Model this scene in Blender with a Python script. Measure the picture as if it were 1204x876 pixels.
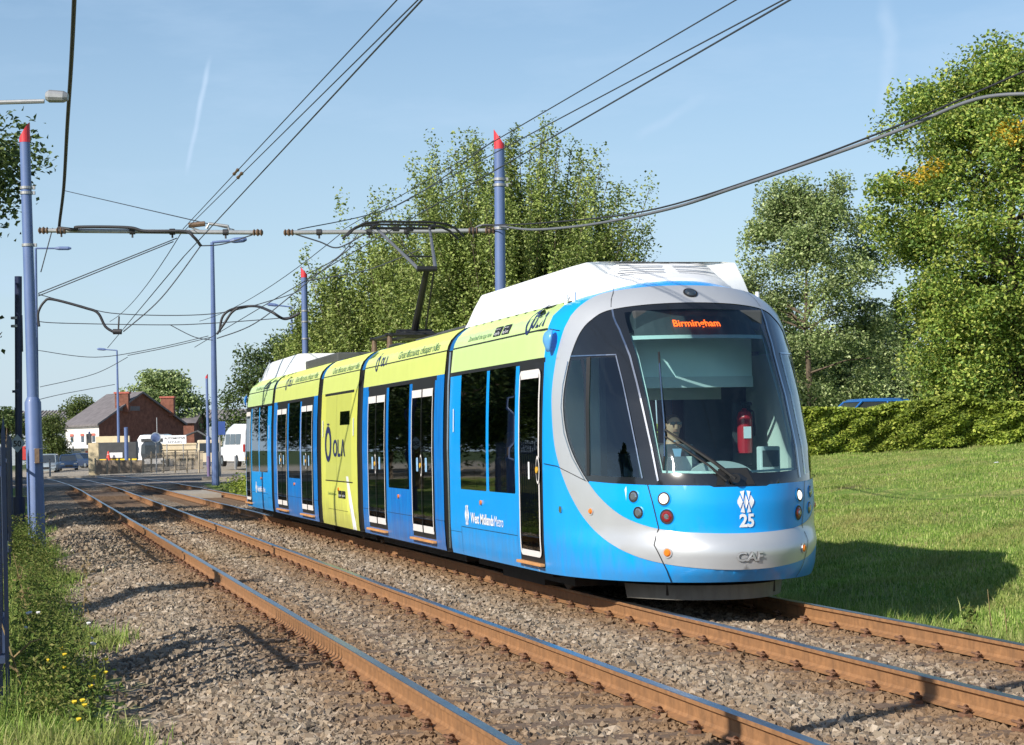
import bpy, bmesh, math, random
import numpy as np
from mathutils import Vector, Matrix
from mathutils.geometry import delaunay_2d_cdt
random.seed(7); rng = np.random.default_rng(7)
scene = bpy.context.scene
for o in list(bpy.data.objects): bpy.data.objects.remove(o, do_unlink=True)

# ---------------------------------------------------------------- camera
FPX, HC, ROLL, PCX, PCY = 2400.0, 1.62, 0.02, 602.0, 516.3
cam_d = bpy.data.cameras.new("camera"); cam = bpy.data.objects.new("camera", cam_d)
scene.collection.objects.link(cam); scene.camera = cam
cam_d.sensor_width = 36.0; cam_d.lens = 36.0*FPX/1204.0
cam_d.shift_y = (PCY-438.0)/1204.0
cam_d.clip_start = 0.1; cam_d.clip_end = 5000
cR, sR = math.cos(ROLL), math.sin(ROLL)
right = Vector((cR, 0, -sR)); up = Vector((sR, 0, cR)); back = Vector((0, -1, 0))
cam.matrix_world = Matrix(((right.x, up.x, back.x, 0), (right.y, up.y, back.y, 0), (right.z, up.z, back.z, HC), (0, 0, 0, 1)))

# ---------------------------------------------------------------- world and sun
SUN_EL = math.radians(31.0)
SUN_TO = Vector((-0.685, -0.73, 0)).normalized()          # horizontal direction towards the sun
w = bpy.data.worlds.new("World"); scene.world = w; w.use_nodes = True
nt = w.node_tree; nt.nodes.clear()
out = nt.nodes.new('ShaderNodeOutputWorld'); bg = nt.nodes.new('ShaderNodeBackground')
sky = nt.nodes.new('ShaderNodeTexSky'); sky.sky_type = 'NISHITA'; sky.sun_disc = False
sky.sun_elevation = SUN_EL; sky.sun_rotation = math.atan2(SUN_TO.x, SUN_TO.y)
sky.air_density = 1.0; sky.dust_density = 0.6; sky.ozone_density = 2.0
bg.inputs['Strength'].default_value = 0.098
tc = nt.nodes.new('ShaderNodeTexCoord')
mp = nt.nodes.new('ShaderNodeMapping'); mp.inputs['Scale'].default_value = (2.2, 2.2, 9.0); mp.inputs['Rotation'].default_value = (0.0, 0.25, 0.3)
nz = nt.nodes.new('ShaderNodeTexNoise'); nz.inputs['Scale'].default_value = 2.3; nz.inputs['Detail'].default_value = 7; nz.inputs['Roughness'].default_value = 0.62
rp = nt.nodes.new('ShaderNodeValToRGB'); rp.color_ramp.elements[0].position = 0.48; rp.color_ramp.elements[1].position = 0.80
rp.color_ramp.elements[0].color = (0.0, 0.0, 0.0, 1); rp.color_ramp.elements[1].color = (0.34, 0.34, 0.34, 1)
# thin high cloud: whitened horizon and wisps
sp = nt.nodes.new('ShaderNodeSeparateXYZ')
hz = nt.nodes.new('ShaderNodeMapRange'); hz.inputs['From Min'].default_value = 0.0; hz.inputs['From Max'].default_value = 0.28
hz.inputs['To Min'].default_value = 0.70; hz.inputs['To Max'].default_value = 0.02
addn = nt.nodes.new('ShaderNodeMath'); addn.operation = 'ADD'; addn.use_clamp = True
mx = nt.nodes.new('ShaderNodeMix'); mx.data_type = 'RGBA'; mx.inputs[7].default_value = (4.9, 6.2, 7.8, 1)
L = nt.links.new
L(tc.outputs['Generated'], mp.inputs['Vector']); L(mp.outputs['Vector'], nz.inputs['Vector']); L(nz.outputs['Fac'], rp.inputs['Fac'])
def contrail(p, q, wid, amt):
    def dv(x, y):
        a = x-PCX; b_ = PCY-y; return Vector(((a*cR+b_*sR)/FPX, 1, (-a*sR+b_*cR)/FPX)).normalized()
    A_, B_ = dv(*p), dv(*q); n = A_.cross(B_).normalized(); ax = (B_-A_).normalized(); mid = (A_+B_).normalized(); half = (B_-A_).length/2
    def dot(v):
        d = nt.nodes.new('ShaderNodeVectorMath'); d.operation = 'DOT_PRODUCT'; nt.links.new(tc.outputs['Generated'], d.inputs[0]); d.inputs[1].default_value = v; return d.outputs['Value']
    def m2(op, a, b_, cl=False):
        k = nt.nodes.new('ShaderNodeMath'); k.operation = op; k.use_clamp = cl
        for i, z in enumerate((a, b_)):
            if z is None: continue
            if isinstance(z, (int, float)): k.inputs[i].default_value = z
            else: nt.links.new(z, k.inputs[i])
        return k.outputs[0]
    w_ = nt.nodes.new('ShaderNodeTexNoise'); w_.inputs['Scale'].default_value = 60; w_.inputs['Detail'].default_value = 5; nt.links.new(tc.outputs['Generated'], w_.inputs['Vector'])
    w2 = nt.nodes.new('ShaderNodeTexNoise'); w2.inputs['Scale'].default_value = 22; w2.inputs['Detail'].default_value = 3; nt.links.new(tc.outputs['Generated'], w2.inputs['Vector'])
    off = m2('MULTIPLY', m2('SUBTRACT', w2.outputs['Fac'], .5), wid*4)
    d = m2('ABSOLUTE', m2('ADD', dot(n), off), None); s1 = nt.nodes.new('ShaderNodeMapRange'); s1.interpolation_type = 'SMOOTHSTEP'; s1.inputs['From Min'].default_value = 0; s1.inputs['From Max'].default_value = wid; s1.inputs['To Min'].default_value = 1; s1.inputs['To Max'].default_value = 0; nt.links.new(d, s1.inputs['Value'])
    e = m2('ABSOLUTE', m2('SUBTRACT', dot(ax), ax.dot(mid)), None); s2 = nt.nodes.new('ShaderNodeMapRange'); s2.interpolation_type = 'SMOOTHSTEP'; s2.inputs['From Min'].default_value = half*.5; s2.inputs['From Max'].default_value = half; s2.inputs['To Min'].default_value = 1; s2.inputs['To Max'].default_value = 0; nt.links.new(e, s2.inputs['Value'])
    fw = m2('GREATER_THAN', dot(mid), 0.5)
    r_ = m2('MULTIPLY', m2('MULTIPLY', s1.outputs['Result'], s2.outputs['Result']), m2('MULTIPLY', m2('MULTIPLY', w_.outputs['Fac'], fw), amt)); return r_
c1 = contrail((247, 60), (216, 212), .0018, 1.05); c2 = contrail((1050, -20), (1028, 150), .006, .5); c3 = contrail((740, 165), (835, 110), .004, .4)
acc = nt.nodes.new('ShaderNodeMath'); acc.operation = 'ADD'; L(c1, acc.inputs[0]); L(c2, acc.inputs[1]); acc2 = nt.nodes.new('ShaderNodeMath'); acc2.operation = 'ADD'; L(acc.outputs[0], acc2.inputs[0]); L(c3, acc2.inputs[1])
acc3 = nt.nodes.new('ShaderNodeMath'); acc3.operation = 'ADD'; L(acc2.outputs[0], acc3.inputs[0]); L(hz.outputs['Result'], acc3.inputs[1])
L(tc.outputs['Generated'], sp.inputs[0]); L(sp.outputs['Z'], hz.inputs['Value'])
L(rp.outputs['Color'], addn.inputs[0]); L(acc3.outputs[0], addn.inputs[1])
L(addn.outputs[0], mx.inputs[0]); L(sky.outputs['Color'], mx.inputs[6]); hsv_ = nt.nodes.new('ShaderNodeHueSaturation'); hsv_.inputs['Saturation'].default_value = 1.14; L(mx.outputs[2], hsv_.inputs['Color']); L(hsv_.outputs[0], bg.inputs['Color']); L(bg.outputs[0], out.inputs['Surface'])
sun_d = bpy.data.lights.new("sun", 'SUN'); sun = bpy.data.objects.new("sun", sun_d); scene.collection.objects.link(sun)
sun_d.energy = 5.0; sun_d.angle = math.radians(0.53); sun_d.color = (1.0, 0.93, 0.82)
dirv = Vector((-SUN_TO.x*math.cos(SUN_EL), -SUN_TO.y*math.cos(SUN_EL), -math.sin(SUN_EL)))
sun.rotation_euler = dirv.to_track_quat('-Z', 'Y').to_euler()
scene.view_settings.view_transform = 'Standard'; scene.view_settings.look = 'None'
scene.view_settings.exposure = 0.36; scene.view_settings.gamma = 1.0
scene.render.resolution_x = 1024; scene.render.resolution_y = 745

def at(x, y, Y):
    """point of the place seen at photo pixel (x, y) at depth Y"""
    a = x-PCX; b = PCY-y
    u = a*cR+b*sR; v = -a*sR+b*cR
    return Vector((u/FPX*Y, Y, HC+v/FPX*Y))

# ---------------------------------------------------------------- materials
def new_mat(name):
    m = bpy.data.materials.new(name); m.use_nodes = True
    return m, m.node_tree, m.node_tree.nodes['Principled BSDF']
def mat(name, col, rough=0.5, metal=0.0, var=0.12, scale=3.0, coat=0.0, bump=0.0, bscale=60.0, emit=None, estr=0.0, spec=0.5, dirt=None, dirtamt=0.0, film=0.0):
    """painted / plain surface with slight wear: noise varies colour and gloss"""
    m, t, p = new_mat(name)
    n = t.nodes.new('ShaderNodeTexNoise'); n.inputs['Scale'].default_value = scale; n.inputs['Detail'].default_value = 6; n.inputs['Roughness'].default_value = 0.6
    c = t.nodes.new('ShaderNodeTexCoord'); t.links.new(c.outputs['Object'], n.inputs['Vector'])
    r = t.nodes.new('ShaderNodeValToRGB'); r.color_ramp.elements[0].position = 0.3; r.color_ramp.elements[1].position = 0.7
    r.color_ramp.elements[0].color = (*[k*(1-var) for k in col], 1); r.color_ramp.elements[1].color = (*[min(1, k*(1+var)) for k in col], 1)
    t.links.new(n.outputs['Fac'], r.inputs['Fac']); src = r.outputs['Color']
    if dirt:
        n2 = t.nodes.new('ShaderNodeTexNoise'); n2.inputs['Scale'].default_value = 1.7; n2.inputs['Detail'].default_value = 8; n2.inputs['Roughness'].default_value = 0.7
        mp2 = t.nodes.new('ShaderNodeMapping'); mp2.inputs['Scale'].default_value = (6, 6, 0.7)
        t.links.new(c.outputs['Object'], mp2.inputs['Vector']); t.links.new(mp2.outputs['Vector'], n2.inputs['Vector'])
        r2 = t.nodes.new('ShaderNodeMapRange'); r2.inputs['From Min'].default_value = 0.45; r2.inputs['From Max'].default_value = 0.8; r2.inputs['To Max'].default_value = dirtamt
        t.links.new(n2.outputs['Fac'], r2.inputs['Value'])
        mm = t.nodes.new('ShaderNodeMix'); mm.data_type = 'RGBA'; mm.inputs[7].default_value = (*dirt, 1)
        t.links.new(r2.outputs['Result'], mm.inputs[0]); t.links.new(src, mm.inputs[6]); src = mm.outputs[2]
    if film:      # brown brake dust and road film thrown up on the lower body, in uneven streaks
        sz = t.nodes.new('ShaderNodeSeparateXYZ'); t.links.new(c.outputs['Object'], sz.inputs[0])
        n3 = t.nodes.new('ShaderNodeTexNoise'); n3.inputs['Scale'].default_value = 2.2; n3.inputs['Detail'].default_value = 8
        m3 = t.nodes.new('ShaderNodeMapping'); m3.inputs['Scale'].default_value = (4, 4, 1.2); t.links.new(c.outputs['Object'], m3.inputs['Vector']); t.links.new(m3.outputs['Vector'], n3.inputs['Vector'])
        ad = t.nodes.new('ShaderNodeMath'); ad.operation = 'MULTIPLY_ADD'; ad.inputs[1].default_value = 1.1; t.links.new(n3.outputs['Fac'], ad.inputs[0]); t.links.new(sz.outputs['Z'], ad.inputs[2])
        r3 = t.nodes.new('ShaderNodeMapRange'); r3.interpolation_type = 'SMOOTHSTEP'; r3.inputs['From Min'].default_value = 0.72; r3.inputs['From Max'].default_value = 1.35; r3.inputs['To Min'].default_value = film; r3.inputs['To Max'].default_value = 0.0
        t.links.new(ad.outputs[0], r3.inputs['Value']); m4 = t.nodes.new('ShaderNodeMix'); m4.data_type = 'RGBA'; m4.inputs[7].default_value = (0.16, 0.12, 0.085, 1)
        t.links.new(r3.outputs['Result'], m4.inputs[0]); t.links.new(src, m4.inputs[6]); src = m4.outputs[2]
    t.links.new(src, p.inputs['Base Color'])
    p.inputs['Roughness'].default_value = rough; p.inputs['Metallic'].default_value = metal
    p.inputs['Specular IOR Level'].default_value = spec
    if coat: p.inputs['Coat Weight'].default_value = coat; p.inputs['Coat Roughness'].default_value = 0.06
    if bump:
        nb = t.nodes.new('ShaderNodeTexNoise'); nb.inputs['Scale'].default_value = bscale; nb.inputs['Detail'].default_value = 4
        t.links.new(c.outputs['Object'], nb.inputs['Vector'])
        b = t.nodes.new('ShaderNodeBump'); b.inputs['Strength'].default_value = bump; b.inputs['Distance'].default_value = 0.02
        t.links.new(nb.outputs['Fac'], b.inputs['Height']); t.links.new(b.outputs['Normal'], p.inputs['Normal'])
    if emit: p.inputs['Emission Color'].default_value = (*emit, 1); p.inputs['Emission Strength'].default_value = estr
    return m
def island_mat(name, cols, rough=0.9, trans=0.0, spec=0.3, bump=0.0, pos=None, dry=None):
    """each loose piece (stone, leaf, blade) takes its own colour from the ramp"""
    m, t, p = new_mat(name)
    g = t.nodes.new('ShaderNodeNewGeometry'); r = t.nodes.new('ShaderNodeValToRGB')
    e = r.color_ramp.elements
    while len(e) < len(cols): e.new(0.5)
    for i, c in enumerate(cols):
        e[i].position = pos[i] if pos else i/(len(cols)-1); e[i].color = (*c, 1)
    t.links.new(g.outputs['Random Per Island'], r.inputs['Fac'])
    # broad patches of lighter and duller colour
    tcn = t.nodes.new('ShaderNodeTexCoord'); n = t.nodes.new('ShaderNodeTexNoise'); n.inputs['Scale'].default_value = 0.8; n.inputs['Detail'].default_value = 3
    t.links.new(tcn.outputs['Object'], n.inputs['Vector'])
    mr = t.nodes.new('ShaderNodeMapRange'); mr.inputs['From Min'].default_value = 0.35; mr.inputs['From Max'].default_value = 0.65; mr.inputs['To Min'].default_value = 0.8; mr.inputs['To Max'].default_value = 1.2
    t.links.new(n.outputs['Fac'], mr.inputs['Value'])
    hs = t.nodes.new('ShaderNodeHueSaturation'); t.links.new(r.outputs['Color'], hs.inputs['Color']); t.links.new(mr.outputs['Result'], hs.inputs['Value'])
    col = hs.outputs['Color']
    if dry:      # worn straw-coloured patches
        nd = t.nodes.new('ShaderNodeTexNoise'); nd.inputs['Scale'].default_value = 0.45; nd.inputs['Detail'].default_value = 6; nd.inputs['Roughness'].default_value = 0.65; t.links.new(tcn.outputs['Object'], nd.inputs['Vector'])
        md = t.nodes.new('ShaderNodeMapRange'); md.inputs['From Min'].default_value = 0.47; md.inputs['From Max'].default_value = 0.68; md.inputs['To Max'].default_value = 0.75; t.links.new(nd.outputs['Fac'], md.inputs['Value'])
        mm_ = t.nodes.new('ShaderNodeMix'); mm_.data_type = 'RGBA'; mm_.inputs[7].default_value = (*dry, 1); t.links.new(md.outputs['Result'], mm_.inputs[0]); t.links.new(col, mm_.inputs[6]); col = mm_.outputs[2]
    t.links.new(col, p.inputs['Base Color']); p.inputs['Roughness'].default_value = rough; p.inputs['Specular IOR Level'].default_value = spec
    if trans:
        tr = t.nodes.new('ShaderNodeBsdfTranslucent'); ms = t.nodes.new('ShaderNodeMixShader'); ms.inputs[0].default_value = trans
        hs2 = t.nodes.new('ShaderNodeHueSaturation'); hs2.inputs['Saturation'].default_value = 1.1; hs2.inputs['Value'].default_value = 1.25
        t.links.new(col, hs2.inputs['Color']); t.links.new(hs2.outputs['Color'], tr.inputs['Color'])
        t.links.new(p.outputs[0], ms.inputs[1]); t.links.new(tr.outputs[0], ms.inputs[2])
        t.links.new(ms.outputs[0], t.nodes['Material Output'].inputs['Surface'])
    return m
def glass_mat(name, tint, through, f0=0.06):
    """thin glazing: a tinted see-through sheet with sharp reflections at glancing angles"""
    m, t, p = new_mat(name); t.nodes.remove(p)
    tr = t.nodes.new('ShaderNodeBsdfTransparent'); tr.inputs['Color'].default_value = (*[k*through for k in tint], 1)
    gl = t.nodes.new('ShaderNodeBsdfGlossy'); gl.inputs['Roughness'].default_value = 0.015; gl.inputs['Color'].default_value = (0.95, 0.98, 1, 1)
    fr = t.nodes.new('ShaderNodeFresnel'); fr.inputs['IOR'].default_value = 1.5
    ad = t.nodes.new('ShaderNodeMath'); ad.operation = 'ADD'; ad.inputs[1].default_value = f0-0.04; ad.use_clamp = True
    ms = t.nodes.new('ShaderNodeMixShader')
    t.links.new(fr.outputs[0], ad.inputs[0]); t.links.new(ad.outputs[0], ms.inputs[0]); t.links.new(tr.outputs[0], ms.inputs[1]); t.links.new(gl.outputs[0], ms.inputs[2])
    t.links.new(ms.outputs[0], t.nodes['Material Output'].inputs['Surface'])
    return m

M = {}
M['panto_grey'] = mat('pantograph_arm_grey', (0.16, 0.17, 0.19), 0.45, metal=0.4)
M['blue'] = mat('tram_blue_paint', (0.0, 0.33, 0.86), 0.34, var=0.03, coat=0.25, dirt=(0.03, 0.10, 0.22), dirtamt=0.08, film=0.26)
M['blue_dirty'] = mat('tram_blue_weathered', (0.0, 0.16, 0.56), 0.38, var=0.08, coat=0.2, dirt=(0.0, 0.30, 0.80), dirtamt=0.9, film=0.35)
M['silver'] = mat('tram_silver_paint', (0.50, 0.52, 0.55), 0.34, metal=0.35, var=0.03, coat=0.4)
M['black_gloss'] = mat('tram_gloss_black', (0.012, 0.014, 0.017), 0.12, var=0.1, coat=0.6)
M['black'] = mat('black_rubber', (0.012, 0.012, 0.013), 0.55, var=0.2)
M['green'] = mat('advert_green_vinyl', (0.56, 0.75, 0.30), 0.36, var=0.03, coat=0.2, dirt=(0.5, 0.6, 0.25), dirtamt=0.2)
M['yellow'] = mat('advert_yellow_vinyl', (0.68, 0.71, 0.13), 0.38, var=0.04, coat=0.2, dirt=(0.42, 0.46, 0.12), dirtamt=0.3, film=0.35)
M['yellow2'] = mat('advert_olive_vinyl', (0.54, 0.58, 0.12), 0.4, var=0.04, coat=0.2)
M['white'] = mat('white_paint', (0.78, 0.79, 0.80), 0.4, var=0.03, coat=0.15, dirt=(0.5, 0.5, 0.5), dirtamt=0.25)
M['decal_white'] = mat('white_decal', (0.78, 0.80, 0.84), 0.5, var=0.02)
M['navy'] = mat('navy_decal', (0.015, 0.022, 0.10), 0.4, var=0.05)
M['dkgreen'] = mat('dark_green_decal', (0.04, 0.12, 0.05), 0.5, var=0.05)
M['white_frame'] = mat('door_white_band', (0.72, 0.69, 0.68), 0.45, var=0.05)
M['orange'] = mat('orange_lens', (0.75, 0.20, 0.02), 0.25, coat=0.6, var=0.1)
M['red'] = mat('red_lens', (0.22, 0.015, 0.015), 0.2, coat=0.8)
M['lamp_on'] = mat('headlamp_lit', (0.9, 0.9, 0.85), 0.2, emit=(1, 0.93, 0.8), estr=1.1)
M['lens'] = mat('clear_lamp_lens', (0.35, 0.40, 0.45), 0.08, metal=0.7, coat=1.0)
M['chrome'] = mat('chrome', (0.55, 0.57, 0.6), 0.2, metal=1.0)
M['step'] = mat('step_edge', (0.55, 0.27, 0.10), 0.55, var=0.2)
M['grey'] = mat('grey_equipment', (0.065, 0.068, 0.072), 0.55, var=0.2)
M['skirt'] = mat('coupler_valance_grey', (0.17, 0.16, 0.14), 0.6, var=0.2, dirt=(0.08, 0.06, 0.04), dirtamt=0.6)
M['dark_under'] = mat('underframe', (0.025, 0.02, 0.016), 0.8, var=0.4, scale=8)
M['windscreen'] = glass_mat('windscreen_glass', (0.70, 0.91, 0.93), 0.97, 0.06)
M['cabglass'] = glass_mat('cab_side_glass', (0.62, 0.84, 0.84), 0.92, 0.09)
M['darkglass'] = glass_mat('saloon_glass', (0.60, 0.64, 0.60), 0.42, 0.05)
M['cab_grey'] = mat('cab_lining', (0.62, 0.64, 0.62), 0.6, var=0.05)
M['cab_beige'] = mat('cab_panel_beige', (0.68, 0.68, 0.60), 0.6, var=0.05)
M['cab_dark'] = mat('cab_dark', (0.05, 0.055, 0.06), 0.6, var=0.2)
M['blind'] = mat('sun_blind_fabric', (0.80, 0.88, 0.85), 0.8, var=0.03)
M['led'] = mat('amber_led', (0.3, 0.04, 0.0), 0.5, emit=(1.0, 0.10, 0.01), estr=3.2)
M['extinguisher'] = mat('extinguisher_red', (0.45, 0.02, 0.03), 0.3, coat=0.5)
M['skin'] = mat('skin', (0.62, 0.33, 0.22), 0.55, var=0.08, scale=12)
M['shirt'] = mat('pale_blue_shirt', (0.30, 0.50, 0.72), 0.8)
M['jacket'] = mat('dark_jacket', (0.03, 0.04, 0.06), 0.8)
M['hair_dark'] = mat('short_dark_hair', (0.05, 0.035, 0.025), 0.7)
M['hair_grey'] = mat('grey_hair', (0.45, 0.43, 0.40), 0.8, var=0.2, scale=40)
M['seatcloth'] = mat('seat_cloth', (0.05, 0.10, 0.20), 0.9, var=0.3, scale=40)
M['rail_rust'] = mat('rail_rust', (0.29, 0.145, 0.062), 0.75, var=0.22, scale=14, dirt=(0.13, 0.07, 0.035), dirtamt=0.85, bump=0.15)
M['rail_top'] = mat('rail_polished_head', (0.42, 0.44, 0.47), 0.30, metal=1.0, var=0.12, scale=4)
M['sleeper'] = mat('dusty_concrete_sleeper', (0.15, 0.10, 0.065), 0.9, var=0.3, scale=12, bump=0.4)
M['clip'] = mat('rusty_clip', (0.16, 0.08, 0.045), 0.8, var=0.3, scale=20)
M['pole_blue'] = mat('pole_blue_paint', (0.095, 0.15, 0.32), 0.5, var=0.10, coat=0.05, dirt=(0.15, 0.19, 0.30), dirtamt=0.5)
M['pole_dark'] = mat('dark_blue_post_paint', (0.008, 0.018, 0.065), 0.45, var=0.15)
M['red_cap'] = mat('red_cap_paint', (0.55, 0.035, 0.05), 0.45, var=0.06)
M['galv'] = mat('galvanised_steel', (0.32, 0.33, 0.34), 0.5, metal=0.5, var=0.12, scale=10)
M['fitting'] = mat('brown_insulator', (0.12, 0.075, 0.045), 0.6, var=0.3, scale=20)
M['signgrey'] = mat('sign_grey_face', (0.30, 0.36, 0.42), 0.5)
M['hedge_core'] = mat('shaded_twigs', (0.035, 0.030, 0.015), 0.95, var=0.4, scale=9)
M['fence_blue'] = mat('fence_dark_blue', (0.035, 0.055, 0.11), 0.6, var=0.15)
M['fence_grey'] = mat('fence_weathered', (0.25, 0.20, 0.15), 0.9, var=0.3, scale=3)
M['fence_tan'] = mat('fence_tan', (0.36, 0.30, 0.22), 0.8, var=0.2)
M['cream'] = mat('cream_masonry', (0.62, 0.52, 0.34), 0.9, var=0.1)
M['cone_red'] = mat('cone_red', (0.7, 0.06, 0.04), 0.5)
M['tail_red'] = mat('tail_lamp_red', (0.5, 0.03, 0.02), 0.3)
M['sign_blue'] = mat('sign_blue', (0.03, 0.08, 0.30), 0.5)
M['purple_post'] = mat('purple_post', (0.16, 0.12, 0.24), 0.6)
M['wire'] = mat('wire_metal', (0.05, 0.06, 0.075), 0.55, metal=0.3)
M['cable'] = mat('black_cable', (0.025, 0.025, 0.03), 0.6)
M['cable_grey'] = mat('grey_cable', (0.13, 0.14, 0.16), 0.6)

# ---------------------------------------------------------------- object helpers
COL = scene.collection
def mesh_obj(name, verts, faces, mats, parent=None, midx=None, smooth=False):
    me = bpy.data.meshes.new(name); me.from_pydata([tuple(v) for v in verts], [], [tuple(f) for f in faces])
    for m_ in (mats if isinstance(mats, (list, tuple)) else [mats]): me.materials.append(m_)
    if midx is not None: me.polygons.foreach_set('material_index', list(midx))
    if smooth: me.polygons.foreach_set('use_smooth', [True]*len(me.polygons))
    me.update(); o = bpy.data.objects.new(name, me); COL.objects.link(o)
    if parent: o.parent = parent
    return o
def big_mesh(name, V, Fq, mats, parent=None, midx=None, smooth=False):
    """fast quad/tri mesh from numpy"""
    me = bpy.data.meshes.new(name); k = Fq.shape[1]
    me.vertices.add(len(V)); me.vertices.foreach_set('co', V.astype(np.float32).ravel())
    me.loops.add(len(Fq)*k); me.loops.foreach_set('vertex_index', Fq.astype(np.int32).ravel())
    me.polygons.add(len(Fq)); me.polygons.foreach_set('loop_start', np.arange(0, len(Fq)*k, k, dtype=np.int32))
    try: me.polygons.foreach_set('loop_total', np.full(len(Fq), k, dtype=np.int32))
    except Exception: pass
    for m_ in (mats if isinstance(mats, (list, tuple)) else [mats]): me.materials.append(m_)
    if midx is not None: me.polygons.foreach_set('material_index', midx.astype(np.int32))
    me.polygons.foreach_set('use_smooth', np.full(len(Fq), smooth, dtype=bool))
    me.update(calc_edges=True); me.validate()
    o = bpy.data.objects.new(name, me); COL.objects.link(o)
    if parent: o.parent = parent
    return o
def tag(o, label=None, cat=None, group=None, kind=None):
    if label: o['label'] = label
    if cat: o['category'] = cat
    if group: o['group'] = group
    if kind: o['kind'] = kind
    return o
def empty(name, loc=(0, 0, 0), rz=0.0, label=None, cat=None, group=None):
    o = bpy.data.objects.new(name, None); COL.objects.link(o); o.location = loc; o.rotation_euler = (0, 0, rz); o.empty_display_size = 0.3
    return tag(o, label, cat, group)
class MB:
    """collects shapes into one mesh"""
    def __init__(s): s.v = []; s.f = []; s.m = []; s.mats = []
    def _m(s, m_):
        if m_ not in s.mats: s.mats.append(m_)
        return s.mats.index(m_)
    def add(s, verts, faces, m_):
        b = len(s.v); s.v += [tuple(v) for v in verts]; k = s._m(m_)
        for f in faces: s.f.append(tuple(b+i for i in f)); s.m.append(k)
    def box(s, x0, x1, y0, y1, z0, z1, m_, bev=0.0):
        if bev <= 0:
            v = [(x, y, z) for x in (x0, x1) for y in (y0, y1) for z in (z0, z1)]
            s.add(v, [(0, 1, 3, 2), (4, 6, 7, 5), (0, 4, 5, 1), (2, 3, 7, 6), (0, 2, 6, 4), (1, 5, 7, 3)], m_); return
        bm = bmesh.new(); r = bmesh.ops.create_cube(bm, size=1)
        for v in bm.verts: v.co = ((x0+x1)/2+v.co.x*(x1-x0), (y0+y1)/2+v.co.y*(y1-y0), (z0+z1)/2+v.co.z*(z1-z0))
        bmesh.ops.bevel(bm, geom=bm.edges[:], offset=bev, segments=2, affect='EDGES', profile=0.6)
        s.bm(bm, m_)
    def bm(s, bm, m_, mtx=None):
        bm.verts.ensure_lookup_table(); bm.verts.index_update()
        s.add([(mtx @ v.co if mtx else v.co) for v in bm.verts], [[v.index for v in f.verts] for f in bm.faces], m_); bm.free()
    def tube(s, pts, r, m_, n=8, cap=True):
        pts = [Vector(p) for p in pts]; rr = r if isinstance(r, (list, tuple)) else [r]*len(pts)
        rings = []; prev = None
        for i, p in enumerate(pts):
            d = (pts[min(i+1, len(pts)-1)]-pts[max(i-1, 0)])
            d = d.normalized() if d.length > 1e-9 else Vector((0, 0, 1))
            a = d.orthogonal().normalized() if prev is None else (prev-d*prev.dot(d))
            if a.length < 1e-6: a = d.orthogonal()
            a.normalize(); prev = a; b = d.cross(a)
            rings.append([p+(a*math.cos(2*math.pi*k/n)+b*math.sin(2*math.pi*k/n))*rr[i] for k in range(n)])
        v = [q for ring in rings for q in ring]; f = []
        for i in range(len(pts)-1):
            for k in range(n): f.append((i*n+k, i*n+(k+1) % n, (i+1)*n+(k+1) % n, (i+1)*n+k))
        if cap: f.append(tuple(range(n-1, -1, -1))); f.append(tuple((len(pts)-1)*n+k for k in range(n)))
        s.add(v, f, m_)
    def disc(s, c, nrm, r, t, m_, n=20, r2=None):
        """short cylinder along nrm from c"""
        c = Vector(c); nrm = Vector(nrm).normalized(); s.tube([c, c+nrm*t], [r, r2 if r2 is not None else r], m_, n)
    def lathe(s, prof, m_, c=(0, 0, 0), n=20, mtx=None):
        v = []; f = []
        for (r, z) in prof:
            for k in range(n):
                p = Vector((r*math.cos(2*math.pi*k/n), r*math.sin(2*math.pi*k/n), z))
                v.append((mtx @ p if mtx else p)+Vector(c))
        for i in range(len(prof)-1):
            for k in range(n): f.append((i*n+k, i*n+(k+1) % n, (i+1)*n+(k+1) % n, (i+1)*n+k))
        s.add(v, f, m_)
    def build(s, name, parent=None, smooth=False):
        return mesh_obj(name, s.v, s.f, s.mats, parent, s.m, smooth)
def auto_smooth(o, ang=35):
    me = o.data; me.polygons.foreach_set('use_smooth', [True]*len(me.polygons))
    try: me.set_sharp_from_angle(angle=math.radians(ang))
    except Exception: pass
    return o
def text_mesh(s, size, bold=0.0, spacing=1.0, shear=0.0):
    """2-D vertices and faces of the lettering, origin bottom-left; returns arrays and width"""
    cu = bpy.data.curves.new('lettering', 'FONT'); cu.body = s; cu.size = size; cu.offset = bold; cu.space_character = spacing; cu.shear = shear
    cu.resolution_u = 3
    o = bpy.data.objects.new('lettering', cu); COL.objects.link(o)
    dg = bpy.context.evaluated_depsgraph_get(); me = bpy.data.meshes.new_from_object(o.evaluated_get(dg))
    v = [(p.co.x, p.co.y) for p in me.vertices]; f = [list(p.vertices) for p in me.polygons]
    bpy.data.objects.remove(o); bpy.data.curves.remove(cu); bpy.data.meshes.remove(me)
    wd = max([p[0] for p in v]) if v else 0
    return v, f, wd
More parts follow.
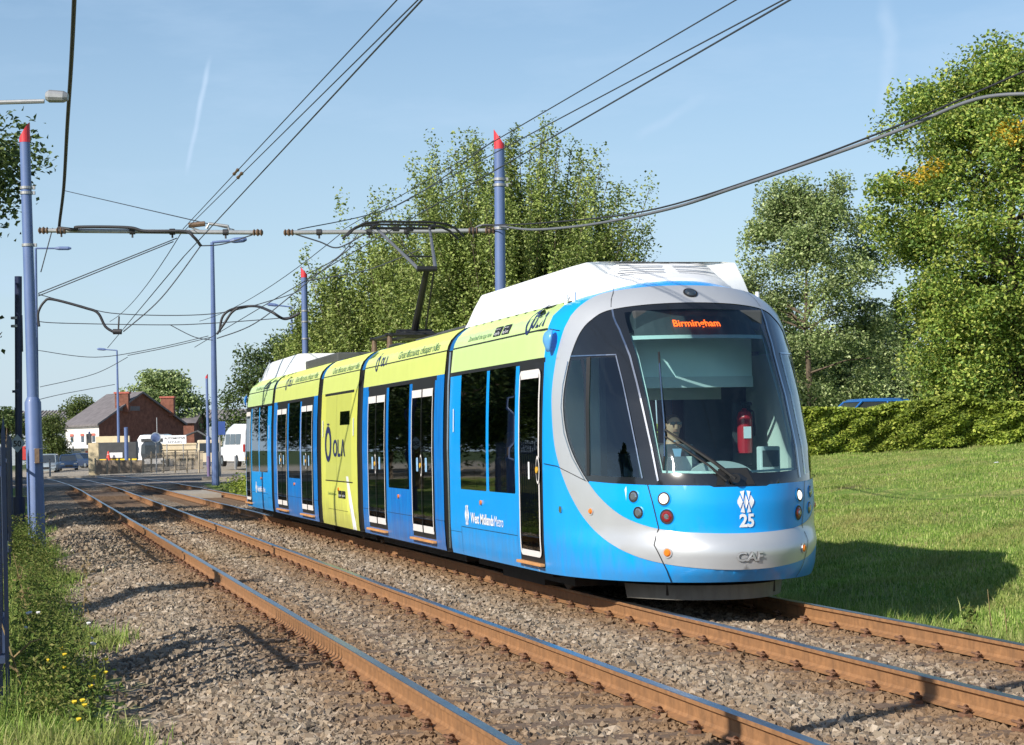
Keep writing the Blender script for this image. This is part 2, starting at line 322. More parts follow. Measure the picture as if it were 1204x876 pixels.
# ================================================================ THE SETTING
TH = math.atan(0.2509); CT, ST = math.cos(TH), math.sin(TH)      # direction of the tram's track
PCEN, A0 = 6.68, 19.5                                             # its centre line and the tram's zero
TH2 = math.atan(0.2456); CT2, ST2 = math.cos(TH2), math.sin(TH2); PC2 = 3.324
def pa(p, a): return (p*CT-a*ST, p*ST+a*CT)
def smooth(x, a, b):
    t = np.clip((x-a)/(b-a), 0, 1); return t*t*(3-2*t)
def ground_z(X, Y):
    X = np.asarray(X, float); Y = np.asarray(Y, float)
    p = X*CT+Y*ST; a = -X*ST+Y*CT
    z = np.full_like(p, -0.20)
    # ballast shoulders
    z = z-0.15*(1-smooth(p, 0.95, 1.75))*(1-smooth(a, 62, 84))-0.06*(1-smooth(p, -1, 0.9))
    s = p-7.41
    bank = np.interp(s, [0.75, 1.35, 2.2, 4.7, 8, 16, 19, 26], [-0.20, -0.50, -0.42, 0.02, 0.38, 1.0, 1.12, 1.15])
    far = smooth(a, 60, 88)
    bankf = np.interp(s, [0.75, 3, 8, 20, 40], [-0.20, 0.0, 0.2, 0.3, 0.3])
    z = np.where(s > 0.75, bank*(1-far)+bankf*far, z)
    road = smooth(a, 84, 89.5)*(1-smooth(a, 120, 135))
    zr = np.interp(p, [-60, 0, 10, 30], [-0.1, -0.03, -0.03, 0.25])
    z = z*(1-road)+zr*road
    beyond = smooth(a, 118, 200)
    zb = np.interp(p, [-80, 0, 12, 40], [-0.9, -0.9, -0.2, 0.2])
    z = z*(1-beyond)+zb*beyond
    z = z*(1-smooth(a, 300, 600))+(-1.0)*smooth(a, 300, 600)
    # small unevenness off the track
    off = np.clip(np.maximum(0.9-p, s-1.6), 0, 1)*(a < 88)
    z = z+off*0.05*(np.sin(X*1.3+0.4*Y)+np.sin(Y*0.9-0.7*X+1.3)+0.6*np.sin(X*3.1+Y*2.3))
    return z
def gz1(X, Y): return float(ground_z(X, Y))

def position_mat(name, island):
    m, t, pr = new_mat(name); N = t.nodes.new; K = t.links.new
    geo = N('ShaderNodeNewGeometry'); 
    def dot(v):
        d = N('ShaderNodeVectorMath'); d.operation = 'DOT_PRODUCT'; K(geo.outputs['Position'], d.inputs[0]); d.inputs[1].default_value = v; return d.outputs['Value']
    def math_(op, a, b=None, cl=False):
        n = N('ShaderNodeMath'); n.operation = op; n.use_clamp = cl
        for i, k in enumerate((a, b)):
            if k is None: continue
            if isinstance(k, (int, float)): n.inputs[i].default_value = k
            else: K(k, n.inputs[i])
        return n.outputs[0]
    def mr(v, a, b, c=0., d=1.):
        n = N('ShaderNodeMapRange'); n.interpolation_type = 'SMOOTHSTEP'
        n.inputs['From Min'].default_value = a; n.inputs['From Max'].default_value = b; n.inputs['To Min'].default_value = c; n.inputs['To Max'].default_value = d
        K(v, n.inputs['Value']); return n.outputs['Result']
    def noise(sc, det=5, rough=0.6):
        n = N('ShaderNodeTexNoise'); n.inputs['Scale'].default_value = sc; n.inputs['Detail'].default_value = det; n.inputs['Roughness'].default_value = rough
        K(geo.outputs['Position'], n.inputs['Vector']); return n.outputs['Fac']
    def mix(f, a, b):
        n = N('ShaderNodeMix'); n.data_type = 'RGBA'
        if isinstance(f, float): n.inputs[0].default_value = f
        else: K(f, n.inputs[0])
        for i, k in ((6, a), (7, b)):
            if isinstance(k, tuple): n.inputs[i].default_value = (*k, 1)
            else: K(k, n.inputs[i])
        return n.outputs[2]
    p1 = dot((CT, ST, 0)); p2 = dot((CT2, ST2, 0)); al = dot((-ST, CT, 0))
    ramp = N('ShaderNodeValToRGB'); e = ramp.color_ramp.elements
    cols = [(0.09, 0.075, 0.06), (0.20, 0.165, 0.125), (0.32, 0.265, 0.20), (0.21, 0.165, 0.12), (0.46, 0.39, 0.31), (0.15, 0.11, 0.08), (0.35, 0.275, 0.195), (0.27, 0.225, 0.18)]
    while len(e) < len(cols): e.new(0.5)
    for i, c in enumerate(cols): e[i].position = i/(len(cols)-1); e[i].color = (*c, 1)
    ramp.color_ramp.interpolation = 'CONSTANT' if not island else 'LINEAR'
    if island: K(geo.outputs['Random Per Island'], ramp.inputs['Fac'])
    else:
        vo = N('ShaderNodeTexVoronoi'); vo.inputs['Scale'].default_value = 17; K(geo.outputs['Position'], vo.inputs['Vector'])
        sx = N('ShaderNodeSeparateColor'); K(vo.outputs['Color'], sx.inputs[0]); K(sx.outputs[0], ramp.inputs['Fac'])
    # rust dust beside each of the four rails
    d = None
    for (pp, c) in ((p1, PCEN-0.7525), (p1, PCEN+0.7525), (p2, PC2-0.7525), (p2, PC2+0.7525)):
        q = math_('ABSOLUTE', math_('SUBTRACT', pp, c)); d = q if d is None else math_('MINIMUM', d, q)
    rust = mr(math_('ADD', d, math_('MULTIPLY', math_('SUBTRACT', noise(2.6), 0.5), 0.55)), 0.12, 0.82, 0.95, 0.0)
    brown = mix(noise(24), (0.10, 0.062, 0.035), (0.33, 0.21, 0.12))
    grav = mix(rust, ramp.outputs['Color'], brown)
    grav = mix(mr(noise(0.7), 0.45, 0.70, 0, 0.6), grav, mix(0.5, grav, (0.17, 0.115, 0.075)))
    # fine brown dust between the running rails
    col = grav
    if not island:
        soil = mix(noise(6), (0.09, 0.065, 0.04), (0.22, 0.17, 0.11))
        gr = mix(noise(3.2, 6), (0.10, 0.18, 0.028), (0.22, 0.31, 0.06))
        gr = mix(mr(noise(1.1), 0.42, 0.66), gr, (0.33, 0.32, 0.11))
        gr = mix(mr(noise(0.55, 4), 0.60, 0.70), gr, soil)
        nn = math_('MULTIPLY', math_('SUBTRACT', noise(1.1, 5), 0.5), 1.0)
        left = mr(math_('ADD', p1, math_('MULTIPLY', nn, 1.8)), 0.75, 1.15, 1.0, 0.0)
        rightm = mr(math_('ADD', p1, math_('MULTIPLY', nn, 0.3)), 8.32, 8.55, 0.0, 1.0)
        far = mr(al, 88, 89.5, 1.0, 0.0)
        gm = math_('MULTIPLY', math_('MAXIMUM', left, rightm), 1.0, True)
        col = mix(gm, col, gr)
        yard = mix(noise(0.9), (0.30, 0.26, 0.21), (0.42, 0.37, 0.30))
        col = mix(far, yard, col)
        far2 = mr(al, 205, 260, 0, 1); col = mix(far2, col, (0.06, 0.09, 0.03))
        bmp = N('ShaderNodeBump'); bmp.inputs['Strength'].default_value = 0.9; bmp.inputs['Distance'].default_value = 0.04
        K(vo.outputs['Distance'], bmp.inputs['Height']); bmp.invert = True; K(bmp.outputs['Normal'], pr.inputs['Normal'])
    else:
        b = N('ShaderNodeBump'); b.inputs['Strength'].default_value = 0.5; b.inputs['Distance'].default_value = 0.01
        K(noise(90, 3), b.inputs['Height']); K(b.outputs['Normal'], pr.inputs['Normal'])
    K(col, pr.inputs['Base Color']); pr.inputs['Roughness'].default_value = 0.92; pr.inputs['Specular IOR Level'].default_value = 0.25
    return m

# ---- ground: one sheet out to the horizon
pv = np.unique(np.concatenate([np.linspace(-900, -60, 15), np.linspace(-60, -4, 30), np.linspace(-4, 14, 91), np.linspace(14, 60, 60), np.linspace(60, 900, 15)]))
av = np.unique(np.concatenate([np.linspace(-60, 6, 14), np.linspace(6, 60, 180), np.linspace(60, 140, 110), np.linspace(140, 400, 40), np.linspace(400, 2600, 16)]))
P, A = np.meshgrid(pv, av); GX = P*CT-A*ST; GY = P*ST+A*CT; GZ = ground_z(GX, GY)
V = np.stack([GX.ravel(), GY.ravel(), GZ.ravel()], 1); nI, nJ = P.shape
i, j = np.meshgrid(np.arange(nI-1), np.arange(nJ-1), indexing='ij'); k = (i*nJ+j).ravel()
Fq = np.stack([k, k+1, k+nJ+1, k+nJ], 1)
ground = big_mesh('ground', V, Fq, position_mat('ground_soil_and_gravel', False), smooth=True); tag(ground, kind='structure')

# ---- ballast stones lying on the track bed
def stones(n_per, Z0, Z1, r0, r1, pmin, pmax, zoff=0.0):
    area_w = 0.60*Z1
    n = int(n_per*area_w*(Z1-Z0)); Y = rng.uniform(Z0, Z1, n); X = rng.uniform(-0.29, 0.29, n)*Z1
    p = X*CT+Y*ST
    keep = (np.abs(X) < 0.27*Y+0.6) & (p > pmin+0.5*np.sin(Y*0.9)+0.3*np.sin(Y*2.3)) & (p < pmax)
    X, Y = X[keep], Y[keep]; n = len(X)
    r = rng.uniform(r0, r1, n)*rng.uniform(0.6, 1.25, n)
    zc = ground_z(X, Y)+r*rng.uniform(0.05, 0.5, n)+zoff
    base = np.array([(x, y, z) for x in (-1, 1) for y in (-1, 1) for z in (-1, 1)], float)*0.62
    v = base[None]+rng.uniform(-0.36, 0.36, (n, 8, 3))
    v *= (r[:, None]*np.ones(3))[:, None, :]*rng.uniform(0.6, 1.25, (n, 1, 3))
    a, b = rng.uniform(0, 6.28, n), rng.uniform(-0.9, 0.9, n)
    ca, sa, cb, sb = np.cos(a)[:, None], np.sin(a)[:, None], np.cos(b)[:, None], np.sin(b)[:, None]
    x, y, z = v[..., 0], v[..., 1], v[..., 2]
    x, z = x*cb-z*sb, x*sb+z*cb; x, y = x*ca-y*sa, x*sa+y*ca
    v = np.stack([x+X[:, None], y+Y[:, None], z+zc[:, None]], -1).reshape(-1, 3)
    f0 = np.array([(0, 1, 3, 2), (4, 6, 7, 5), (0, 4, 5, 1), (2, 3, 7, 6), (0, 2, 6, 4), (1, 5, 7, 3)])
    f = (f0[None]+8*np.arange(n)[:, None, None]).reshape(-1, 4)
    return v, f
parts_ = [stones(1050, 9.5, 15, 0.016, 0.031, 0.75, 8.25), stones(850, 15, 22, 0.018, 0.033, 0.75, 8.25), stones(470, 22, 34, 0.022, 0.038, 0.85, 8.2), stones(190, 34, 60, 0.030, 0.046, 0.9, 8.2),
          stones(45, 10, 30, 0.02, 0.04, -0.4, 8.6)]
vs, fs, b = [], [], 0
for v, f in parts_: vs.append(v); fs.append(f+b); b += len(v)
ballast = big_mesh('ballast_stones', np.concatenate(vs), np.concatenate(fs), position_mat('ballast_stone', True))
tag(ballast, 'loose grey and brown ballast stones spread over both track beds', 'ballast', kind='stuff')
print('stones', sum(len(v) for v in vs)//8)

# ---- rails
def rail(p, th, a0, a1, name, label):
    c, s = math.cos(th), math.sin(th)
    prof = [(-0.036, -0.004), (-0.032, 0.0), (0.032, 0.0), (0.036, -0.004), (0.036, -0.030), (0.011, -0.045), (0.009, -0.115), (0.020, -0.135), (0.066, -0.148), (0.066, -0.159), (-0.066, -0.159), (-0.066, -0.148), (-0.020, -0.135), (-0.009, -0.115), (-0.011, -0.045), (-0.036, -0.030)]
    av = np.linspace(a0, a1, 120); n = len(prof); V = []; F_ = []; mi = []
    for i, a in enumerate(av):
        wob = 0.004*math.sin(a*0.5)+0.003*math.sin(a*1.3)
        bend = -0.0006*max(0, a-78)**2
        for (q, z) in prof: V.append(((p+q+bend)*c-a*s, (p+q+bend)*s+a*c, z+wob*0.6))
    for i in range(len(av)-1):
        for k in range(n):
            F_.append((i*n+k, i*n+(k+1) % n, (i+1)*n+(k+1) % n, (i+1)*n+k)); mi.append(1 if k in (0, 1, 2) else 0)
    F_.append(tuple(range(n))); mi.append(0); F_.append(tuple((len(av)-1)*n+k for k in range(n-1, -1, -1))); mi.append(0)
    o = mesh_obj(name, V, F_, [M['rail_rust'], M['rail_top']], None, mi)
    return tag(o, label, 'rail', 'running rails of the two tracks')
rail(PC2-0.7525, TH2, 4, 122, 'running_rail', 'leftmost rusty rail, nearest the weeds and the left fence')
rail(PC2+0.7525, TH2, 4, 122, 'running_rail', 'second rusty rail from the left, right rail of the empty track')
rail(PCEN-0.7525, TH, 4, 122, 'running_rail', 'rusty rail running in under the left side of the tram')
rail(PCEN+0.7525, TH, 4, 122, 'running_rail', 'rusty rail nearest the grass bank, right rail under the tram')

# ---- sleepers with their clips
def sleeper_mesh():
    b = MB(); b.box(-1.22, 1.22, -0.125, 0.125, -0.34, -0.173, M['sleeper'], 0.015); return b
def clip_mesh(sgn):
    """sprung steel clip: a looped round bar on a shoulder casting"""
    b = MB(); s = sgn
    b.box(min(s*0.078, s*0.135), max(s*0.078, s*0.135), -0.05, 0.05, -0.18, -0.150, M['clip'], 0.006)
    pts = []
    for k in range(15):
        t = k/14*math.pi*1.55-0.5
        pts.append((s*(0.105+0.026*math.cos(t*1.0)), -0.045+0.09*k/14, -0.128+0.026*math.sin(t)))
    b.tube(pts, 0.0085, M['clip'], 6)
    pts = [(s*(0.075+0.035*(1-math.cos(t))), 0.048*math.sin(t), -0.138+0.030*math.sin(t/2)) for t in np.linspace(0, 2*math.pi, 14)]
    b.tube(pts, 0.0085, M['clip'], 6)
    return b
sl_proto = sleeper_mesh().build('sleeper')
clipL = clip_mesh(-1).build('rail_clip'); clipR = clip_mesh(1).build('rail_clip')
def place_sleeper(first, x, y, rz, label, group, clips):
    if first: o = sl_proto
    else: o = sl_proto.copy(); COL.objects.link(o)
    o.location = (x, y, 0); o.rotation_euler = (0, 0, rz); tag(o, label, 'sleeper', group)
    if clips:
        for gx in (-0.7525, 0.7525):
            for proto in (clipL, clipR):
                if first and gx < 0: c = proto
                else: c = proto.copy(); COL.objects.link(c)
                c.parent = o; c.location = (gx, 0, 0)
    return o
first = True
for (pc, th, lab, grp) in ((PC2, TH2, 'brown dusty concrete sleeper half buried in ballast under the empty left track', 'sleepers under the empty left track'),
                           (PCEN, TH, 'brown dusty concrete sleeper half buried in ballast under the tram\'s track', 'sleepers under the tram track')):
    a = 8.2
    while a < 90:
        c, s = math.cos(th), math.sin(th); X, Y = pc*c-a*s, pc*s+a*c
        if Y > 9.5:
            place_sleeper(first, X, Y, th, lab, grp, Y < 48 and not (pc == PCEN and Y > 22 and False)); first = False
        a += 0.70

# ---- level-crossing road, kerb and yard
def sheet(name, pts, z, m_, kind='structure', thick=0.0):
    V = [(x, y, z if np.isscalar(z) else z[i]) for i, (x, y) in enumerate(pts)]; F_ = [tuple(range(len(pts)))]
    if thick:
        n = len(V); V += [(x, y, zz-thick) for (x, y, zz) in V]; F_ += [(i, (i+1) % n, n+(i+1) % n, n+i) for i in range(n)]
    o = mesh_obj(name, V, F_, m_); return tag(o, kind=kind)
M['asphalt'] = mat('worn_asphalt', (0.115, 0.11, 0.105), 0.85, var=0.25, scale=0.8, bump=0.3, bscale=40)
M['concrete'] = mat('pale_concrete', (0.36, 0.32, 0.27), 0.9, var=0.2, scale=1.2, bump=0.2)
M['gravel_pale'] = mat('pale_pinkish_gravel', (0.36, 0.29, 0.24), 0.95, var=0.35, scale=9, bump=0.8, bscale=30)
def road_strip(a0, a1, p0, p1, z):
    n = 24; V = []; F_ = []
    for i in range(n+1):
        p = p0+(p1-p0)*i/n
        zz = z+float(np.interp(p, [-60, 0, 10, 30], [-0.1, -0.03, -0.03, 0.25]))
        for a in (a0+0.10*p*0, a1): V.append((*pa(p, a), zz))
    for i in range(n): F_.append((2*i, 2*i+2, 2*i+3, 2*i+1))
    return V, F_
V, F_ = road_strip(97, 113, -55, 40, 0.022); tag(mesh_obj('road', V, F_, M['asphalt']), kind='structure')
V, F_ = road_strip(89.2, 96.9, 0.9, 8.6, 0.012); tag(mesh_obj('gravel_apron', V, F_, M['gravel_pale']), kind='structure')
b = MB()
for (a0, a1, q0, q1) in ((113, 113.35, -55, -18), (113, 113.35, -16, 5), (96.6, 96.95, -30, 0.6), (96.6, 96.95, 9.2, 40)):
    n = 8
    for i in range(n):
        pA, pB = q0+(q1-q0)*i/n, q0+(q1-q0)*(i+1)/n; zz = float(np.interp((pA+pB)/2, [-60, 0, 10, 30], [-0.1, -0.03, -0.03, 0.25]))
        v = [(*pa(p, a), z) for p in (pA, pB-0.01) for a in (a0, a1) for z in (zz-0.3, zz+0.13)]
        b.add(v, [(0, 1, 3, 2), (4, 6, 7, 5), (0, 4, 5, 1), (2, 3, 7, 6), (0, 2, 6, 4), (1, 5, 7, 3)], M['concrete'])
tag(b.build('kerb'), kind='structure')
# pale timber-and-concrete crossing panels between the far rails
def panel(p0, p1, a0, a1, z, th, nm, m_, lab, cat):
    c, s = math.cos(th), math.sin(th)
    v = [(p*c-a*s, p*s+a*c, zz) for p in (p0, p1) for a in (a0, a1) for zz in (z-0.15, z)]
    b = MB(); b.add(v, [(0, 1, 3, 2), (4, 6, 7, 5), (0, 4, 5, 1), (2, 3, 7, 6), (0, 2, 6, 4), (1, 5, 7, 3)], m_)
    return tag(b.build(nm), lab, cat)
panel(PCEN-0.62, PCEN+0.62, 70, 76.5, -0.03, TH, 'crossing_panel', M['concrete'], 'pale concrete crossing panel between the rails beyond the tram', 'panel')
panel(PC2-0.6, PC2+0.6, 71, 77, -0.05, TH2, 'crossing_panel', M['sleeper'], 'dark timber crossing panel in the empty track near the road', 'panel')
# ================================================================ THE TRAM
LCN, YB, ZTOP = 0.8, 0.5, 3.08
Zk = [.22, .25, .36, .50, .575, .585, .68, .70, .72, 1.0, 1.2, 1.5, 2.0, 2.5, 2.86, 2.93, 3.0, 3.05, 3.08]
Tk = [-1.52, -1.58, -1.68, -1.715, -1.72, -1.715, -1.645, -1.62, -1.615, -1.63, -1.60, -1.48, -1.17, -.78, -.42, -.33, -.20, -.05, .10]
Wz = [.22, .3, .6, 1.0, 1.5, 2.0, 2.43, 2.73, 2.83, 2.90, 2.96, 3.0, 3.04, 3.07, 3.08]
Wv = [1.31, 1.33, 1.345, 1.345, 1.345, 1.332, 1.307, 1.27, 1.24, 1.19, 1.12, 1.06, .98, .86, .76]
def wf(v): return np.interp(v, Wz, Wv)
def nose(q, v):
    q = np.asarray(q, float); v = np.asarray(v, float)
    T = np.interp(v, Zk, Tk); D = LCN-T; t1 = np.arccos((LCN-YB)/D); t = q*t1; n = 2.12
    s = np.sign(np.sin(t))*np.abs(np.sin(t))**(2/n); c_ = np.abs(np.cos(t))**(2/n); c1 = np.cos(t1)**(2/n)
    x = wf(v)*s; y = LCN-D*c_+(YB-(LCN-D*c1))*np.abs(q)**6
    z = v+np.clip(v-2.8, 0, None)*.40*np.cos(np.clip(q, -1, 1)*np.pi/2)**.8
    return np.stack([x, y, z], -1)
def left_side(u, v):           # u = -y
    y = -np.asarray(u, float); v = np.asarray(v, float)
    x1 = -nose(-1.0, v)[..., 0]/wf(v); k = np.clip((LCN-y)/(LCN-YB), 0, 1)
    return np.stack([-wf(v)*(1-(1-x1)*k**2), y, v+0*y], -1)
def right_side(u, v):
    r = left_side(-np.asarray(u, float), v); r[..., 0] *= -1; return r
def normal(f, a, b, e=1e-3):
    a = np.asarray(a, float); b = np.asarray(b, float)
    d1 = f(a+e, b)-f(a-e, b); d2 = f(a, b+e)-f(a, b-e); n = np.cross(d1, d2); return n/(np.linalg.norm(n, axis=-1, keepdims=True)+1e-12)
def partition(loops, da, db, dom):
    """cut the parameter rectangle along closed outlines; returns verts2d and {region: triangles}"""
    a0, a1, b0, b1 = dom; co = []; ed = []
    na = max(1, int(round((a1-a0)/da))); nb = max(1, int(round((b1-b0)/db)))
    for i in range(na+1):
        for j in range(nb+1): co.append((a0+(a1-a0)*i/na+(0.0 if i in (0, na) else 1e-4*math.sin(7*i+3*j)), b0+(b1-b0)*j/nb+(0.0 if j in (0, nb) else 1e-4*math.cos(5*i+j))))
    for nm, lp in loops:
        k = len(co)
        co += [(min(a1, max(a0, x)), min(b1, max(b0, y))) for x, y in lp]; m = len(lp)
        ed += [(k+i, k+(i+1) % m) for i in range(m)]
    vv, ee, ff, _, _, _ = delaunay_2d_cdt([Vector(c) for c in co], ed, [], 0, 1e-6)
    V = np.array([(v.x, v.y) for v in vv]); T = np.array([f for f in ff if len(f) == 3])
    cen = V[T].mean(1); reg = np.full(len(T), -1)
    for li, (nm, lp) in enumerate(loops):
        P_ = np.array(lp); inside = np.zeros(len(T), bool); m = len(P_); jx = m-1
        for ix in range(m):
            xi, yi = P_[ix]; xj, yj = P_[jx]
            cnd = ((yi > cen[:, 1]) != (yj > cen[:, 1])) & (cen[:, 0] < (xj-xi)*(cen[:, 1]-yi)/((yj-yi) if yj != yi else 1e-12)+xi)
            inside ^= cnd; jx = ix
        reg[inside] = li
    out_ = {}
    for li, (nm, lp) in enumerate(loops):
        t = T[reg == li]
        if len(t): out_.setdefault(nm, []).append(t)
    if (reg == -1).any(): out_['base'] = [T[reg == -1]]
    return V, {k: np.concatenate(x) for k, x in out_.items()}
def patch(name, V2, T, f, m_, parent, off=0.0, mats=None):
    used = np.unique(T); idx = -np.ones(len(V2), int); idx[used] = np.arange(len(used)); P_ = V2[used]
    X = f(P_[:, 0], P_[:, 1])
    if off: X = X+normal(f, P_[:, 0], P_[:, 1])*off
    # keep counter-clockwise so faces look outwards
    t = idx[T]; q = P_[t]; ar = (q[:, 1, 0]-q[:, 0, 0])*(q[:, 2, 1]-q[:, 0, 1])-(q[:, 2, 0]-q[:, 0, 0])*(q[:, 1, 1]-q[:, 0, 1])
    t = np.where((ar < 0)[:, None], t[:, ::-1], t)
    return big_mesh(name, X, t, m_, parent, smooth=True)
def ribbon(b, f, pts, wd, m_, off=0.004, closed=False, fine=0.05):
    """narrow strip along a line on the surface"""
    P_ = [Vector((p[0], p[1])) for p in pts]
    if closed: P_.append(P_[0])
    C = []
    for i in range(len(P_)-1):
        n = max(1, int((P_[i+1]-P_[i]).length/fine))
        for k in range(n): C.append(P_[i].lerp(P_[i+1], k/n))
    C.append(P_[-1]); C = np.array([(c.x, c.y) for c in C])
    X = f(C[:, 0], C[:, 1]); N_ = normal(f, C[:, 0], C[:, 1]); X = X+N_*off
    D = np.gradient(X, axis=0); D /= np.linalg.norm(D, axis=1, keepdims=True)+1e-9; S_ = np.cross(N_, D)
    V = np.concatenate([X-S_*wd/2, X+S_*wd/2]); n = len(X)
    b.add(V.tolist(), [(i, i+1, n+i+1, n+i) for i in range(n-1)], m_)
def poly_on(b, f, pts, m_, off=0.005):
    """flat decal following the surface"""
    a = np.array(pts); X = f(a[:, 0], a[:, 1])+normal(f, a[:, 0], a[:, 1])*off
    b.add(X.tolist(), [tuple(range(len(pts)))], m_)
def text_on(b, f, s, a, v0, size, m_, sa=1.0, off=0.006, bold=0.0, shear=0.0, width=None, center=False):
    """lettering wrapped on a surface: sa = parameter units per metre"""
    vv, ff, wd = text_mesh(s, size, bold, 1.0, shear); k = (width/wd if width else 1.0)
    vx = np.array([p[0] for p in vv])*k; vy = np.array([p[1] for p in vv])
    if center: vx = vx-wd*k/2
    A_ = a+vx*sa; B_ = v0+vy; X = f(A_, B_)+normal(f, A_, B_)*off
    b.add(X.tolist(), ff, m_)
def rrect(a0, a1, b0, b1, r=0.04, n=4):
    P_ = []
    for (cx, cy, st) in ((a1-r, b0+r, -90), (a1-r, b1-r, 0), (a0+r, b1-r, 90), (a0+r, b0+r, 180)):
        for k in range(n+1):
            t = math.radians(st+90*k/n); P_.append((cx+r*math.cos(t), cy+r*math.sin(t)))
    return P_

tramX, tramY = pa(PCEN, A0)
tram = empty('tram', (tramX, tramY, 0), TH, 'blue and lime-yellow articulated tram numbered 25 with a silver-ringed nose', 'tram')

# ---- outlines on the nose, traced on its own surface (q across, v up), mirrored about the middle
outerL = [(-.27, 3.028), (-.46, 3.022), (-.60, 3.018), (-.68, 3.008), (-.738, 2.985), (-.795, 2.905), (-.831, 2.788), (-.869, 2.636), (-.900, 2.434), (-.930, 2.144), (-.930, 1.908), (-.917, 1.614), (-.891, 1.41), (-.842, 1.158), (-.767, .912), (-.695, .752), (-.604, .598), (-.488, .490), (-.361, .428), (-.22, .392), (-.076, .370)]
innerL = [(-.068, 2.894), (-.265, 2.888), (-.414, 2.876), (-.499, 2.864), (-.556, 2.852), (-.616, 2.818), (-.676, 2.748), (-.734, 2.636), (-.787, 2.43), (-.830, 2.15), (-.845, 1.926), (-.829, 1.67), (-.785, 1.44), (-.714, 1.204), (-.642, 1.026), (-.542, .866), (-.441, .785), (-.355, .745), (-.25, .718), (-.059, .702)]
def mirror(Lh): return Lh+[(-a, b) for a, b in reversed(Lh)]
def dense(P_, step=0.03):
    o = []
    for i in range(len(P_)):
        a = P_[i]; b = P_[(i+1) % len(P_)]; n = max(1, int(math.hypot(b[0]-a[0], b[1]-a[1])/step))
        for k in range(n): o.append((a[0]+(b[0]-a[0])*k/n, a[1]+(b[1]-a[1])*k/n))
    return o
def chaikin(P_, it=2):
    for _ in range(it):
        Q = []
        for i in range(len(P_)):
            a = P_[i]; b = P_[(i+1) % len(P_)]
            Q += [(a[0]*.75+b[0]*.25, a[1]*.75+b[1]*.25), (a[0]*.25+b[0]*.75, a[1]*.25+b[1]*.75)]
        P_ = Q
    return P_
outer = chaikin(mirror(outerL)); inner = chaikin(mirror(innerL))
low = [(-.714, 1.204), (-.642, 1.026), (-.542, .866), (-.441, .785), (-.355, .745), (-.25, .718), (-.059, .702)]
mb = [(-.72, 1.195), (-.58, 1.178), (-.414, 1.163), (-.264, 1.156), (-.14, 1.150), (-.12, 1.135)]
# lower blue panel = inside of the ring below the black mask
panelB = []
for (a, b_) in inner:
    if b_ < 1.19: panelB.append((a, b_))
# inner runs top-left -> bottom -> right; close it over the mask edge
panelB = panelB+[(.70, 1.197), (.58, 1.178), (.414, 1.163), (.264, 1.156), (.14, 1.150), (.12, 1.135), (-.12, 1.135), (-.14, 1.150), (-.264, 1.156), (-.414, 1.163), (-.58, 1.178), (-.70, 1.197)]
scr = [(-.425, 2.835), (-.405, 2.66), (-.383, 2.39), (-.374, 2.1), (-.366, 1.8), (-.36, 1.48), (-.352, 1.275), (-.2, 1.262), (-.10, 1.262), (-.085, 1.31), (.035, 1.31), (.055, 1.262), (.2, 1.262), (.352, 1.275), (.36, 1.48), (.366, 1.8), (.374, 2.1), (.383, 2.39), (.405, 2.66), (.425, 2.835), (.25, 2.845), (0, 2.85), (-.25, 2.845)]
def sidewin(s):
    P_ = [(-.695, 2.395), (-.60, 2.40), (-.492, 2.395), (-.470, 2.14), (-.456, 1.822), (-.440, 1.406), (-.432, 1.235), (-.56, 1.24), (-.706, 1.262), (-.698, 1.5), (-.684, 1.906), (-.678, 2.2)]
    return [(s*-1*a, b) for a, b in P_] if s > 0 else P_
def quarter(s):
    P_ = [(-.715, 2.39), (-.778, 2.39), (-.816, 2.15), (-.830, 1.926), (-.812, 1.68), (-.770, 1.44), (-.722, 1.275), (-.716, 1.5), (-.705, 1.906), (-.70, 2.2)]
    return [(-a, b) for a, b in P_] if s > 0 else P_
loops = [('base', [(-1, .25), (1, .25), (1, ZTOP), (-1, ZTOP)]), ('silver', outer), ('mask', inner), ('panel', panelB), ('screen', scr),
         ('sidewin', sidewin(-1)), ('sidewinR', sidewin(1)), ('quarter', quarter(-1)), ('quarterR', quarter(1))]
loops = [(n, dense(P_, 0.03) if n not in ('silver', 'mask') else P_) for n, P_ in loops]

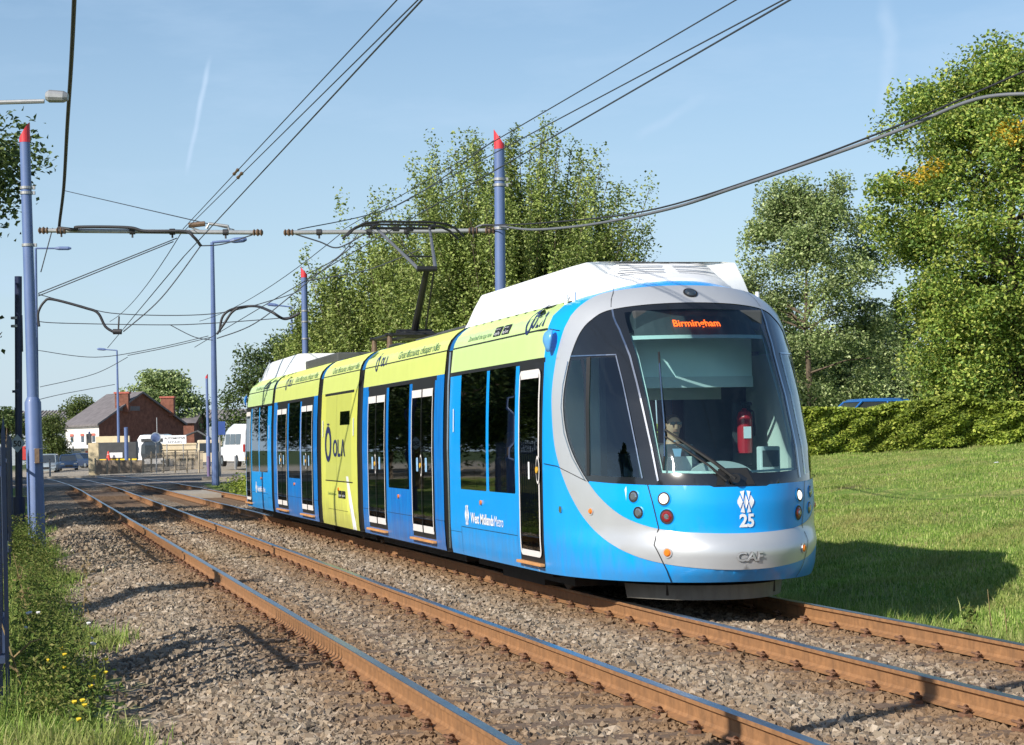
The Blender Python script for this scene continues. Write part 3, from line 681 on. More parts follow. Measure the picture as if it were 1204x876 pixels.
def frame_at(f, a, v, off=0.0):
    X = f(np.array([a]), np.array([v]))[0]; n = normal(f, np.array([a]), np.array([v]))[0]
    return Vector(X)+Vector(n)*off, Vector(n)
pods_ = []
def cab_section(parent, ends, rear=False):
    """one driving section: nose, flat sides, roof; local y runs back from the nose, 'ends' is where the bellows begins"""
    root = parent
    V2, R = partition(loops, 0.05, 0.06, (-1, 1, .25, ZTOP))
    body = []
    body.append(patch('shell', V2, R['base'], nose, M['blue'], root))
    patch('silver_ring', V2, R['silver'], nose, M['silver'], root, 0.006)
    patch('black_mask', V2, R['mask'], nose, M['black_gloss'], root)
    fp = patch('front_panel', V2, R['panel'], nose, M['blue'], root, 0.004)
    patch('windscreen', V2, R['screen'], nose, M['windscreen'], root)
    for k in ('sidewin', 'sidewinR'): patch('cab_side_window', V2, R[k], nose, M['cabglass'], root)
    for k in ('quarter', 'quarterR'): patch('quarter_light', V2, R[k], nose, M['cabglass'], root)
    # sides
    for f, sg in ((left_side, -1), (right_side, 1)):
        def Y(y): return -y if sg < 0 else y
        def rect(y0, y1, z0, z1, r=.03): 
            a, b_ = sorted((Y(y0), Y(y1))); return dense(rrect(a, b_, z0, z1, r), 0.25)
        door = rect(.545, 1.505, .30, 2.405, .02); w1 = rect(1.66, 2.87, 1.035, 2.405); w2 = rect(3.0, 4.33, 1.035, 2.405)
        fas = rect(.52, ends, 2.395, 2.445, .005)
        dom = (min(Y(YB), Y(ends)), max(Y(YB), Y(ends)), .25, ZTOP)
        gy = (.20 if True else 0)
        lp = [('base', [(dom[0], .25), (dom[1], .25), (dom[1], ZTOP), (dom[0], ZTOP)]),
              ('green', dense([(Y(.56), 2.445), (Y(ends), 2.445), (Y(ends), ZTOP), (Y(.56), ZTOP)], .1)), ('fascia', fas), ('door', door), ('win', w1), ('win', w2)]
        V3, R3 = partition(lp, 0.4, 0.07, dom)
        patch('side_panel', V3, R3['base'], f, M['blue'], root)
        patch('advert_fascia', V3, R3['green'], f, M['green'], root)
        patch('black_fascia', V3, np.concatenate([R3['fascia'], R3['door']]), f, M['black'], root)
        for k, (y0, y1) in enumerate(((1.66, 2.87), (3.0, 4.33))):
            cen = V3[R3['win']].mean(1)[:, 0]; lo, hi = sorted((Y(y0), Y(y1))); sel = R3['win'][(cen > lo) & (cen < hi)]
            patch('saloon_window', V3, sel, f, M['darkglass'], root)
        # advert on nose shoulder: the green runs a little onto the curve
        # door leaf
        add_door(root, f, Y, .60, 1.46, 1, .40, 2.335)
        b = MB(); 
        b.disc(*frame_at(f, Y(3.26), .90), .028, .02, M['orange'], 14); b.build('call_button', root)
        b = MB(); ribbon(b, f, [(Y(1.60), .59), (Y(4.32), .59), (Y(4.32), .26)], .007, M['black'], .002); ribbon(b, f, [(Y(1.60), .30), (Y(1.60), .75)], .005, M['blue_dirty'], .002)
        ribbon(b, f, [(Y(.56), 2.735), (Y(ends), 2.735)], .018, M['black'], .002); ribbon(b, f, [(Y(ends)-.0, .52), (Y(4.32), .52)], .005, M['black'], .002)
        ribbon(b, f, [(Y(.54), 1.36), (Y(.54), 1.362)], .004, M['black'], .002); b.build('panel_gaps', root)
        b = MB(); a_ = Y(4.66); poly_on(b, f, [(a_-.02, 1.72), (a_+.02, 1.72), (a_+.02, 2.0), (a_-.02, 2.0)], M['decal_white'], .012); b.build('white_reflector', root)
        if sg < 0:
            b = MB(); text_on(b, f, 'West Midlands ', Y(3.80), .655, .165, M['decal_white'], width=1.14, bold=.004)
            text_on(b, f, 'Metro', Y(2.63), .655, .165, M['decal_white'], width=.42)
            metro_logo(b, f, Y(4.0), .735, .24, 1.0); b.build('operator_lettering', root)
            b = MB(); ola_logo(b, f, Y(1.45), 2.70, .30, Y(1.22), 2.775, .15, .50)
            b.build('advert_emblem', root); b = MB()
            text_on(b, f, 'Download the app now', Y(4.16), 2.785, .085, M['dkgreen'], width=1.17); b.build('advert_slogan', root)
            for (y0, s1, s2) in ((2.90, 'Get it on', 'Google Play'), (2.50, 'Download on', 'App Store')):
                b = MB(); poly_on(b, f, rrect(Y(y0), Y(y0)+.34, 2.775, 2.88, .015), M['black'], .005)
                text_on(b, f, s2, Y(y0)+.04, 2.79, .05, M['decal_white'], width=.26, off=.008); text_on(b, f, s1, Y(y0)+.06, 2.845, .022, M['decal_white'], width=.2, off=.008); b.build('store_badge', root)
            for t_, y_ in (('T5', 1.42), ('T6', .82)): b = MB(); text_on(b, f, t_, Y(y_), .262, .05, M['decal_white']); b.build('jacking_mark', root)
    # front details
    b = MB()
    for P_ in ([(-.414, 1.163), (-.397, 1.006), (-.369, .755)], [(-.369, .755), (-.401, .602), (-.362, .43), (-.32, .258)]):
        for s in (1, -1): ribbon(b, nose, [(a*s, z) for a, z in P_], .010, M['black'], .009)
    for s in (1, -1):
        ribbon(b, nose, [(-.995*s, 1.366), (-.895*s, 1.342), (-.80*s, 1.27), (-.714*s, 1.198)], .007, M['black'], .009)
        ribbon(b, nose, [(-.89*s, 2.70), (-1.0*s, 2.73)], .008, M['black'], .008)
        ribbon(b, nose, [(-.62*s, 3.05), (-.56*s, 3.0), (-.52*s, 2.88)], .006, M['black'], .009)
    b.build('panel_gaps', root)
    for s in (1, -1):
        b = MB()   # bright pillar trims beside the screen
        ribbon(b, nose, [(-.508*s, 2.86), (-.459*s, 2.67), (-.417*s, 2.398), (-.402*s, 2.138), (-.389*s, 1.824), (-.377*s, 1.484), (-.366*s, 1.20)], .018, M['chrome'], .010)
        ribbon(b, nose, [(-.494*s, 2.41), (-.475*s, 2.14), (-.461*s, 1.822), (-.445*s, 1.406), (-.436*s, 1.225)], .012, M['chrome'], .008)
        ribbon(b, nose, [(-.785*s, 2.43), (-.67*s, 2.425), (-.492*s, 2.418)], .012, M['chrome'], .008)
        ribbon(b, nose, [(-.66*s, 2.41), (-.684*s, 1.906), (-.698*s, 1.41), (-.704*s, 1.25)], .05, M['black'], .006)
        ribbon(b, nose, [(-.80*s, 2.38), (-.838*s, 2.15), (-.853*s, 1.926), (-.837*s, 1.67), (-.793*s, 1.44), (-.722*s, 1.21)], .014, M['chrome'], .012)
        b.build('pillar_trim', root)
    # lamps in their recesses
    for s in (1, -1):
        for (q, v, r, kind) in ((-.345, 1.034, .055, 'lamp_on'), (-.333, .868, .062, 'red'), (-.481, 1.056, .048, 'lens'), (-.461, .905, .048, 'lens')):
            c, n = frame_at(nose, q*s, v, .002)
            h = MB(); h.disc(c, n, r+.020, .006, M['blue'], 22, r+.010); h.disc(c, n, r+.008, .010, M['black'], 22); 
            o = h.build('lamp_recess', root)
            l = MB(); l.disc(c+n*.008, n, r-.006, .012, M[kind], 22, r*.6)
            if kind == 'red': l.disc(c+n*.018, n, r*.45, .012, M['lens'], 16, r*.3)
            l.build('headlight' if kind == 'lamp_on' else 'tail_light' if kind == 'red' else 'fog_light', o)
        for (q, v, r) in ((-.694, .908, .03), (-.345, .534, .04)):
            c, n = frame_at(nose, q*s, v, .008); l = MB(); l.disc(c, n, r+.008, .006, M['silver'], 16); l.disc(c+n*.004, n, r, .016, M['orange'], 16, r*.6); l.build('indicator', root)
        c, n = frame_at(nose, -.878*s, .912, .0); l = MB(); l.disc(c, n, .034, .012, M['chrome'], 14); l.build('side_sensor', root)
        # side camera pod
        c, n = frame_at(nose, -.935*s, 2.60, .0); b = MB()
        prof = [(0.002, .13), (.045, .122), (.075, .09), (.085, .045), (.080, .0), (.05, -.06), (.03, -.10)]
        zq = Vector((0, 0, 1)); X_ = n.cross(zq).normalized(); Zd = X_.cross(n).normalized()
        mt = Matrix((X_, n, Zd)).transposed().to_4x4()
        v_, f_, nn = [], [], 18
        for (r, h) in prof:
            for k in range(nn):
                a = 2*math.pi*k/nn; v_.append(c+X_*(r*math.cos(a))+n*(max(0.0, h*.0)+.02+r*.9*(0.6+math.sin(a)*.4)+.02)+Zd*(h-.02))
        for i_ in range(len(prof)-1):
            for k in range(nn): f_.append((i_*nn+k, i_*nn+(k+1) % nn, (i_+1)*nn+(k+1) % nn, (i_+1)*nn+k))
        f_.append(tuple(range(nn))); f_.append(tuple((len(prof)-1)*nn+k for k in range(nn))); b.add(v_, f_, M['podblue'])
        o = b.build('camera_pod', root, True); pods_.append(o)
    c, n = frame_at(nose, 0, 2.965, .004); b = MB(); b.disc(c, n, .072, .012, M['black'], 24); b.disc(c+n*.010, n, .058, .02, M['glassdark'], 24, .040); b.build('roof_camera', root)
    # maker's badge (raised), fleet number, emblem
    b = MB(); text_on(b, nose, 'CAF', 0.012, .455, .115, M['silver'], sa=.39, off=.018, bold=.004, width=.30, center=True); text_on(b, nose, 'CAF', 0.014, .452, .115, M['grey'], sa=.39, off=.009, bold=.006, width=.30, center=True); b.build('maker_badge', root)
    if not rear or True:
        b = MB(); text_on(b, nose, '25', 0.017, .765, .165, M['decal_white'], sa=.39, off=.012, bold=.006, center=True); metro_logo(b, nose, .012, .995, .205, .39, off=.012); b.build('fleet_number', root)
    # destination display
    b = MB(); led = lambda a, v: nose(a, v)+np.array([0, .10, 0])
    A_ = np.linspace(-.36, .36, 13); bx = [tuple(led(a, z)) for z in (2.60, 2.80) for a in A_]
    b.add(bx, [(i, i+1, 13+i+1, 13+i) for i in range(12)], M['cab_dark']); b.build('display_panel', root)
    b = MB(); text_on(b, led, 'Birmingham', -.005-.0, 2.685, .095, M['led'], sa=.39, off=.012, bold=.002, width=.66, center=True); b.build('destination_lettering', root)
    # wiper: motor cap, arm pair, blade
    b = MB(); pc, n = frame_at(nose, -.03, 1.20, .01); b.disc(pc, n, .045, .05, M['black'], 14)
    pe, n2 = frame_at(nose, -.300, 1.66, .055); pb, n3 = frame_at(nose, -.30, 1.66, .03)
    b.tube([pc+n*.04, pc.lerp(pe, .3)+n*.06, pe], [.022, .018, .010], M['black'], 6)
    p2, _ = frame_at(nose, -.065, 1.19, .03); pe2, _ = frame_at(nose, -.305, 1.60, .045); b.tube([p2, p2.lerp(pe2, .3)+n*.05, pe2], [.016, .012, .008], M['black'], 6)
    bl = [frame_at(nose, q, v, .02)[0] for q, v in ((-.262, 2.42), (-.278, 2.2), (-.29, 1.95), (-.30, 1.7), (-.32, 1.45), (-.335, 1.30))]
    b.tube(bl, .010, M['black'], 6); bl2 = [frame_at(nose, q, v, .034)[0] for q, v in ((-.27, 2.3), (-.29, 1.95), (-.30, 1.7), (-.32, 1.42))]; b.tube(bl2, .007, M['chrome'], 6)
    q0 = [frame_at(nose, q, v, .012)[0] for q, v in ((-.11, 1.15), (-.095, 1.30), (.03, 1.30), (.06, 1.15))]
    b.add(q0, [(0, 3, 2, 1)], M['black']); b.build('wiper', root)
    # valance under the nose with coupler cover
    pts = []; b = MB(); n_ = 16
    for z, sc in ((.06, .93), (.20, .96)):
        for i_ in range(n_+1):
            q = -0.62+1.24*i_/n_; X = nose(q, .25); pts.append((X[0]*sc*.82, X[1]*.88+.12, z))
    b.add(pts, [(i_, i_+1, n_+1+i_+1, n_+1+i_) for i_ in range(n_)], M['skirt'])
    b.add([(p[0], p[1], .20) for p in pts[:n_+1]]+[(p[0], p[1]+.5, .20) for p in pts[:n_+1]], [(i_, i_+1, n_+1+i_+1, n_+1+i_) for i_ in range(n_)], M['dark_under'])
    b.build('valance', root)
    # underside closing plate and underframe boxes
    b = MB(); Q = np.linspace(-1, 1, 33); X = nose(Q, .25); v_ = [tuple(x) for x in X]+[(1.31, ends, .25), (-1.31, ends, .25)]
    b.add(v_, [tuple(range(len(v_)))[::-1]], M['dark_under']); b.box(-1.0, 1.0, .6, ends, .10, .235, M['dark_under']); b.box(-.55, .55, -1.0, .6, .10, .235, M['dark_under']); b.box(-.95, .95, 2.0, 3.9, .02, .10, M['dark_under']); b.build('underframe', root)
    # roof skin
    v_ = []; f_ = []; Q = np.linspace(0, 1, 17)
    for q in Q: a = nose(-q, ZTOP); c_ = nose(q, ZTOP); v_ += [tuple(a), tuple(c_)]
    for i_ in range(16): f_.append((2*i_, 2*i_+2, 2*i_+3, 2*i_+1))
    k = len(v_); v_ += [(-wf(ZTOP), ends, ZTOP), (wf(ZTOP), ends, ZTOP)]; f_.append((k-2, k, k+1, k-1)); mesh_obj('roof', v_, f_, M['green'] if False else M['white'], root)
    # white roof fairing
    roof_fairing(root, ends)
    # end wall
    b = MB(); zz = [.25, .6, 1.5, 2.4, 2.75, 2.9, 3.0, ZTOP]; pr = [(-float(wf(z))+.01, ends-.005, z) for z in zz]+[(float(wf(z))-.01, ends-.005, z) for z in reversed(zz)]
    b.add(pr, [tuple(range(len(pr)))[::-1]], M['black']); b.build('end_wall', root)
    return root

def add_door(root, f, Y, y0, y1, leaves, z0, z1):
    """door: dark glazed leaves, each set with rounded white band; oval button plate"""
    d = MB(); a0, a1 = sorted((Y(y0), Y(y1)))
    poly = lambda P_, m_, off: poly_strip(d, f, P_, m_, off)
    # glass
    w_ = (a1-a0)/leaves
    n = 10
    for k in range(leaves):
        l0, l1 = a0+k*w_+.015, a0+(k+1)*w_-.015
        zs = np.linspace(z0+.02, z1-.02, 14)
        P_ = [(l0, z) for z in zs]+[(l1, z) for z in zs]; X = f(np.array([p[0] for p in P_]), np.array([p[1] for p in P_])); X = X+normal(f, np.array([p[0] for p in P_]), np.array([p[1] for p in P_]))*.008
        d.add(X.tolist(), [(i_, 14+i_, 14+i_+1, i_+1) for i_ in range(13)], M['doorglass'])
    door = d.build('door', root, True)
    b = MB()
    if leaves == 1:
        out_ = dense(rrect(a0+.01, a1-.01, z0, z1, .07), .06); inn = dense(rrect(a0+.055, a1-.055, z0+.05, z1-.10, .04), .06)
        ribbon(b, f, dense(rrect(a0+.03, a1-.03, z0+.02, z1-.02, .06), .05), .036, M['white_frame'], .014, True)
        ribbon(b, f, [(a0+.07, z1-.055), (a1-.07, z1-.055)], .075, M['white_frame'], .013); ribbon(b, f, [(a0+.07, z0+.04), (a1-.07, z0+.04)], .05, M['white_frame'], .013)
    else:
        ribbon(b, f, [(a0+.02, z0+.03), (a0+.02, z1-.02)], .030, M['white_frame'], .014); ribbon(b, f, [(a1-.02, z0+.03), (a1-.02, z1-.02)], .030, M['white_frame'], .014)
        mid = (a0+a1)/2
        for (l, r) in ((a0+.005, mid-.03), (mid+.03, a1-.005)):
            ribbon(b, f, [(l, z1-.05), (r, z1-.05)], .10, M['white_frame'], .014); ribbon(b, f, [(l, z0+.045), (r, z0+.045)], .09, M['white_frame'], .014)
        ribbon(b, f, [(mid, z0-.02), (mid, z1)], .030, M['black'], .020)
    b.build('white_band', door)
    mid = (a0+a1)/2 if leaves > 1 else (a1-.03 if True else 0)
    if leaves == 1: mid = max(a0, a1)-.04 if Y(1) < 0 else min(a0, a1)+.04
    h = MB(); el = [(mid+.062*math.cos(t), 1.30+.145*math.sin(t)) for t in np.linspace(0, 2*math.pi, 20)[:-1]]; el2 = [(mid+.045*math.cos(t), 1.30+.115*math.sin(t)) for t in np.linspace(0, 2*math.pi, 20)[:-1]]
    poly_on(h, f, el, M['white_frame'], .024); poly_on(h, f, el2, M['black'], .027)
    c, nn = frame_at(f, mid, 1.30, .028); h.disc(c, nn, .034, .012, M['yellow_btn'], 14); h.build('door_button', door)
    s_ = MB()
    if leaves > 1:
        for dx in (-.30, .27): poly_on(s_, f, rrect(mid+dx-.06, mid+dx+.06, 1.22, 1.40, .015), M['stickerblue'], .012)
    else:
        poly_on(s_, f, rrect(mid-.42, mid-.36, 1.20, 1.38, .01), M['decal_white'], .012)
    s_.build('sticker', door)
    st_ = MB(); m0, m1 = f(np.array([a0-.06]), np.array([.33]))[0], f(np.array([a1+.06]), np.array([.33]))[0]
    sx = -1 if m0[0] < 0 else 1; ys = sorted((m0[1], m1[1]))
    st_.box(min(m0[0], m0[0]+sx*.055), max(m0[0], m0[0]+sx*.055), ys[0], ys[1], .315, .345, M['step'], .006); st_.build('step', root)
def poly_strip(*a): pass
def metro_logo(b, f, a, v, h, sa, off=.006):
    """emblem: a disc cut into lozenges"""
    R_ = h/2
    def circ(P_):
        o = []
        for x, y in P_: o.append((a+x*R_*sa*.92, v+y*R_))
        return o
    g = .05
    # three lozenges in the middle row and triangles above and below, clipped by the disc
    loz = [(-.62, 0), (0, 0), (.62, 0)]
    for (cx, cy) in loz:
        hw, hh = .27, (.58 if cx == 0 else .52)
        if cx == 0: P_ = [(0, -.62), (hw, 0), (0, .62), (-hw, 0)]
        else:
            s = 1 if cx > 0 else -1
            P_ = [(s*.62-s*.0, -.60), (s*.96, -.12), (s*.98, .12), (s*.62, .60), (s*.35, 0)]
        if f is left_side or True: poly_on(b, f, circ(P_), M['decal_white'], off)
    for s in (-1, 1):
        poly_on(b, f, circ([(s*.12, 1.0), (s*.60, .92) if s < 0 else (s*.60, .92), (s*.31, .12)]), M['decal_white'], off)
        poly_on(b, f, circ([(s*.31, -.12), (s*.60, -.92), (s*.12, -1.0)]), M['decal_white'], off)
def ola_logo(b, f, a, v, h, ta, tv, th_, tw):
    """tall ring mark with a small stalk, then the wordmark"""
    cx = a+.14; cy = v+h/2; n = 28; V = []
    A_ = []; B_ = []
    for k in range(n):
        t = 2*math.pi*k/n
        for (rx, ry, oy) in ((h*.44, h*.46, 0), (h*.27, h*.30, -.02*h)): A_.append(cx+rx*math.cos(t)); B_.append(cy+oy+ry*math.sin(t))
    A_ = np.array(A_); B_ = np.array(B_); X = f(A_, B_)+normal(f, A_, B_)*.006
    b.add(X.tolist(), [(2*k, 2*((k+1) % n), 2*((k+1) % n)+1, 2*k+1) for k in range(n)], M['navy'])
    poly_on(b, f, [(cx-.03*h/.3, v+h*.96), (cx+.04*h/.3, v+h*.96), (cx+.08*h/.3, v+h*1.08), (cx-.07*h/.3, v+h*1.08)], M['navy'], .006)
    text_on(b, f, 'OL', ta, tv, th_*1.35, M['navy'], width=tw*.62, bold=.006)
    # barless A
    x0 = ta+tw*.66; wA = tw*.34; s = wA*.26
    poly_on(b, f, [(x0, tv), (x0+s, tv), (x0+wA*.56, tv+th_*.98), (x0+wA*.40, tv+th_*.98)], M['navy'], .006)
    poly_on(b, f, [(x0+wA-s, tv), (x0+wA, tv), (x0+wA*.60, tv+th_*.98), (x0+wA*.44, tv+th_*.98)], M['navy'], .0065)
M['podblue'] = mat('camera_pod_paint', (0.10, 0.33, 0.66), 0.3, coat=0.4, var=0.03)
M['glassdark'] = mat('dark_camera_lens', (0.03, 0.04, 0.05), 0.06, coat=1.0)
M['doorglass'] = glass_mat('door_glass', (0.5, 0.5, 0.45), 0.30, 0.05)
M['yellow_btn'] = mat('door_button_amber', (0.65, 0.36, 0.03), 0.4)
M['stickerblue'] = mat('pale_blue_sticker', (0.25, 0.45, 0.70), 0.5, var=0.3, scale=20)
def roof_fairing(root, ends):
    """white cover: a rounded wall that follows the brow, sloping in to a flat top"""
    y1 = 5.45; path = []
    for y in np.linspace(y1, .62, 9): path.append((-1.0, y, 3.02, -1.0, 0.0))
    for q in np.linspace(-.97, .97, 37):
        X = nose(q, 3.06); X2 = nose(q+.01, 3.06); t = Vector((X2[0]-X[0], X2[1]-X[1], 0)).normalized(); n_ = Vector((t.y, -t.x, 0))
        path.append((X[0]*.96, X[1]+.06, X[2]-.02, n_.x, n_.y))
    for y in np.linspace(.62, y1, 9): path.append((1.0, y, 3.02, 1.0, 0.0))
    V = []; m = len(path)
    for (x, y, z, nx, ny) in path:
        fr = min(1, max(0, -ny)); top = 3.405+.02*min(1, max(0, y)/1.0)
        ins = .20+.36*fr
        # slanted tail
        tail = max(0, (y-(y1-.12))/.12)
        for (f_, dz) in ((0, 0), (.04/ins*1.0, .07), (.55, .60), (.90, .93), (1.0, 1.0), (1.0+.12/ins, 1.02)):
            zz = z+(top-z)*(dz if dz != .07 else .07/(top-z)); V.append((x-nx*ins*f_, y-ny*ins*f_-tail*(dz*.12), zz))
    k_ = 6; F_ = [(i*k_+k, (i+1)*k_+k, (i+1)*k_+k+1, i*k_+k+1) for i in range(m-1) for k in range(k_-1)]
    for i in range(m//2): F_.append((i*k_+5, (i+1)*k_+5, (m-2-i)*k_+5, (m-1-i)*k_+5) if i+1 != m-2-i else (i*k_+5, (i+1)*k_+5, (m-1-i)*k_+5))
    F_.append(tuple(range(5, -1, -1))+tuple((m-1)*k_+k for k in range(k_)))
    b = MB(); b.add(V, F_, M['white']); o = auto_smooth(b.build('roof_fairing', root), 38)
    def slope(xf, t):
        """point on the front slope: xf across, t up"""
        xf = np.asarray(xf, float); t = np.asarray(t, float); P0 = np.array([nose(q, 3.06) for q in np.linspace(-.97, .97, 37)]); x0 = P0[:, 0]*.96
        yb = np.interp(xf, x0, P0[:, 1]+.06); zb = np.interp(xf, x0, P0[:, 2]-.015); return np.stack([xf, yb+.53*t, zb+(3.41-zb)*t*1.04], -1)
    for sx in (-1, 1):
        for (t, a0, a1) in ((.50, .07, .52), (.68, .06, .50), (.86, .05, .47)):
            s_ = MB(); lo, hi = sorted((sx*a0, sx*a1)); ribbon(s_, slope, [(lo, t), (hi, t)], .020, M['galv'], .020, fine=.03); s_.build('grille_slot', o)
    for (x, y, zt) in ((-1.02, .66, 3.09), (-.99, .46, 3.10), (.99, .46, 3.10)):
        e = MB(); e.tube([(x, y, 2.98), (x, y, zt)], .022, M['white'], 8); e.build('lifting_lug', root)

cab_section(tram, 4.93)
def copy_tree(o, parent):
    c = o.copy(); COL.objects.link(c); c.parent = parent
    for ch in list(o.children): copy_tree(ch, c)
    return c
for part_ in list(tram.children):
    if part_.name.startswith(('operator_lettering', 'advert_lettering')): pass
    c = copy_tree(part_, tram); c.location = (0, 26.8, 0); c.rotation_euler = (0, 0, math.pi)
bpy.data.objects.remove(pods_[1])      # the photo shows none on the far side of the front cab
# lettering on the near side of the rear section
b = MB(); YR = lambda y: -y
text_on(b, left_side, 'West Midlands ', -24.2, .62, .15, M['decal_white'], width=.95, bold=.004); text_on(b, left_side, 'Metro', -23.22, .62, .15, M['decal_white'], width=.35); metro_logo(b, left_side, -24.42, .70, .24, 1.0); b.build('operator_lettering', tram)
b = MB(); text_on(b, left_side, 'Download the app now', -24.9, 2.775, .11, M['dkgreen'], width=1.4); poly_on(b, left_side, rrect(-23.4, -23.05, 2.77, 2.90, .01), M['black'], .005); poly_on(b, left_side, rrect(-23.0, -22.65, 2.77, 2.90, .01), M['black'], .005); b.build('advert_lettering', tram)

# ---- the three middle sections
def mid_section(name, y0, y1, kind, flip=False):
    root = tram
    mblue = M['blue_dirty'] if kind == 'S' else M['yellow']
    def rev(y): return (y0+y1)-y if flip else y
    for f, sg in ((left_side, -1), (right_side, 1)):
        def Y(y): return -y if sg < 0 else y
        def rect(a, b_, z0, z1, r=.03):
            a, b_ = rev(a), rev(b_); a, b_ = sorted((Y(a), Y(b_))); return dense(rrect(a, b_, z0, z1, r), .25)
        dom = (min(Y(y0), Y(y1)), max(Y(y0), Y(y1)), .25, ZTOP)
        lp = [('base', [(dom[0], .25), (dom[1], .25), (dom[1], ZTOP), (dom[0], ZTOP)]), ('green', dense([(dom[0], 2.445), (dom[1], 2.445), (dom[1], ZTOP), (dom[0], ZTOP)], .1))]
        if kind == 'S':
            o1, o2 = y0+.55, y0+3.88
            lp += [('fascia', rect(y0+.45, y1-.45, 2.385, 2.444, .005)), ('door', rect(o1, o1+1.46, .36, 2.39, .01)), ('door', rect(o2, o2+1.46, .36, 2.39, .01)), ('win', rect(y0+2.2, y0+3.70, .97, 2.39, .02))]
        else:
            lp += [('fascia', rect(y0+.35, y1-.35, 2.40, 2.444, .005)), ('olive', rect(y0+.55, y1-.5, 1.0, 2.39, .01)), ('win', rect(y0+.70, y0+1.65, 1.90, 2.12, .01)), ('stripe', [(Y(y0+.30), .25), (Y(y0+.62), .25), (Y(y0+1.08), 1.08), (Y(y0+.86), 1.08)][::(1 if sg > 0 else -1)])]
        V3, R3 = partition(lp, .4, .07, dom)
        patch('side_panel', V3, R3['base'], f, mblue, root); patch('advert_fascia', V3, R3['green'], f, M['lime'], root)
        blk = [R3[k] for k in ('fascia', 'door') if k in R3]; patch('black_fascia', V3, np.concatenate(blk), f, M['black'], root)
        if 'olive' in R3: patch('advert_panel', V3, R3['olive'], f, M['yellow2'], root)
        if 'stripe' in R3: patch('white_flash', V3, R3['stripe'], f, M['white'], root)
        patch('saloon_window', V3, R3['win'], f, M['darkglass'], root)
        b = MB(); ribbon(b, f, [(Y(y0), 2.735), (Y(y1), 2.735)], .016, M['black'], .002)
        if kind == 'S':
            for (a, c) in ((y0+.0, y0+.5), (y0+2.05, y0+3.83), (y1-.52, y1)): ribbon(b, f, [(Y(rev(a)), .62), (Y(rev(c)), .62)], .006, M['black'], .002)
            if sg < 0: pass
            b.build('panel_gaps', root)
            for o_ in (o1, o2):
                a, c = sorted((rev(o_), rev(o_+1.46))); add_door(root, f, Y, a+.04, c-.04, 2, .43, 2.29)
            c, n = frame_at(f, Y(rev(y0+2.95)), .86); k = MB(); k.disc(c, n, .028, .02, M['orange'], 12); k.build('call_button', root)
        else:
            for (a, z0_, z1_) in ((y0+.50, .25, .55), (y0+2.0, 1.0, 2.4)): ribbon(b, f, [(Y(a), z0_), (Y(a), z1_)], .008, M['black'], .003)
            ribbon(b, f, [(Y(y0+.45), .99), (Y(y1-.45), .99)], .018, M['black'], .003); ribbon(b, f, [(Y(y0+.95), .52), (Y(y1-.7), .52), (Y(y1-.7), .27)], .006, M['black'], .003); b.build('panel_gaps', root)
            for yy in (y0+.30, y1-.25):
                k = MB(); poly_on(k, f, [(Y(yy)-.03, 1.72), (Y(yy)+.03, 1.72), (Y(yy)+.03, 2.0), (Y(yy)-.03, 2.0)], M['decal_white'], .01); k.build('white_reflector', root)
            c, n = frame_at(f, Y(y0+1.8), .86); k = MB(); k.disc(c, n, .03, .02, M['orange'], 12); k.build('call_button', root)
        if sg < 0:
            b = MB()
            if kind == 'S':
                if not flip:
                    ola_logo(b, f, Y(y1-.85), 2.64, .26, Y(y1-1.15)+.12, 2.72, .13, .50); b.build('advert_emblem', root); b = MB(); text_on(b, f, 'Great discounts, cheaper rides', Y(8.55), 2.765, .15, M['dkgreen'], width=2.75)
                else:
                    ola_logo(b, f, Y(y1-1.4), 2.64, .26, Y(y1-1.7)+.12, 2.72, .13, .50); b.build('advert_emblem', root); b = MB(); text_on(b, f, 'Great discounts, cheaper rides', Y(18.8), 2.765, .15, M['dkgreen'], width=2.8)
            else:
                text_on(b, f, 'Great discounts, cheaper rides', Y(14.35), 2.765, .14, M['dkgreen'], width=2.6)
                b.build('advert_slogan', root); b = MB()
                cx, cy = Y(14.42), 1.60; A_ = []; B_ = []; n = 36
                for k in range(n):
                    t = 2*math.pi*k/n
                    for (rx, ry, oy) in ((.33, .30, 0), (.20, .20, -.01)): A_.append(cx+rx*math.cos(t)); B_.append(cy+oy+ry*math.sin(t))
                A_ = np.array(A_); B_ = np.array(B_); X = f(A_, B_)+normal(f, A_, B_)*.008; b.add(X.tolist(), [(2*k, 2*((k+1) % n), 2*((k+1) % n)+1, 2*k+1) for k in range(n)], M['navy'])
                poly_on(b, f, [(cx-.13, cy+.34), (cx+.13, cy+.34), (cx+.08, cy+.31), (cx-.08, cy+.31)], M['navy'], .008)
                b.build('advert_emblem', root); b = MB(); text_on(b, f, 'OL', Y(13.92), 1.40, .38, M['navy'], width=.74, bold=.010)
                x0 = Y(13.12); poly_on(b, f, [(x0, 1.4), (x0+.09, 1.4), (x0+.24, 1.67), (x0+.17, 1.67)], M['navy'], .008); poly_on(b, f, [(x0+.33, 1.4), (x0+.42, 1.4), (x0+.25, 1.67), (x0+.18, 1.67)], M['navy'], .0085)
                b.build('advert_wordmark', root); b = MB(); text_on(b, f, 'Download the app now', Y(14.5), .755, .07, M['dkgreen'], width=.85)
                for yy in (13.45, 13.08): b.build('advert_slogan', root); b = MB(); poly_on(b, f, rrect(Y(yy), Y(yy)+.33, .72, .84, .015), M['black'], .005); text_on(b, f, 'Google Play' if yy > 13.2 else 'App Store', Y(yy)+.03, .75, .05, M['decal_white'], width=.27, off=.009)
            b.build('advert_lettering', root)
    # roof, floor, ends
    b = MB(); wt = float(wf(ZTOP)); b.add([(-wt, y0, ZTOP), (wt, y0, ZTOP), (wt, y1, ZTOP), (-wt, y1, ZTOP)], [(0, 1, 2, 3)], M['lime']); b.build('roof', root)
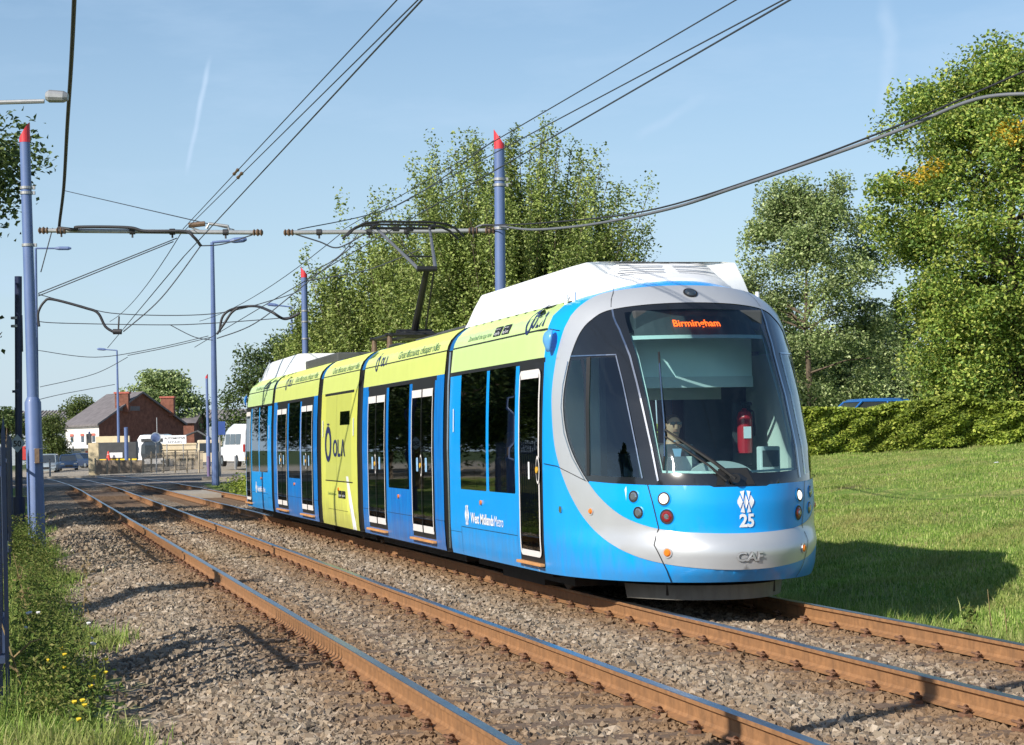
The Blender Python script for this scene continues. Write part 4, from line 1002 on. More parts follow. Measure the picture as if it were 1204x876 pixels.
    b = MB(); b.box(-1.30, 1.30, y0, y1, .235, .25, M['dark_under']); b.box(-1.05, 1.05, y0+.1, y1-.1, .10, .234, M['dark_under']); b.build('underframe', root)
    zz = [.25, .6, 1.5, 2.4, 2.75, 2.9, 3.0, ZTOP]
    for ye, fl in ((y0+.005, 1), (y1-.005, -1)):
        b = MB()
        pr = [(-float(wf(z))+.01, ye, z) for z in zz]+[(float(wf(z))-.01, ye, z) for z in reversed(zz)]; b.add(pr, [tuple(range(len(pr)))[::fl]], M['black']); b.build('end_wall', root)
    return root
M['lime'] = mat('advert_lime_vinyl', (0.64, 0.72, 0.19), 0.36, var=0.04, coat=0.2, dirt=(0.52, 0.58, 0.2), dirtamt=0.25)
mid_section('middle_section', 5.30, 11.13, 'S')
mid_section('middle_section', 11.60, 15.22, 'R')
mid_section('middle_section', 15.70, 21.50, 'S', True)
# ---- bellows between the sections, dark below and blue over the roof curve
def bellows(y0, y1):
    n = 7; V = []; F_ = []; mi = []; zz = list(np.linspace(.28, 2.7, 10))+[2.73, 2.80, 2.86, 2.92, 2.97, 3.02, 3.05, 3.065]
    prof = [(-float(wf(z))+.035, z) for z in zz]; prof = prof+[(-x, z) for x, z in reversed(prof)]
    for i in range(n):
        y = y0+(y1-y0)*i/(n-1); k = .0 if i % 2 else .02
        for x, z in prof: V.append((x*(1-k*.7/1.3 if z < 2.73 else 1), y, z))
    m = len(prof)
    for i in range(n-1):
        for k in range(m-1): F_.append((i*m+k, i*m+k+1, (i+1)*m+k+1, (i+1)*m+k)); mi.append(1 if min(prof[k][1], prof[k+1][1]) > 2.71 else 0)
    mesh_obj('bellows', V, F_, [M['black'], M['joint_blue']], tram, mi)
M['joint_blue'] = mat('joint_cover_blue', (0.01, 0.13, 0.38), 0.45, var=0.08)
for (a, c) in ((4.93, 5.30), (11.13, 11.60), (15.22, 15.70), (21.50, 21.87)): bellows(a, c)
# chromed grab edge beside the front joint
b = MB(); b.tube([(-1.352, 4.955, .3), (-1.36, 4.955, 1.5), (-1.335, 4.955, 2.3), (-1.30, 4.955, 2.7)], .012, M['chrome'], 6); b.build('joint_trim', tram)
# ---- bogies and wheels
def bogie(y):
    b = MB(); b.box(-.95, .95, y-1.1, y+1.1, .12, .22, M['dark_under'])
    for sx in (-1, 1): b.box(sx*1.02-.05, sx*1.02+.05, y-1.2, y+1.2, .16, .30, M['dark_under'])
    o = b.build('bogie', tram)
    for sx in (-1, 1):
        for dy in (-.85, .85):
            wv = MB(); wv.tube([(sx*.7525-.06, y+dy, .30), (sx*.7525+.06, y+dy, .30)], .295, M['wheel'], 24); wv.build('wheel', o)
M['wheel'] = mat('wheel_steel', (0.06, 0.04, 0.03), 0.6, metal=0.4, var=0.3)
for y in (2.4, 13.4, 24.4): bogie(y)
# ---- roof equipment
def gearbox(y0, y1, x0, x1, z1, m_):
    b = MB(); b.box(x0, x1, y0, y1, 3.075, z1, m_, .03); b.build('roof_equipment', tram)
gearbox(17.0, 20.9, -.75, .75, 3.25, M['grey']); gearbox(6.2, 8.6, -.7, .7, 3.14, M['grey']); gearbox(8.9, 10.6, -.6, .6, 3.15, M['grey'])
gearbox(11.9, 12.5, -.65, .65, 3.16, M['grey'])
# ---- pantograph
pan = empty('pantograph'); pan.parent = tram
b = MB()
for y in (12.9, 14.3): b.tube([(-.62, y, 3.34), (.62, y, 3.34)], .03, M['black'], 8)
for x in (-.55, .55):
    b.tube([(x, 12.7, 3.34), (x, 14.5, 3.34)], .03, M['black'], 8)
    for y in (12.9, 14.3): b.tube([(x, y, 3.08), (x, y, 3.32)], [.06, .04], M['fitting'], 10)
b.box(-.25, .25, 13.2, 13.9, 3.30, 3.42, M['black'], .02); b.tube([(-.3, 13.62, 3.42), (.3, 13.62, 3.42)], .05, M['black'], 10); b.build('base_frame', pan)
b = MB(); b.tube([(0, 13.62, 3.42), (0, 12.49, 4.37)], [.062, .048], M['black'], 10); b.tube([(.12, 13.3, 3.40), (.10, 12.45, 4.30)], .015, M['black'], 6); b.tube([(-.16, 12.49, 4.37), (.16, 12.49, 4.37)], .045, M['black'], 10); b.build('lower_arm', pan)
b = MB(); HY, HZ = 14.40, 5.22
for s in (-1, 1): b.tube([(s*.14, 12.49, 4.37), (s*.46, HY, HZ)], [.030, .022], M['panto_grey'], 8)
b.tube([(-.25, 13.05, 4.62), (.25, 13.05, 4.62)], .014, M['black'], 6); b.tube([(-.04, 12.49, 4.42), (-.30, HY, HZ-.02)], .008, M['black'], 6); b.build('upper_arm', pan)
b = MB()
for dy in (-.22, .22):
    b.tube([(-1.0, HY+dy, HZ-.16), (-.86, HY+dy, HZ-.02), (-.68, HY+dy, HZ+.06), (-.40, HY+dy, HZ+.085), (.40, HY+dy, HZ+.085), (.68, HY+dy, HZ+.06), (.86, HY+dy, HZ-.02), (1.0, HY+dy, HZ-.16)], .020, M['black'], 8)
for x in (-.5, .5): b.tube([(x, HY-.25, HZ+.03), (x, HY+.25, HZ+.03)], .03, M['black'], 8)
b.tube([(-.55, HY, HZ), (.55, HY, HZ)], .022, M['black'], 8)
for x in (-.12, .12): b.box(x-.05, x+.05, HY-.05, HY+.05, HZ-.05, HZ+.03, M['black'])
b.build('contact_head', pan)
# ---- inside of the tram
def interior():
    b = MB(); b.box(-1.25, 1.25, 1.0, 25.8, .33, .36, M['cab_dark']); b.box(-1.0, 1.0, .2, 1.0, .33, .36, M['cab_dark']); b.box(-.6, .6, -.9, .2, .33, .36, M['cab_dark']); b.build('floor', tram)
    b = MB(); b.box(-1.05, 1.05, 1.2, 25.6, 2.62, 2.66, M['cab_grey']); b.build('ceiling', tram)
    for flip in (0, 1):
        T = Matrix.Translation((0, 26.8, 0)) @ Matrix.Rotation(math.pi, 4, 'Z') if flip else Matrix.Identity(4)
        def put(b, nm):
            o = b.build(nm, tram); 
            if flip: o.location = (0, 26.8, 0); o.rotation_euler = (0, 0, math.pi)
            return o
        b = MB(); b.box(-1.2, -.55, 1.0, 1.05, .36, 2.5, M['cab_grey']); b.box(-.55, .55, 1.0, 1.05, .36, 1.2, M['cab_dark']); b.box(.35, 1.2, 1.0, 1.05, .36, 2.5, M['cab_dark']); b.box(-.1, .75, .96, 1.0, 2.0, 2.32, M['cab_beige']); b.box(-.58, -.52, .98, 1.08, .36, 2.5, M['cab_dark']); put(b, 'cab_partition')
        b = MB(); b.box(1.02, 1.07, -.2, .95, .5, 2.45, M['cab_beige'], .01); b.box(.80, 1.02, .5, .95, .36, 1.15, M['cab_grey'], .02); put(b, 'cab_side_panel')
        b = MB()      # desk with rounded hump
        n = 16; ring0 = []
        b.box(-.95, .95, -1.02, -.42, .9, 1.17, M['cab_grey'], .05); b.box(-.8, .8, -.45, -.2, .85, 1.12, M['cab_dark'], .04)
        for i in range(n+1):
            t = i/n; x = -.30+.74*t; h = 1.17+.20*math.sin(math.pi*t)**.45; ring0.append((x, h))
        v = [(x, -.86, h) for x, h in ring0]+[(x, -.42, h*.985) for x, h in ring0]+[(x, -.86, 1.1) for x, h in ring0]
        b.add(v, [(i, i+1, n+1+i+1, n+1+i) for i in range(n)]+[(2*n+2+i, 2*n+2+i+1, i+1, i) for i in range(n)], M['cab_hump']); put(b, 'driving_desk')
        b = MB(); b.box(.55, .76, -.68, -.56, 1.22, 1.50, M['cab_grey'], .02); b.box(.62, .68, -.6, -.5, 1.15, 1.25, M['cab_dark']); b.box(.57, .74, -.685, -.68, 1.30, 1.46, M['grey']); put(b, 'ticket_machine')
        b = MB(); b.box(-.45, -.2, -.80, -.78, 1.17, 1.42, M['cab_beige'], .004); put(b, 'paper_notice')
        b = MB()      # seat
        b.box(-.32, .25, .15, .62, .75, .87, M['cab_dark'], .04); b.box(-.30, .24, .58, .72, .80, 1.55, M['cab_dark'], .05); b.tube([(0, .4, .36), (0, .4, .76)], .06, M['grey']); put(b, 'driver_seat')
        b = MB(); b.tube([(-.60, -.06, 2.64), (.72, -.06, 2.64)], .03, M['cab_grey'], 10); b.box(-.59, .71, -.07, -.064, 2.20, 2.63, M['blind']); b.box(-.60, .72, -.077, -.060, 2.10, 2.21, M['cab_grey'], .004); put(b, 'sun_blind')
        b = MB(); b.box(-.62, .72, -.36, .02, 2.66, 2.86, M['cab_dark'], .02); put(b, 'sun_block_box')  # added box that stops a sliver of sunlight reaching the blind
        b = MB()      # pale rim of the screen opening, seen through the glass
        off = lambda a, z: nose(a, z)+np.array([0, .05, 0])
        for s in (1, -1): ribbon(b, off, [(s*.398, 2.60), (s*.372, 2.39), (s*.362, 2.1), (s*.355, 1.8), (s*.349, 1.48), (s*.341, 1.288)], .035, M['cab_rim'], 0)
        ribbon(b, off, [(-.341, 1.285), (-.10, 1.272)], .022, M['cab_rim'], 0); ribbon(b, off, [(.05, 1.272), (.341, 1.285)], .022, M['cab_rim'], 0); ribbon(b, off, [(-.40, 2.585), (.40, 2.585)], .05, M['cab_rim'], 0)
        put(b, 'screen_surround')
        b = MB()
        b.lathe([(.001, .0), (.075, .01), (.078, .38), (.06, .43), (.03, .45), (.02, .47)], M['extinguisher'], (.74, .25, 1.42), 16)
        b.tube([(.74, .25, 1.88), (.74, .25, 1.94)], .02, M['black']); b.box(.70, .82, .23, .27, 1.92, 1.95, M['black']); b.tube([(.74, .25, 1.9), (.84, .25, 1.85), (.85, .25, 1.6)], .012, M['black'], 6); b.box(.70, .78, .168, .175, 1.58, 1.70, M['decal_white']); b.box(.64, .84, .33, .36, 1.3, 1.95, M['cab_dark']); put(b, 'fire_extinguisher')
    # saloon seats and poles
    k = 0
    for y in (1.95, 2.75, 3.55, 4.3, 8.0, 8.8, 18.0, 18.8, 22.9, 23.7, 24.6):
        for x in (-.92, -.47, .47, .92):
            b = MB(); b.box(x-.2, x+.2, y-.22, y+.2, .80, .88, M['seatcloth'], .03); b.box(x-.2, x+.2, y+.16, y+.24, .86, 1.42, M['seatcloth'], .03); b.box(x-.16, x+.16, y+.235, y+.25, .9, 1.38, M['cab_grey']); b.box(x-.04, x+.04, y-.1, y+.1, .36, .82, M['grey']); b.build('passenger_seat', tram)
    for y in (5.9, 7.3, 9.2, 10.6, 16.2, 17.6, 19.5, 20.9):
        b = MB(); b.tube([(-.72, y, .36), (-.72, y, 2.62)], .018, M['handpole'], 8); b.build('hand_pole', tram)
M['cab_rim'] = mat('screen_rim_pale', (0.50, 0.58, 0.55), 0.6, var=0.04)
M['cab_hump'] = mat('desk_cover_grey', (0.46, 0.47, 0.45), 0.55, var=0.03)
M['handpole'] = mat('hand_pole_yellow', (0.5, 0.38, 0.05), 0.4)
interior()

# ================================================================ PEOPLE
def skinned(name, joints, edges, m_, parent, sub=2, root=0):
    me = bpy.data.meshes.new(name); me.from_pydata([j[0] for j in joints], edges, []); me.materials.append(m_)
    o = bpy.data.objects.new(name, me); COL.objects.link(o)
    md = o.modifiers.new('skin', 'SKIN'); md.use_smooth_shade = True
    for i, j in enumerate(joints):
        r = j[1]; me.skin_vertices[0].data[i].radius = (r, r) if not isinstance(r, tuple) else r
        me.skin_vertices[0].data[i].use_root = (i == root)
    s = o.modifiers.new('sub', 'SUBSURF'); s.levels = sub; s.render_levels = sub
    dg = bpy.context.evaluated_depsgraph_get(); m2 = bpy.data.meshes.new_from_object(o.evaluated_get(dg)); m2.name = name
    o.modifiers.clear(); o.data = m2; m2.polygons.foreach_set('use_smooth', [True]*len(m2.polygons))
    if not m2.materials: m2.materials.append(m_)
    if parent: o.parent = parent
    return o
def person(loc, rz, label, top, hairm, glasses=False, reach=(.22, .42, -.02), bald=True):
    """seated figure facing local -y, origin on the seat under the hips"""
    root = empty('person', loc, rz, label, 'person')
    S = [((0, 0, .12), .13), ((0, .02, .30), .125), ((0, .02, .46), .145), ((0, .01, .54), .10), ((0, 0, .60), .055), ((0, -.01, .66), .068), ((0, -.015, .74), .088), ((0, -.01, .80), .078), ((0, 0, .835), .045)]
    E_ = [(i, i+1) for i in range(8)]; J = list(S)
    def limb(start, pts):
        k = len(J); 
        for p in pts: J.append(p)
        E_.append((start, k)); 
        for i in range(len(pts)-1): E_.append((k+i, k+i+1))
        return k+len(pts)-1
    hx, hy, hz = reach
    for s in (-1, 1):
        limb(2, [((s*.17, .01, .49), .062), ((s*.22, -.04, .26), .046), ((s*.20, -.16, .14+hz*.5+.06), .040), ((s*hx*.8, -hy*.9, .22+hz), .028), ((s*hx*.75, -hy-.07, .22+hz), .034), ((s*hx*.72, -hy-.13, .20+hz), .022)])
        limb(0, [((s*.10, -.02, .08), .095), ((s*.13, -.42, .10), .068), ((s*.13, -.44, -.10), .055), ((s*.13, -.42, -.34), .038), ((s*.13, -.52, -.38), .036)])
    body = skinned('body', J, E_, M['skin'], root)
    # face
    f = MB(); f.box(-.012, .012, -.125, -.09, .695, .745, M['skin'], .005); f.build('nose', body)
    for s in (-1, 1):
        g = MB(); g.disc((s*.034, -.088, .755), (0, -1, .05), .012, .012, M['decal_white'], 10); g.disc((s*.034, -.098, .755), (0, -1, .05), .006, .004, M['black'], 8); g.build('eye', body)
        g = MB(); g.disc((s*.078, .0, .735), (s, 0, 0), .028, .012, M['skin'], 10, .02); g.build('ear', body)
    g = MB(); g.box(-.028, .028, -.098, -.088, .672, .680, M['lip'], .002); g.build('mouth', body)
    # garment
    C_ = [((0, 0, .10), .145), ((0, .02, .30), .14), ((0, .02, .46), .155), ((0, .01, .545), .105)]
    J2 = list(C_); E2 = [(0, 1), (1, 2), (2, 3)]
    for s in (-1, 1):
        k = len(J2); P_ = [((s*.175, .01, .495), .073), ((s*.225, -.04, .26), .058), ((s*.205, -.16, .14+hz*.5+.06), .053), ((s*hx*.82, -hy*.86, .215+hz), .042)]
        J2 += P_; E2 += [(2, k), (k, k+1), (k+1, k+2), (k+2, k+3)]
    skinned('jacket', J2, E2, top, root)
    J3 = [((0, -.01, .09), .14)]; E3 = []
    for s in (-1, 1):
        k = len(J3); J3 += [((s*.10, -.06, .085), .108), ((s*.13, -.42, .10), .080), ((s*.13, -.44, -.10), .068), ((s*.13, -.42, -.30), .055)]; E3 += [(0, k), (k, k+1), (k+1, k+2), (k+2, k+3)]
    skinned('trousers', J3, E3, M['jacket'], root)
    h = MB(); n = 18
    for i in range(7):
        pass
    v, f_ = [], []
    for i in range(8):
        el = math.radians(-22+i*16)
        for k in range(n):
            a = 2*math.pi*k/n; front_ = max(0, -math.sin(a)); r = .083
            zc = .772+.080*math.sin(max(el, math.radians(-22+front_*(62 if bald else 48)))); rr = r*math.cos(max(el, math.radians(-22+front_*(62 if bald else 48))))
            v.append((rr*math.cos(a)*.96, rr*math.sin(a)*1.08-.004, zc))
    for i in range(7):
        for k in range(n): f_.append((i*n+k, i*n+(k+1) % n, (i+1)*n+(k+1) % n, (i+1)*n+k))
    h.add(v, f_, hairm); h.build('hair', root, True)
    # collar and shirt front
    c = MB(); c.add([(-.05, -.125, .50), (.05, -.125, .50), (.018, -.150, .36), (-.018, -.150, .36)], [(0, 1, 2, 3)], M['shirt']); c.tube([(.055*math.cos(t), .01+.058*math.sin(t), .575) for t in np.linspace(0, 6.28, 13)], .016, M['shirt'], 6); c.build('shirt_collar', root)
    if glasses:
        g = MB()
        for s in (-1, 1): g.box(s*.036-.026, s*.036+.026, -.112, -.105, .742, .772, M['black_gloss'], .003); g.tube([(s*.062, -.107, .765), (s*.082, .0, .76)], .003, M['black'], 5)
        g.tube([(-.012, -.110, .762), (.012, -.110, .762)], .003, M['black'], 5); g.build('sunglasses', root)
        g = MB(); g.box(-.03, .03, -.1, -.092, .655, .668, M['hair_dark'], .003); g.build('moustache', root)
    return root
M['lip'] = mat('lips', (0.35, 0.13, 0.10), 0.5)
def tw(x, y, z):
    v = Matrix.Rotation(TH, 4, 'Z') @ Vector((x, y, z)); return (v.x+tramX, v.y+tramY, v.z)
M['uniform'] = mat('dark_uniform', (0.05, 0.07, 0.09), 0.8)
person(tw(-.02, .30, .99), TH, 'driver in sunglasses and dark jacket seated behind the tram windscreen', M['uniform'], M['hair_dark'], True, (.26, .50, .0))
person(tw(-.92, 3.5, .86), TH+0.15, 'grey-haired passenger by the first side window behind the tram door', M['jacket'], M['hair_grey'], False, (.18, .30, .18), False)
person(tw(-.90, 2.35, .86), TH+math.pi, 'passenger in pale sleeves facing backwards nearest the front door of the tram', M['palecloth'] if 'palecloth' in M else M['cab_beige'], M['hair_dark'], False, (.2, .35, .1), False)

# ================================================================ POLES AND OVERHEAD LINE
def mast(base, top, r0, r1, sleeve_z, label, cap=True, bands=(), m_=None, rstep=None, group='blue red-capped tram line masts'):
    root = empty('overhead_line_mast', base, 0, label, 'mast', group); m_ = m_ or M['pole_blue']
    d = Vector(top)-Vector(base); b = MB(); hgt = d.z
    def P(z): return d*(z/hgt)
    b.disc((0, 0, -.02), (0, 0, 1), r0*2.1, .05, m_, 20)
    b.tube([P(0), P(sleeve_z), P(sleeve_z+.10)], [r0*1.05, r0, r1*1.03], m_, 20); b.tube([P(sleeve_z+.08), P(hgt)], [r1, r1*.93], m_, 20)
    o = auto_smooth(b.build('pole', root), 50)
    if cap:
        c = MB(); n = 20; r = r1*.97; V = []; t = P(hgt)
        for k in range(n): a = 2*math.pi*k/n; V.append((t.x+r*math.cos(a), t.y+r*math.sin(a), t.z-.12))
        for k in range(n): a = 2*math.pi*k/n; V.append((t.x+r*math.cos(a), t.y+r*math.sin(a), t.z+.10+(cap if isinstance(cap, float) else .16)*math.cos(a)))
        c.add(V, [(k, (k+1) % n, n+(k+1) % n, n+k) for k in range(n)]+[tuple(n+k for k in range(n))], M['red_cap']); c.build('red_cap', root)
    for z in bands:
        bb = MB(); bb.tube([P(z-.025), P(z+.025)], r1*1.12, M['galv'], 20); bb.box(P(z).x+r1, P(z).x+r1+.06, P(z).y-.03, P(z).y+.03, z-.03, z+.03, M['galv']); bb.build('clamp_band', root)
    return root
def wire(name, pts, r, m_, label, cat, group=None, sag=0.0, n=14):
    P_ = [Vector(p) for p in pts]; Q = []
    if len(P_) == 2:
        for i in range(n+1): t = i/n; q = P_[0].lerp(P_[1], t); q.z -= sag*4*t*(1-t); Q.append(q)
    else:
        # smooth curve through the points
        for i in range(len(P_)-1):
            p0, p1, p2, p3 = P_[max(i-1, 0)], P_[i], P_[i+1], P_[min(i+2, len(P_)-1)]
            for k in range(8):
                t = k/8; Q.append(0.5*((2*p1)+(-p0+p2)*t+(2*p0-5*p1+4*p2-p3)*t*t+(-p0+3*p1-3*p2+p3)*t**3))
        Q.append(P_[-1])
    b = MB(); b.tube(Q, r, m_, 6); o = b.build(name, None, True); return tag(o, label, cat, group)
YL = 38.8
lb = Vector((-9.06, YL, -.55)); lt = at(29, 160, YL)
left_mast = mast(lb, (lt.x, lt.y, lt.z), .155, .105, 3.05, 'tall blue red-capped mast in the weeds left of the tracks', .16, (7.03, 7.13, 6.04))
rb = at(588.5, 520, YL); rt = at(587, 168, YL)
right_mast = mast((rb.x, YL, -.2), (rt.x, YL, rt.z), .135, .105, 3.0, 'blue red-capped mast rising behind the middle of the tram', -.16, (6.65, 6.76, 5.83))
pm = at(361.5, 560, 66); pt = at(357.5, 322, 66)
mast((pm.x, 66, -.2), (pt.x, 66, pt.z), .135, .105, 3.4, 'blue red-capped mast beside the left end of the big tree', -.12, (6.1, 5.75, 5.2))
ps = at(245, 530, 150); pt2 = at(243, 443, 150)
mast((ps.x, 150, 0.0), (pt2.x, 150, pt2.z), .15, .10, 2.2, 'small far blue red-capped mast behind the tall lamp column', .12)
# the mast whose shadow crosses the rails, just left of the picture
mast((-2.75, 7.6, -.3), (-2.80, 7.6, 7.7), .13, .10, 3.0, 'nearest blue red-capped mast beside the camera', .16)

def bracket_arm(x0, x1, z0, z1, Y, label, lvl):
    root = empty('bracket_arm', (x0, Y, z0), 0, label, 'bracket arm', 'bracket arms over the tracks'); d = Vector((x1-x0, 0, z1-z0)); b = MB()
    b.tube([(0, 0, 0), d], .042, M['galv'], 12); b.build('tube', root)
    for t in (.02, .10, .985): 
        k = MB(); p = d*t; u = d.normalized()
        k.tube([p-u*.10, p-u*.07, p-u*.04, p, p+u*.04, p+u*.07, p+u*.10], [.03, .07, .04, .075, .04, .07, .03], M['fitting'], 12); k.build('insulator', root)
    for t in (.10, .42, .60, .84):
        k = MB(); p = d*t; k.tube([p-Vector((.05, 0, 0)), p+Vector((.05, 0, 0))], .062, M['cable'], 10); k.tube([p, p+Vector((0, 0, -.12))], .02, M['cable'], 6); k.build('clamp', root)
    return root
A1 = at(46, 271, YL); A2 = at(307, 273.5, YL); bracket_arm(A1.x, A2.x, A1.z, A2.z, YL, 'grey bracket arm reaching right from the left mast', 0)
B1 = at(581, 271, YL); B2 = at(336, 273.5, YL); bracket_arm(B1.x, B2.x, B1.z, B2.z, YL, 'grey bracket arm reaching left from the mast behind the tram', 0)
WG = 'thin overhead line wires'
# contact and messenger wires over both tracks
def over(pc, th, a, z): return (pc*math.cos(th)-a*math.sin(th), pc*math.sin(th)+a*math.cos(th), z)
def cat_run(pc, th, name, aY, zc, ups):
    a_s = aY/math.cos(th); z0 = zc+(zc-5.28)*0.9
    wire('contact_wire', [over(pc, th, -6, z0), over(pc, th, a_s, 5.28)], .0095, M['wire'], 'contact wire above the '+name+', running to the top of the picture', 'wire', None, .0)
    wire('contact_wire', [over(pc, th, a_s, 5.28), over(pc, th, a_s+32, 5.06)], .011, M['wire'], 'contact wire above the '+name+', beyond the bracket arm', 'wire', None, .0)
    for k, (Yn, zn, zf) in enumerate(ups):
        sl_ = (zf-zn)/(aY-Yn)
        wire('support_wire', [over(pc, th, -6, zf-sl_*(a_s+6)), over(pc, th, a_s, zf)], .0075, M['wire'], ('left' if k == 0 else 'right')+' of the two upper wires above the '+name, 'wire', None, .0)
    wire('support_wire', [over(pc, th, a_s, 5.80), over(pc, th, a_s+30, 5.85)], .009, M['wire'], 'upper wire above the '+name+' beyond the bracket arm', 'wire', None, .25)
cat_run(PC2, TH2, 'empty track', YL, 5.21, ((17.8, 5.47, 5.82), (16.8, 5.28, 5.76))); cat_run(PCEN, TH, 'tram', YL, 5.36, ((18.95, 5.66, 5.84), (17.87, 5.43, 5.76)))
for (Yw, Yn, zn, zf, lab) in ((29.5, 17.8, 5.47, 5.82, 'left'), (29.0, 16.8, 5.28, 5.76, 'right')):
    z = zn+(zf-zn)*(Yw-Yn)/(YL-Yn); c = over(PC2, TH2, Yw/math.cos(TH2), z); d = Vector((-math.sin(TH2), math.cos(TH2), .01)); c = Vector(c); b = MB(); b.tube([c-d*.32, c-d*.24, c-d*.1, c+d*.1, c+d*.24, c+d*.32], [.012, .028, .018, .018, .028, .012], M['fitting'], 8)
    tag(b.build('wire_clamp'), 'small brown insulator on the '+lab+' upper wire above the left track', 'insulator')
# registration assembly at the left arm
b = MB(); q0 = at(222, 265, YL); q1 = at(241, 263, YL); b.tube([q0, q1], [.05, .05], M['fitting'], 8); q2 = at(268, 266, YL); b.tube([at(243, 269, YL), at(246, 263, YL), q2, at(270, 273, YL)], .03, M['galv'], 8); b.tube([at(222, 266, YL), at(236, 272, YL)], .02, M['galv'], 6); tag(b.build('wire_support_fitting'), 'brown and grey wire fitting on top of the left bracket arm', 'fitting')
# heavy feeder cables
wire('feeder_cable', [at(70, 268, YL), at(70, 262, YL), at(75, 220, 36), at(79, 150, 31), at(84, 70, 27), at(88, -20, 24), at(92, -160, 20)], .030, M['cable'], 'thick black cable dropping from the top edge to the left bracket arm', 'cable')
wire('feeder_cable', [at(70, 268, YL), at(90, 270, YL-.1), at(92, 267, YL-.1), at(150, 267.5, YL-.1), at(172, 272, YL-.1), at(216, 272, YL-.1), at(228, 279, YL-.1), at(236, 289, YL)], .030, M['cable'], 'black cable lying along the left bracket arm', 'cable')
wire('feeder_cable', [at(558, 270, YL), at(566, 265, YL), at(590, 266, YL-.15), at(625, 270, 37), at(680, 266, 35), at(740, 256, 32), at(800, 242, 30), at(860, 222, 28), at(960, 188, 26), at(1060, 152, 25), at(1150, 116, 24), at(1230, 110, 23.5)], .023, M['cable_grey'], 'grey wavy cable swinging from the tall mast to the right edge', 'cable')
wire('feeder_cable', [at(566, 265, YL), at(640, 262, 37), at(760, 248, 32), at(900, 206, 28), at(1060, 146, 25), at(1204, 84, 23), at(1300, 40, 22)], .013, M['cable'], 'thin black cable above the grey wavy one towards the right edge', 'cable')
wire('stay_wire', [at(75, 224, 60), at(275, 270, YL)], .012, M['wire'], 'stay wire sloping down right to the end of the left bracket arm', 'wire', WG)
wire('stay_wire', [at(350, 270, YL), at(470, 240, 42), at(588, 160, YL)], .010, M['wire'], 'stay wire from the left end of the right bracket arm up to its mast', 'wire', WG)
wire('stay_wire', [at(340, 273, YL), at(375, 284, YL), at(398, 291, YL), at(430, 274, YL)], .014, M['wire'], 'slack loop wire under the left end of the right bracket arm', 'wire', WG)
wire('stay_wire', [at(236, 289, YL), at(262, 287, YL), at(297, 276, YL)], .012, M['wire'], 'slack loop wire under the right end of the left bracket arm', 'wire', WG)
# far wiring: spans, drop curves
far_w = [([(45, 345), (208, 280)], 60, 'long wire falling left from the left bracket arm to the dark post'), ([(45, 348), (204, 284)], 60, 'second long wire just under the first, falling left to the dark post'),
 ([(145, 390), (190, 350), (236, 289)], 55, 'wire curving down left towards the small cable junction'), ([(62, 268), (48, 320)], 50, 'short steep wire beside the left mast'),
 ([(45, 346), (90, 358), (140, 369), (250, 369), (330, 350), (360, 338)], 70, 'cross-span wire between the dark post and the far mast'), ([(45, 378), (75, 380), (190, 382), (250, 380), (330, 374), (358, 370)], 72, 'lower cross-span wire through the cable junctions'),
 ([(255, 398), (300, 380), (354, 338), (420, 285)], 60, 'wire rising right behind the far mast'), ([(45, 412), (112, 420), (180, 410), (245, 395)], 110, 'faint distant span wire above the brick house'), ([(47, 455), (110, 440), (150, 420)], 120, 'faint distant contact wire left of the brick house'),
 ([(45, 470), (75, 463), (135, 452)], 130, 'lowest faint distant wire left of the brick house'), ([(150, 418), (200, 408), (250, 396)], 110, 'faint distant wire ending at the lamp column'), ([(200, 382), (228, 396), (250, 400)], 74, 'slack wire meeting the lamp column from the left'),
 ([(360, 330), (430, 318), (497, 292)], 60, 'wire running right behind the pantograph'), ([(366, 320), (400, 300), (430, 262)], 58, 'wire rising from the far mast to the pantograph')]
for P_, Y, lab in far_w: wire('span_wire', [at(x, y, Y) for x, y in P_], .016 if Y < 100 else .02, M['wire'], lab, 'wire')
for P_, lab in (([(46, 384), (45, 368), (52, 355), (62, 352), (100, 362), (115, 368), (124, 384), (135, 391)], 'thick black cable loop left of the small junction'), ([(258, 391), (262, 372), (275, 363), (300, 360), (318, 366), (335, 375), (353, 368)], 'thick black cable loop reaching the far mast from the lamp column'), ([(255, 393), (264, 380), (272, 368), (280, 362)], 'black cable strand beside the loop on the lamp column')):
    wire('feeder_cable', [at(x, y, 66 if x > 300 else 68) for x, y in P_], .045, M['cable'], lab, 'cable')
b = MB(); b.tube([at(140, 372, 68), at(139, 392, 68)], .03, M['cable'], 6); b.tube([at(133, 390, 68), at(143, 390, 68)], .09, M['cable'], 8); tag(b.build('cable_junction'), 'small dark cable junction hanging above the brick house', 'junction')

def lamp_column(base_px, top_px, Y, arm_px, label, base_z=None, r=.09, grp='blue street lamp columns'):
    bp = at(*base_px, Y); tp = at(*top_px, Y)
    if base_z is not None: bp.z = base_z
    root = empty('street_lamp', bp, 0, label, 'street lamp', grp); o = bp
    b = MB(); b.tube([(0, 0, 0), Vector((tp-o).x*.16*Vector((1, 0, 0)))+Vector((0, 0, (tp-o).z*.17)), tp-o], [r*1.5, r*1.3, r*.7], M['pole_blue'], 12); b.build('column', root)
    ap = at(*arm_px, Y); b = MB(); b.tube([tp-o, ap-o], r*.5, M['pole_blue'], 8); b.build('arm', root)
    d = (ap-tp).normalized(); c = ap-o; b = MB(); b.tube([c-d*.05, c+d*.12, c+d*.5, c+d*.62], [r*.6, r*1.1, r*1.1, r*.5], M['pole_blue'], 10); b.build('lantern', root)
    return root
lamp_column((253.5, 566), (249.5, 285), 82, (272, 283), 'tallest blue lamp column rising between the house and the tram', 0.0, .105)
lamp_column((140, 545), (137.5, 412), 150, (124, 411), 'blue lamp column in front of the brick house', 0.0, .085)
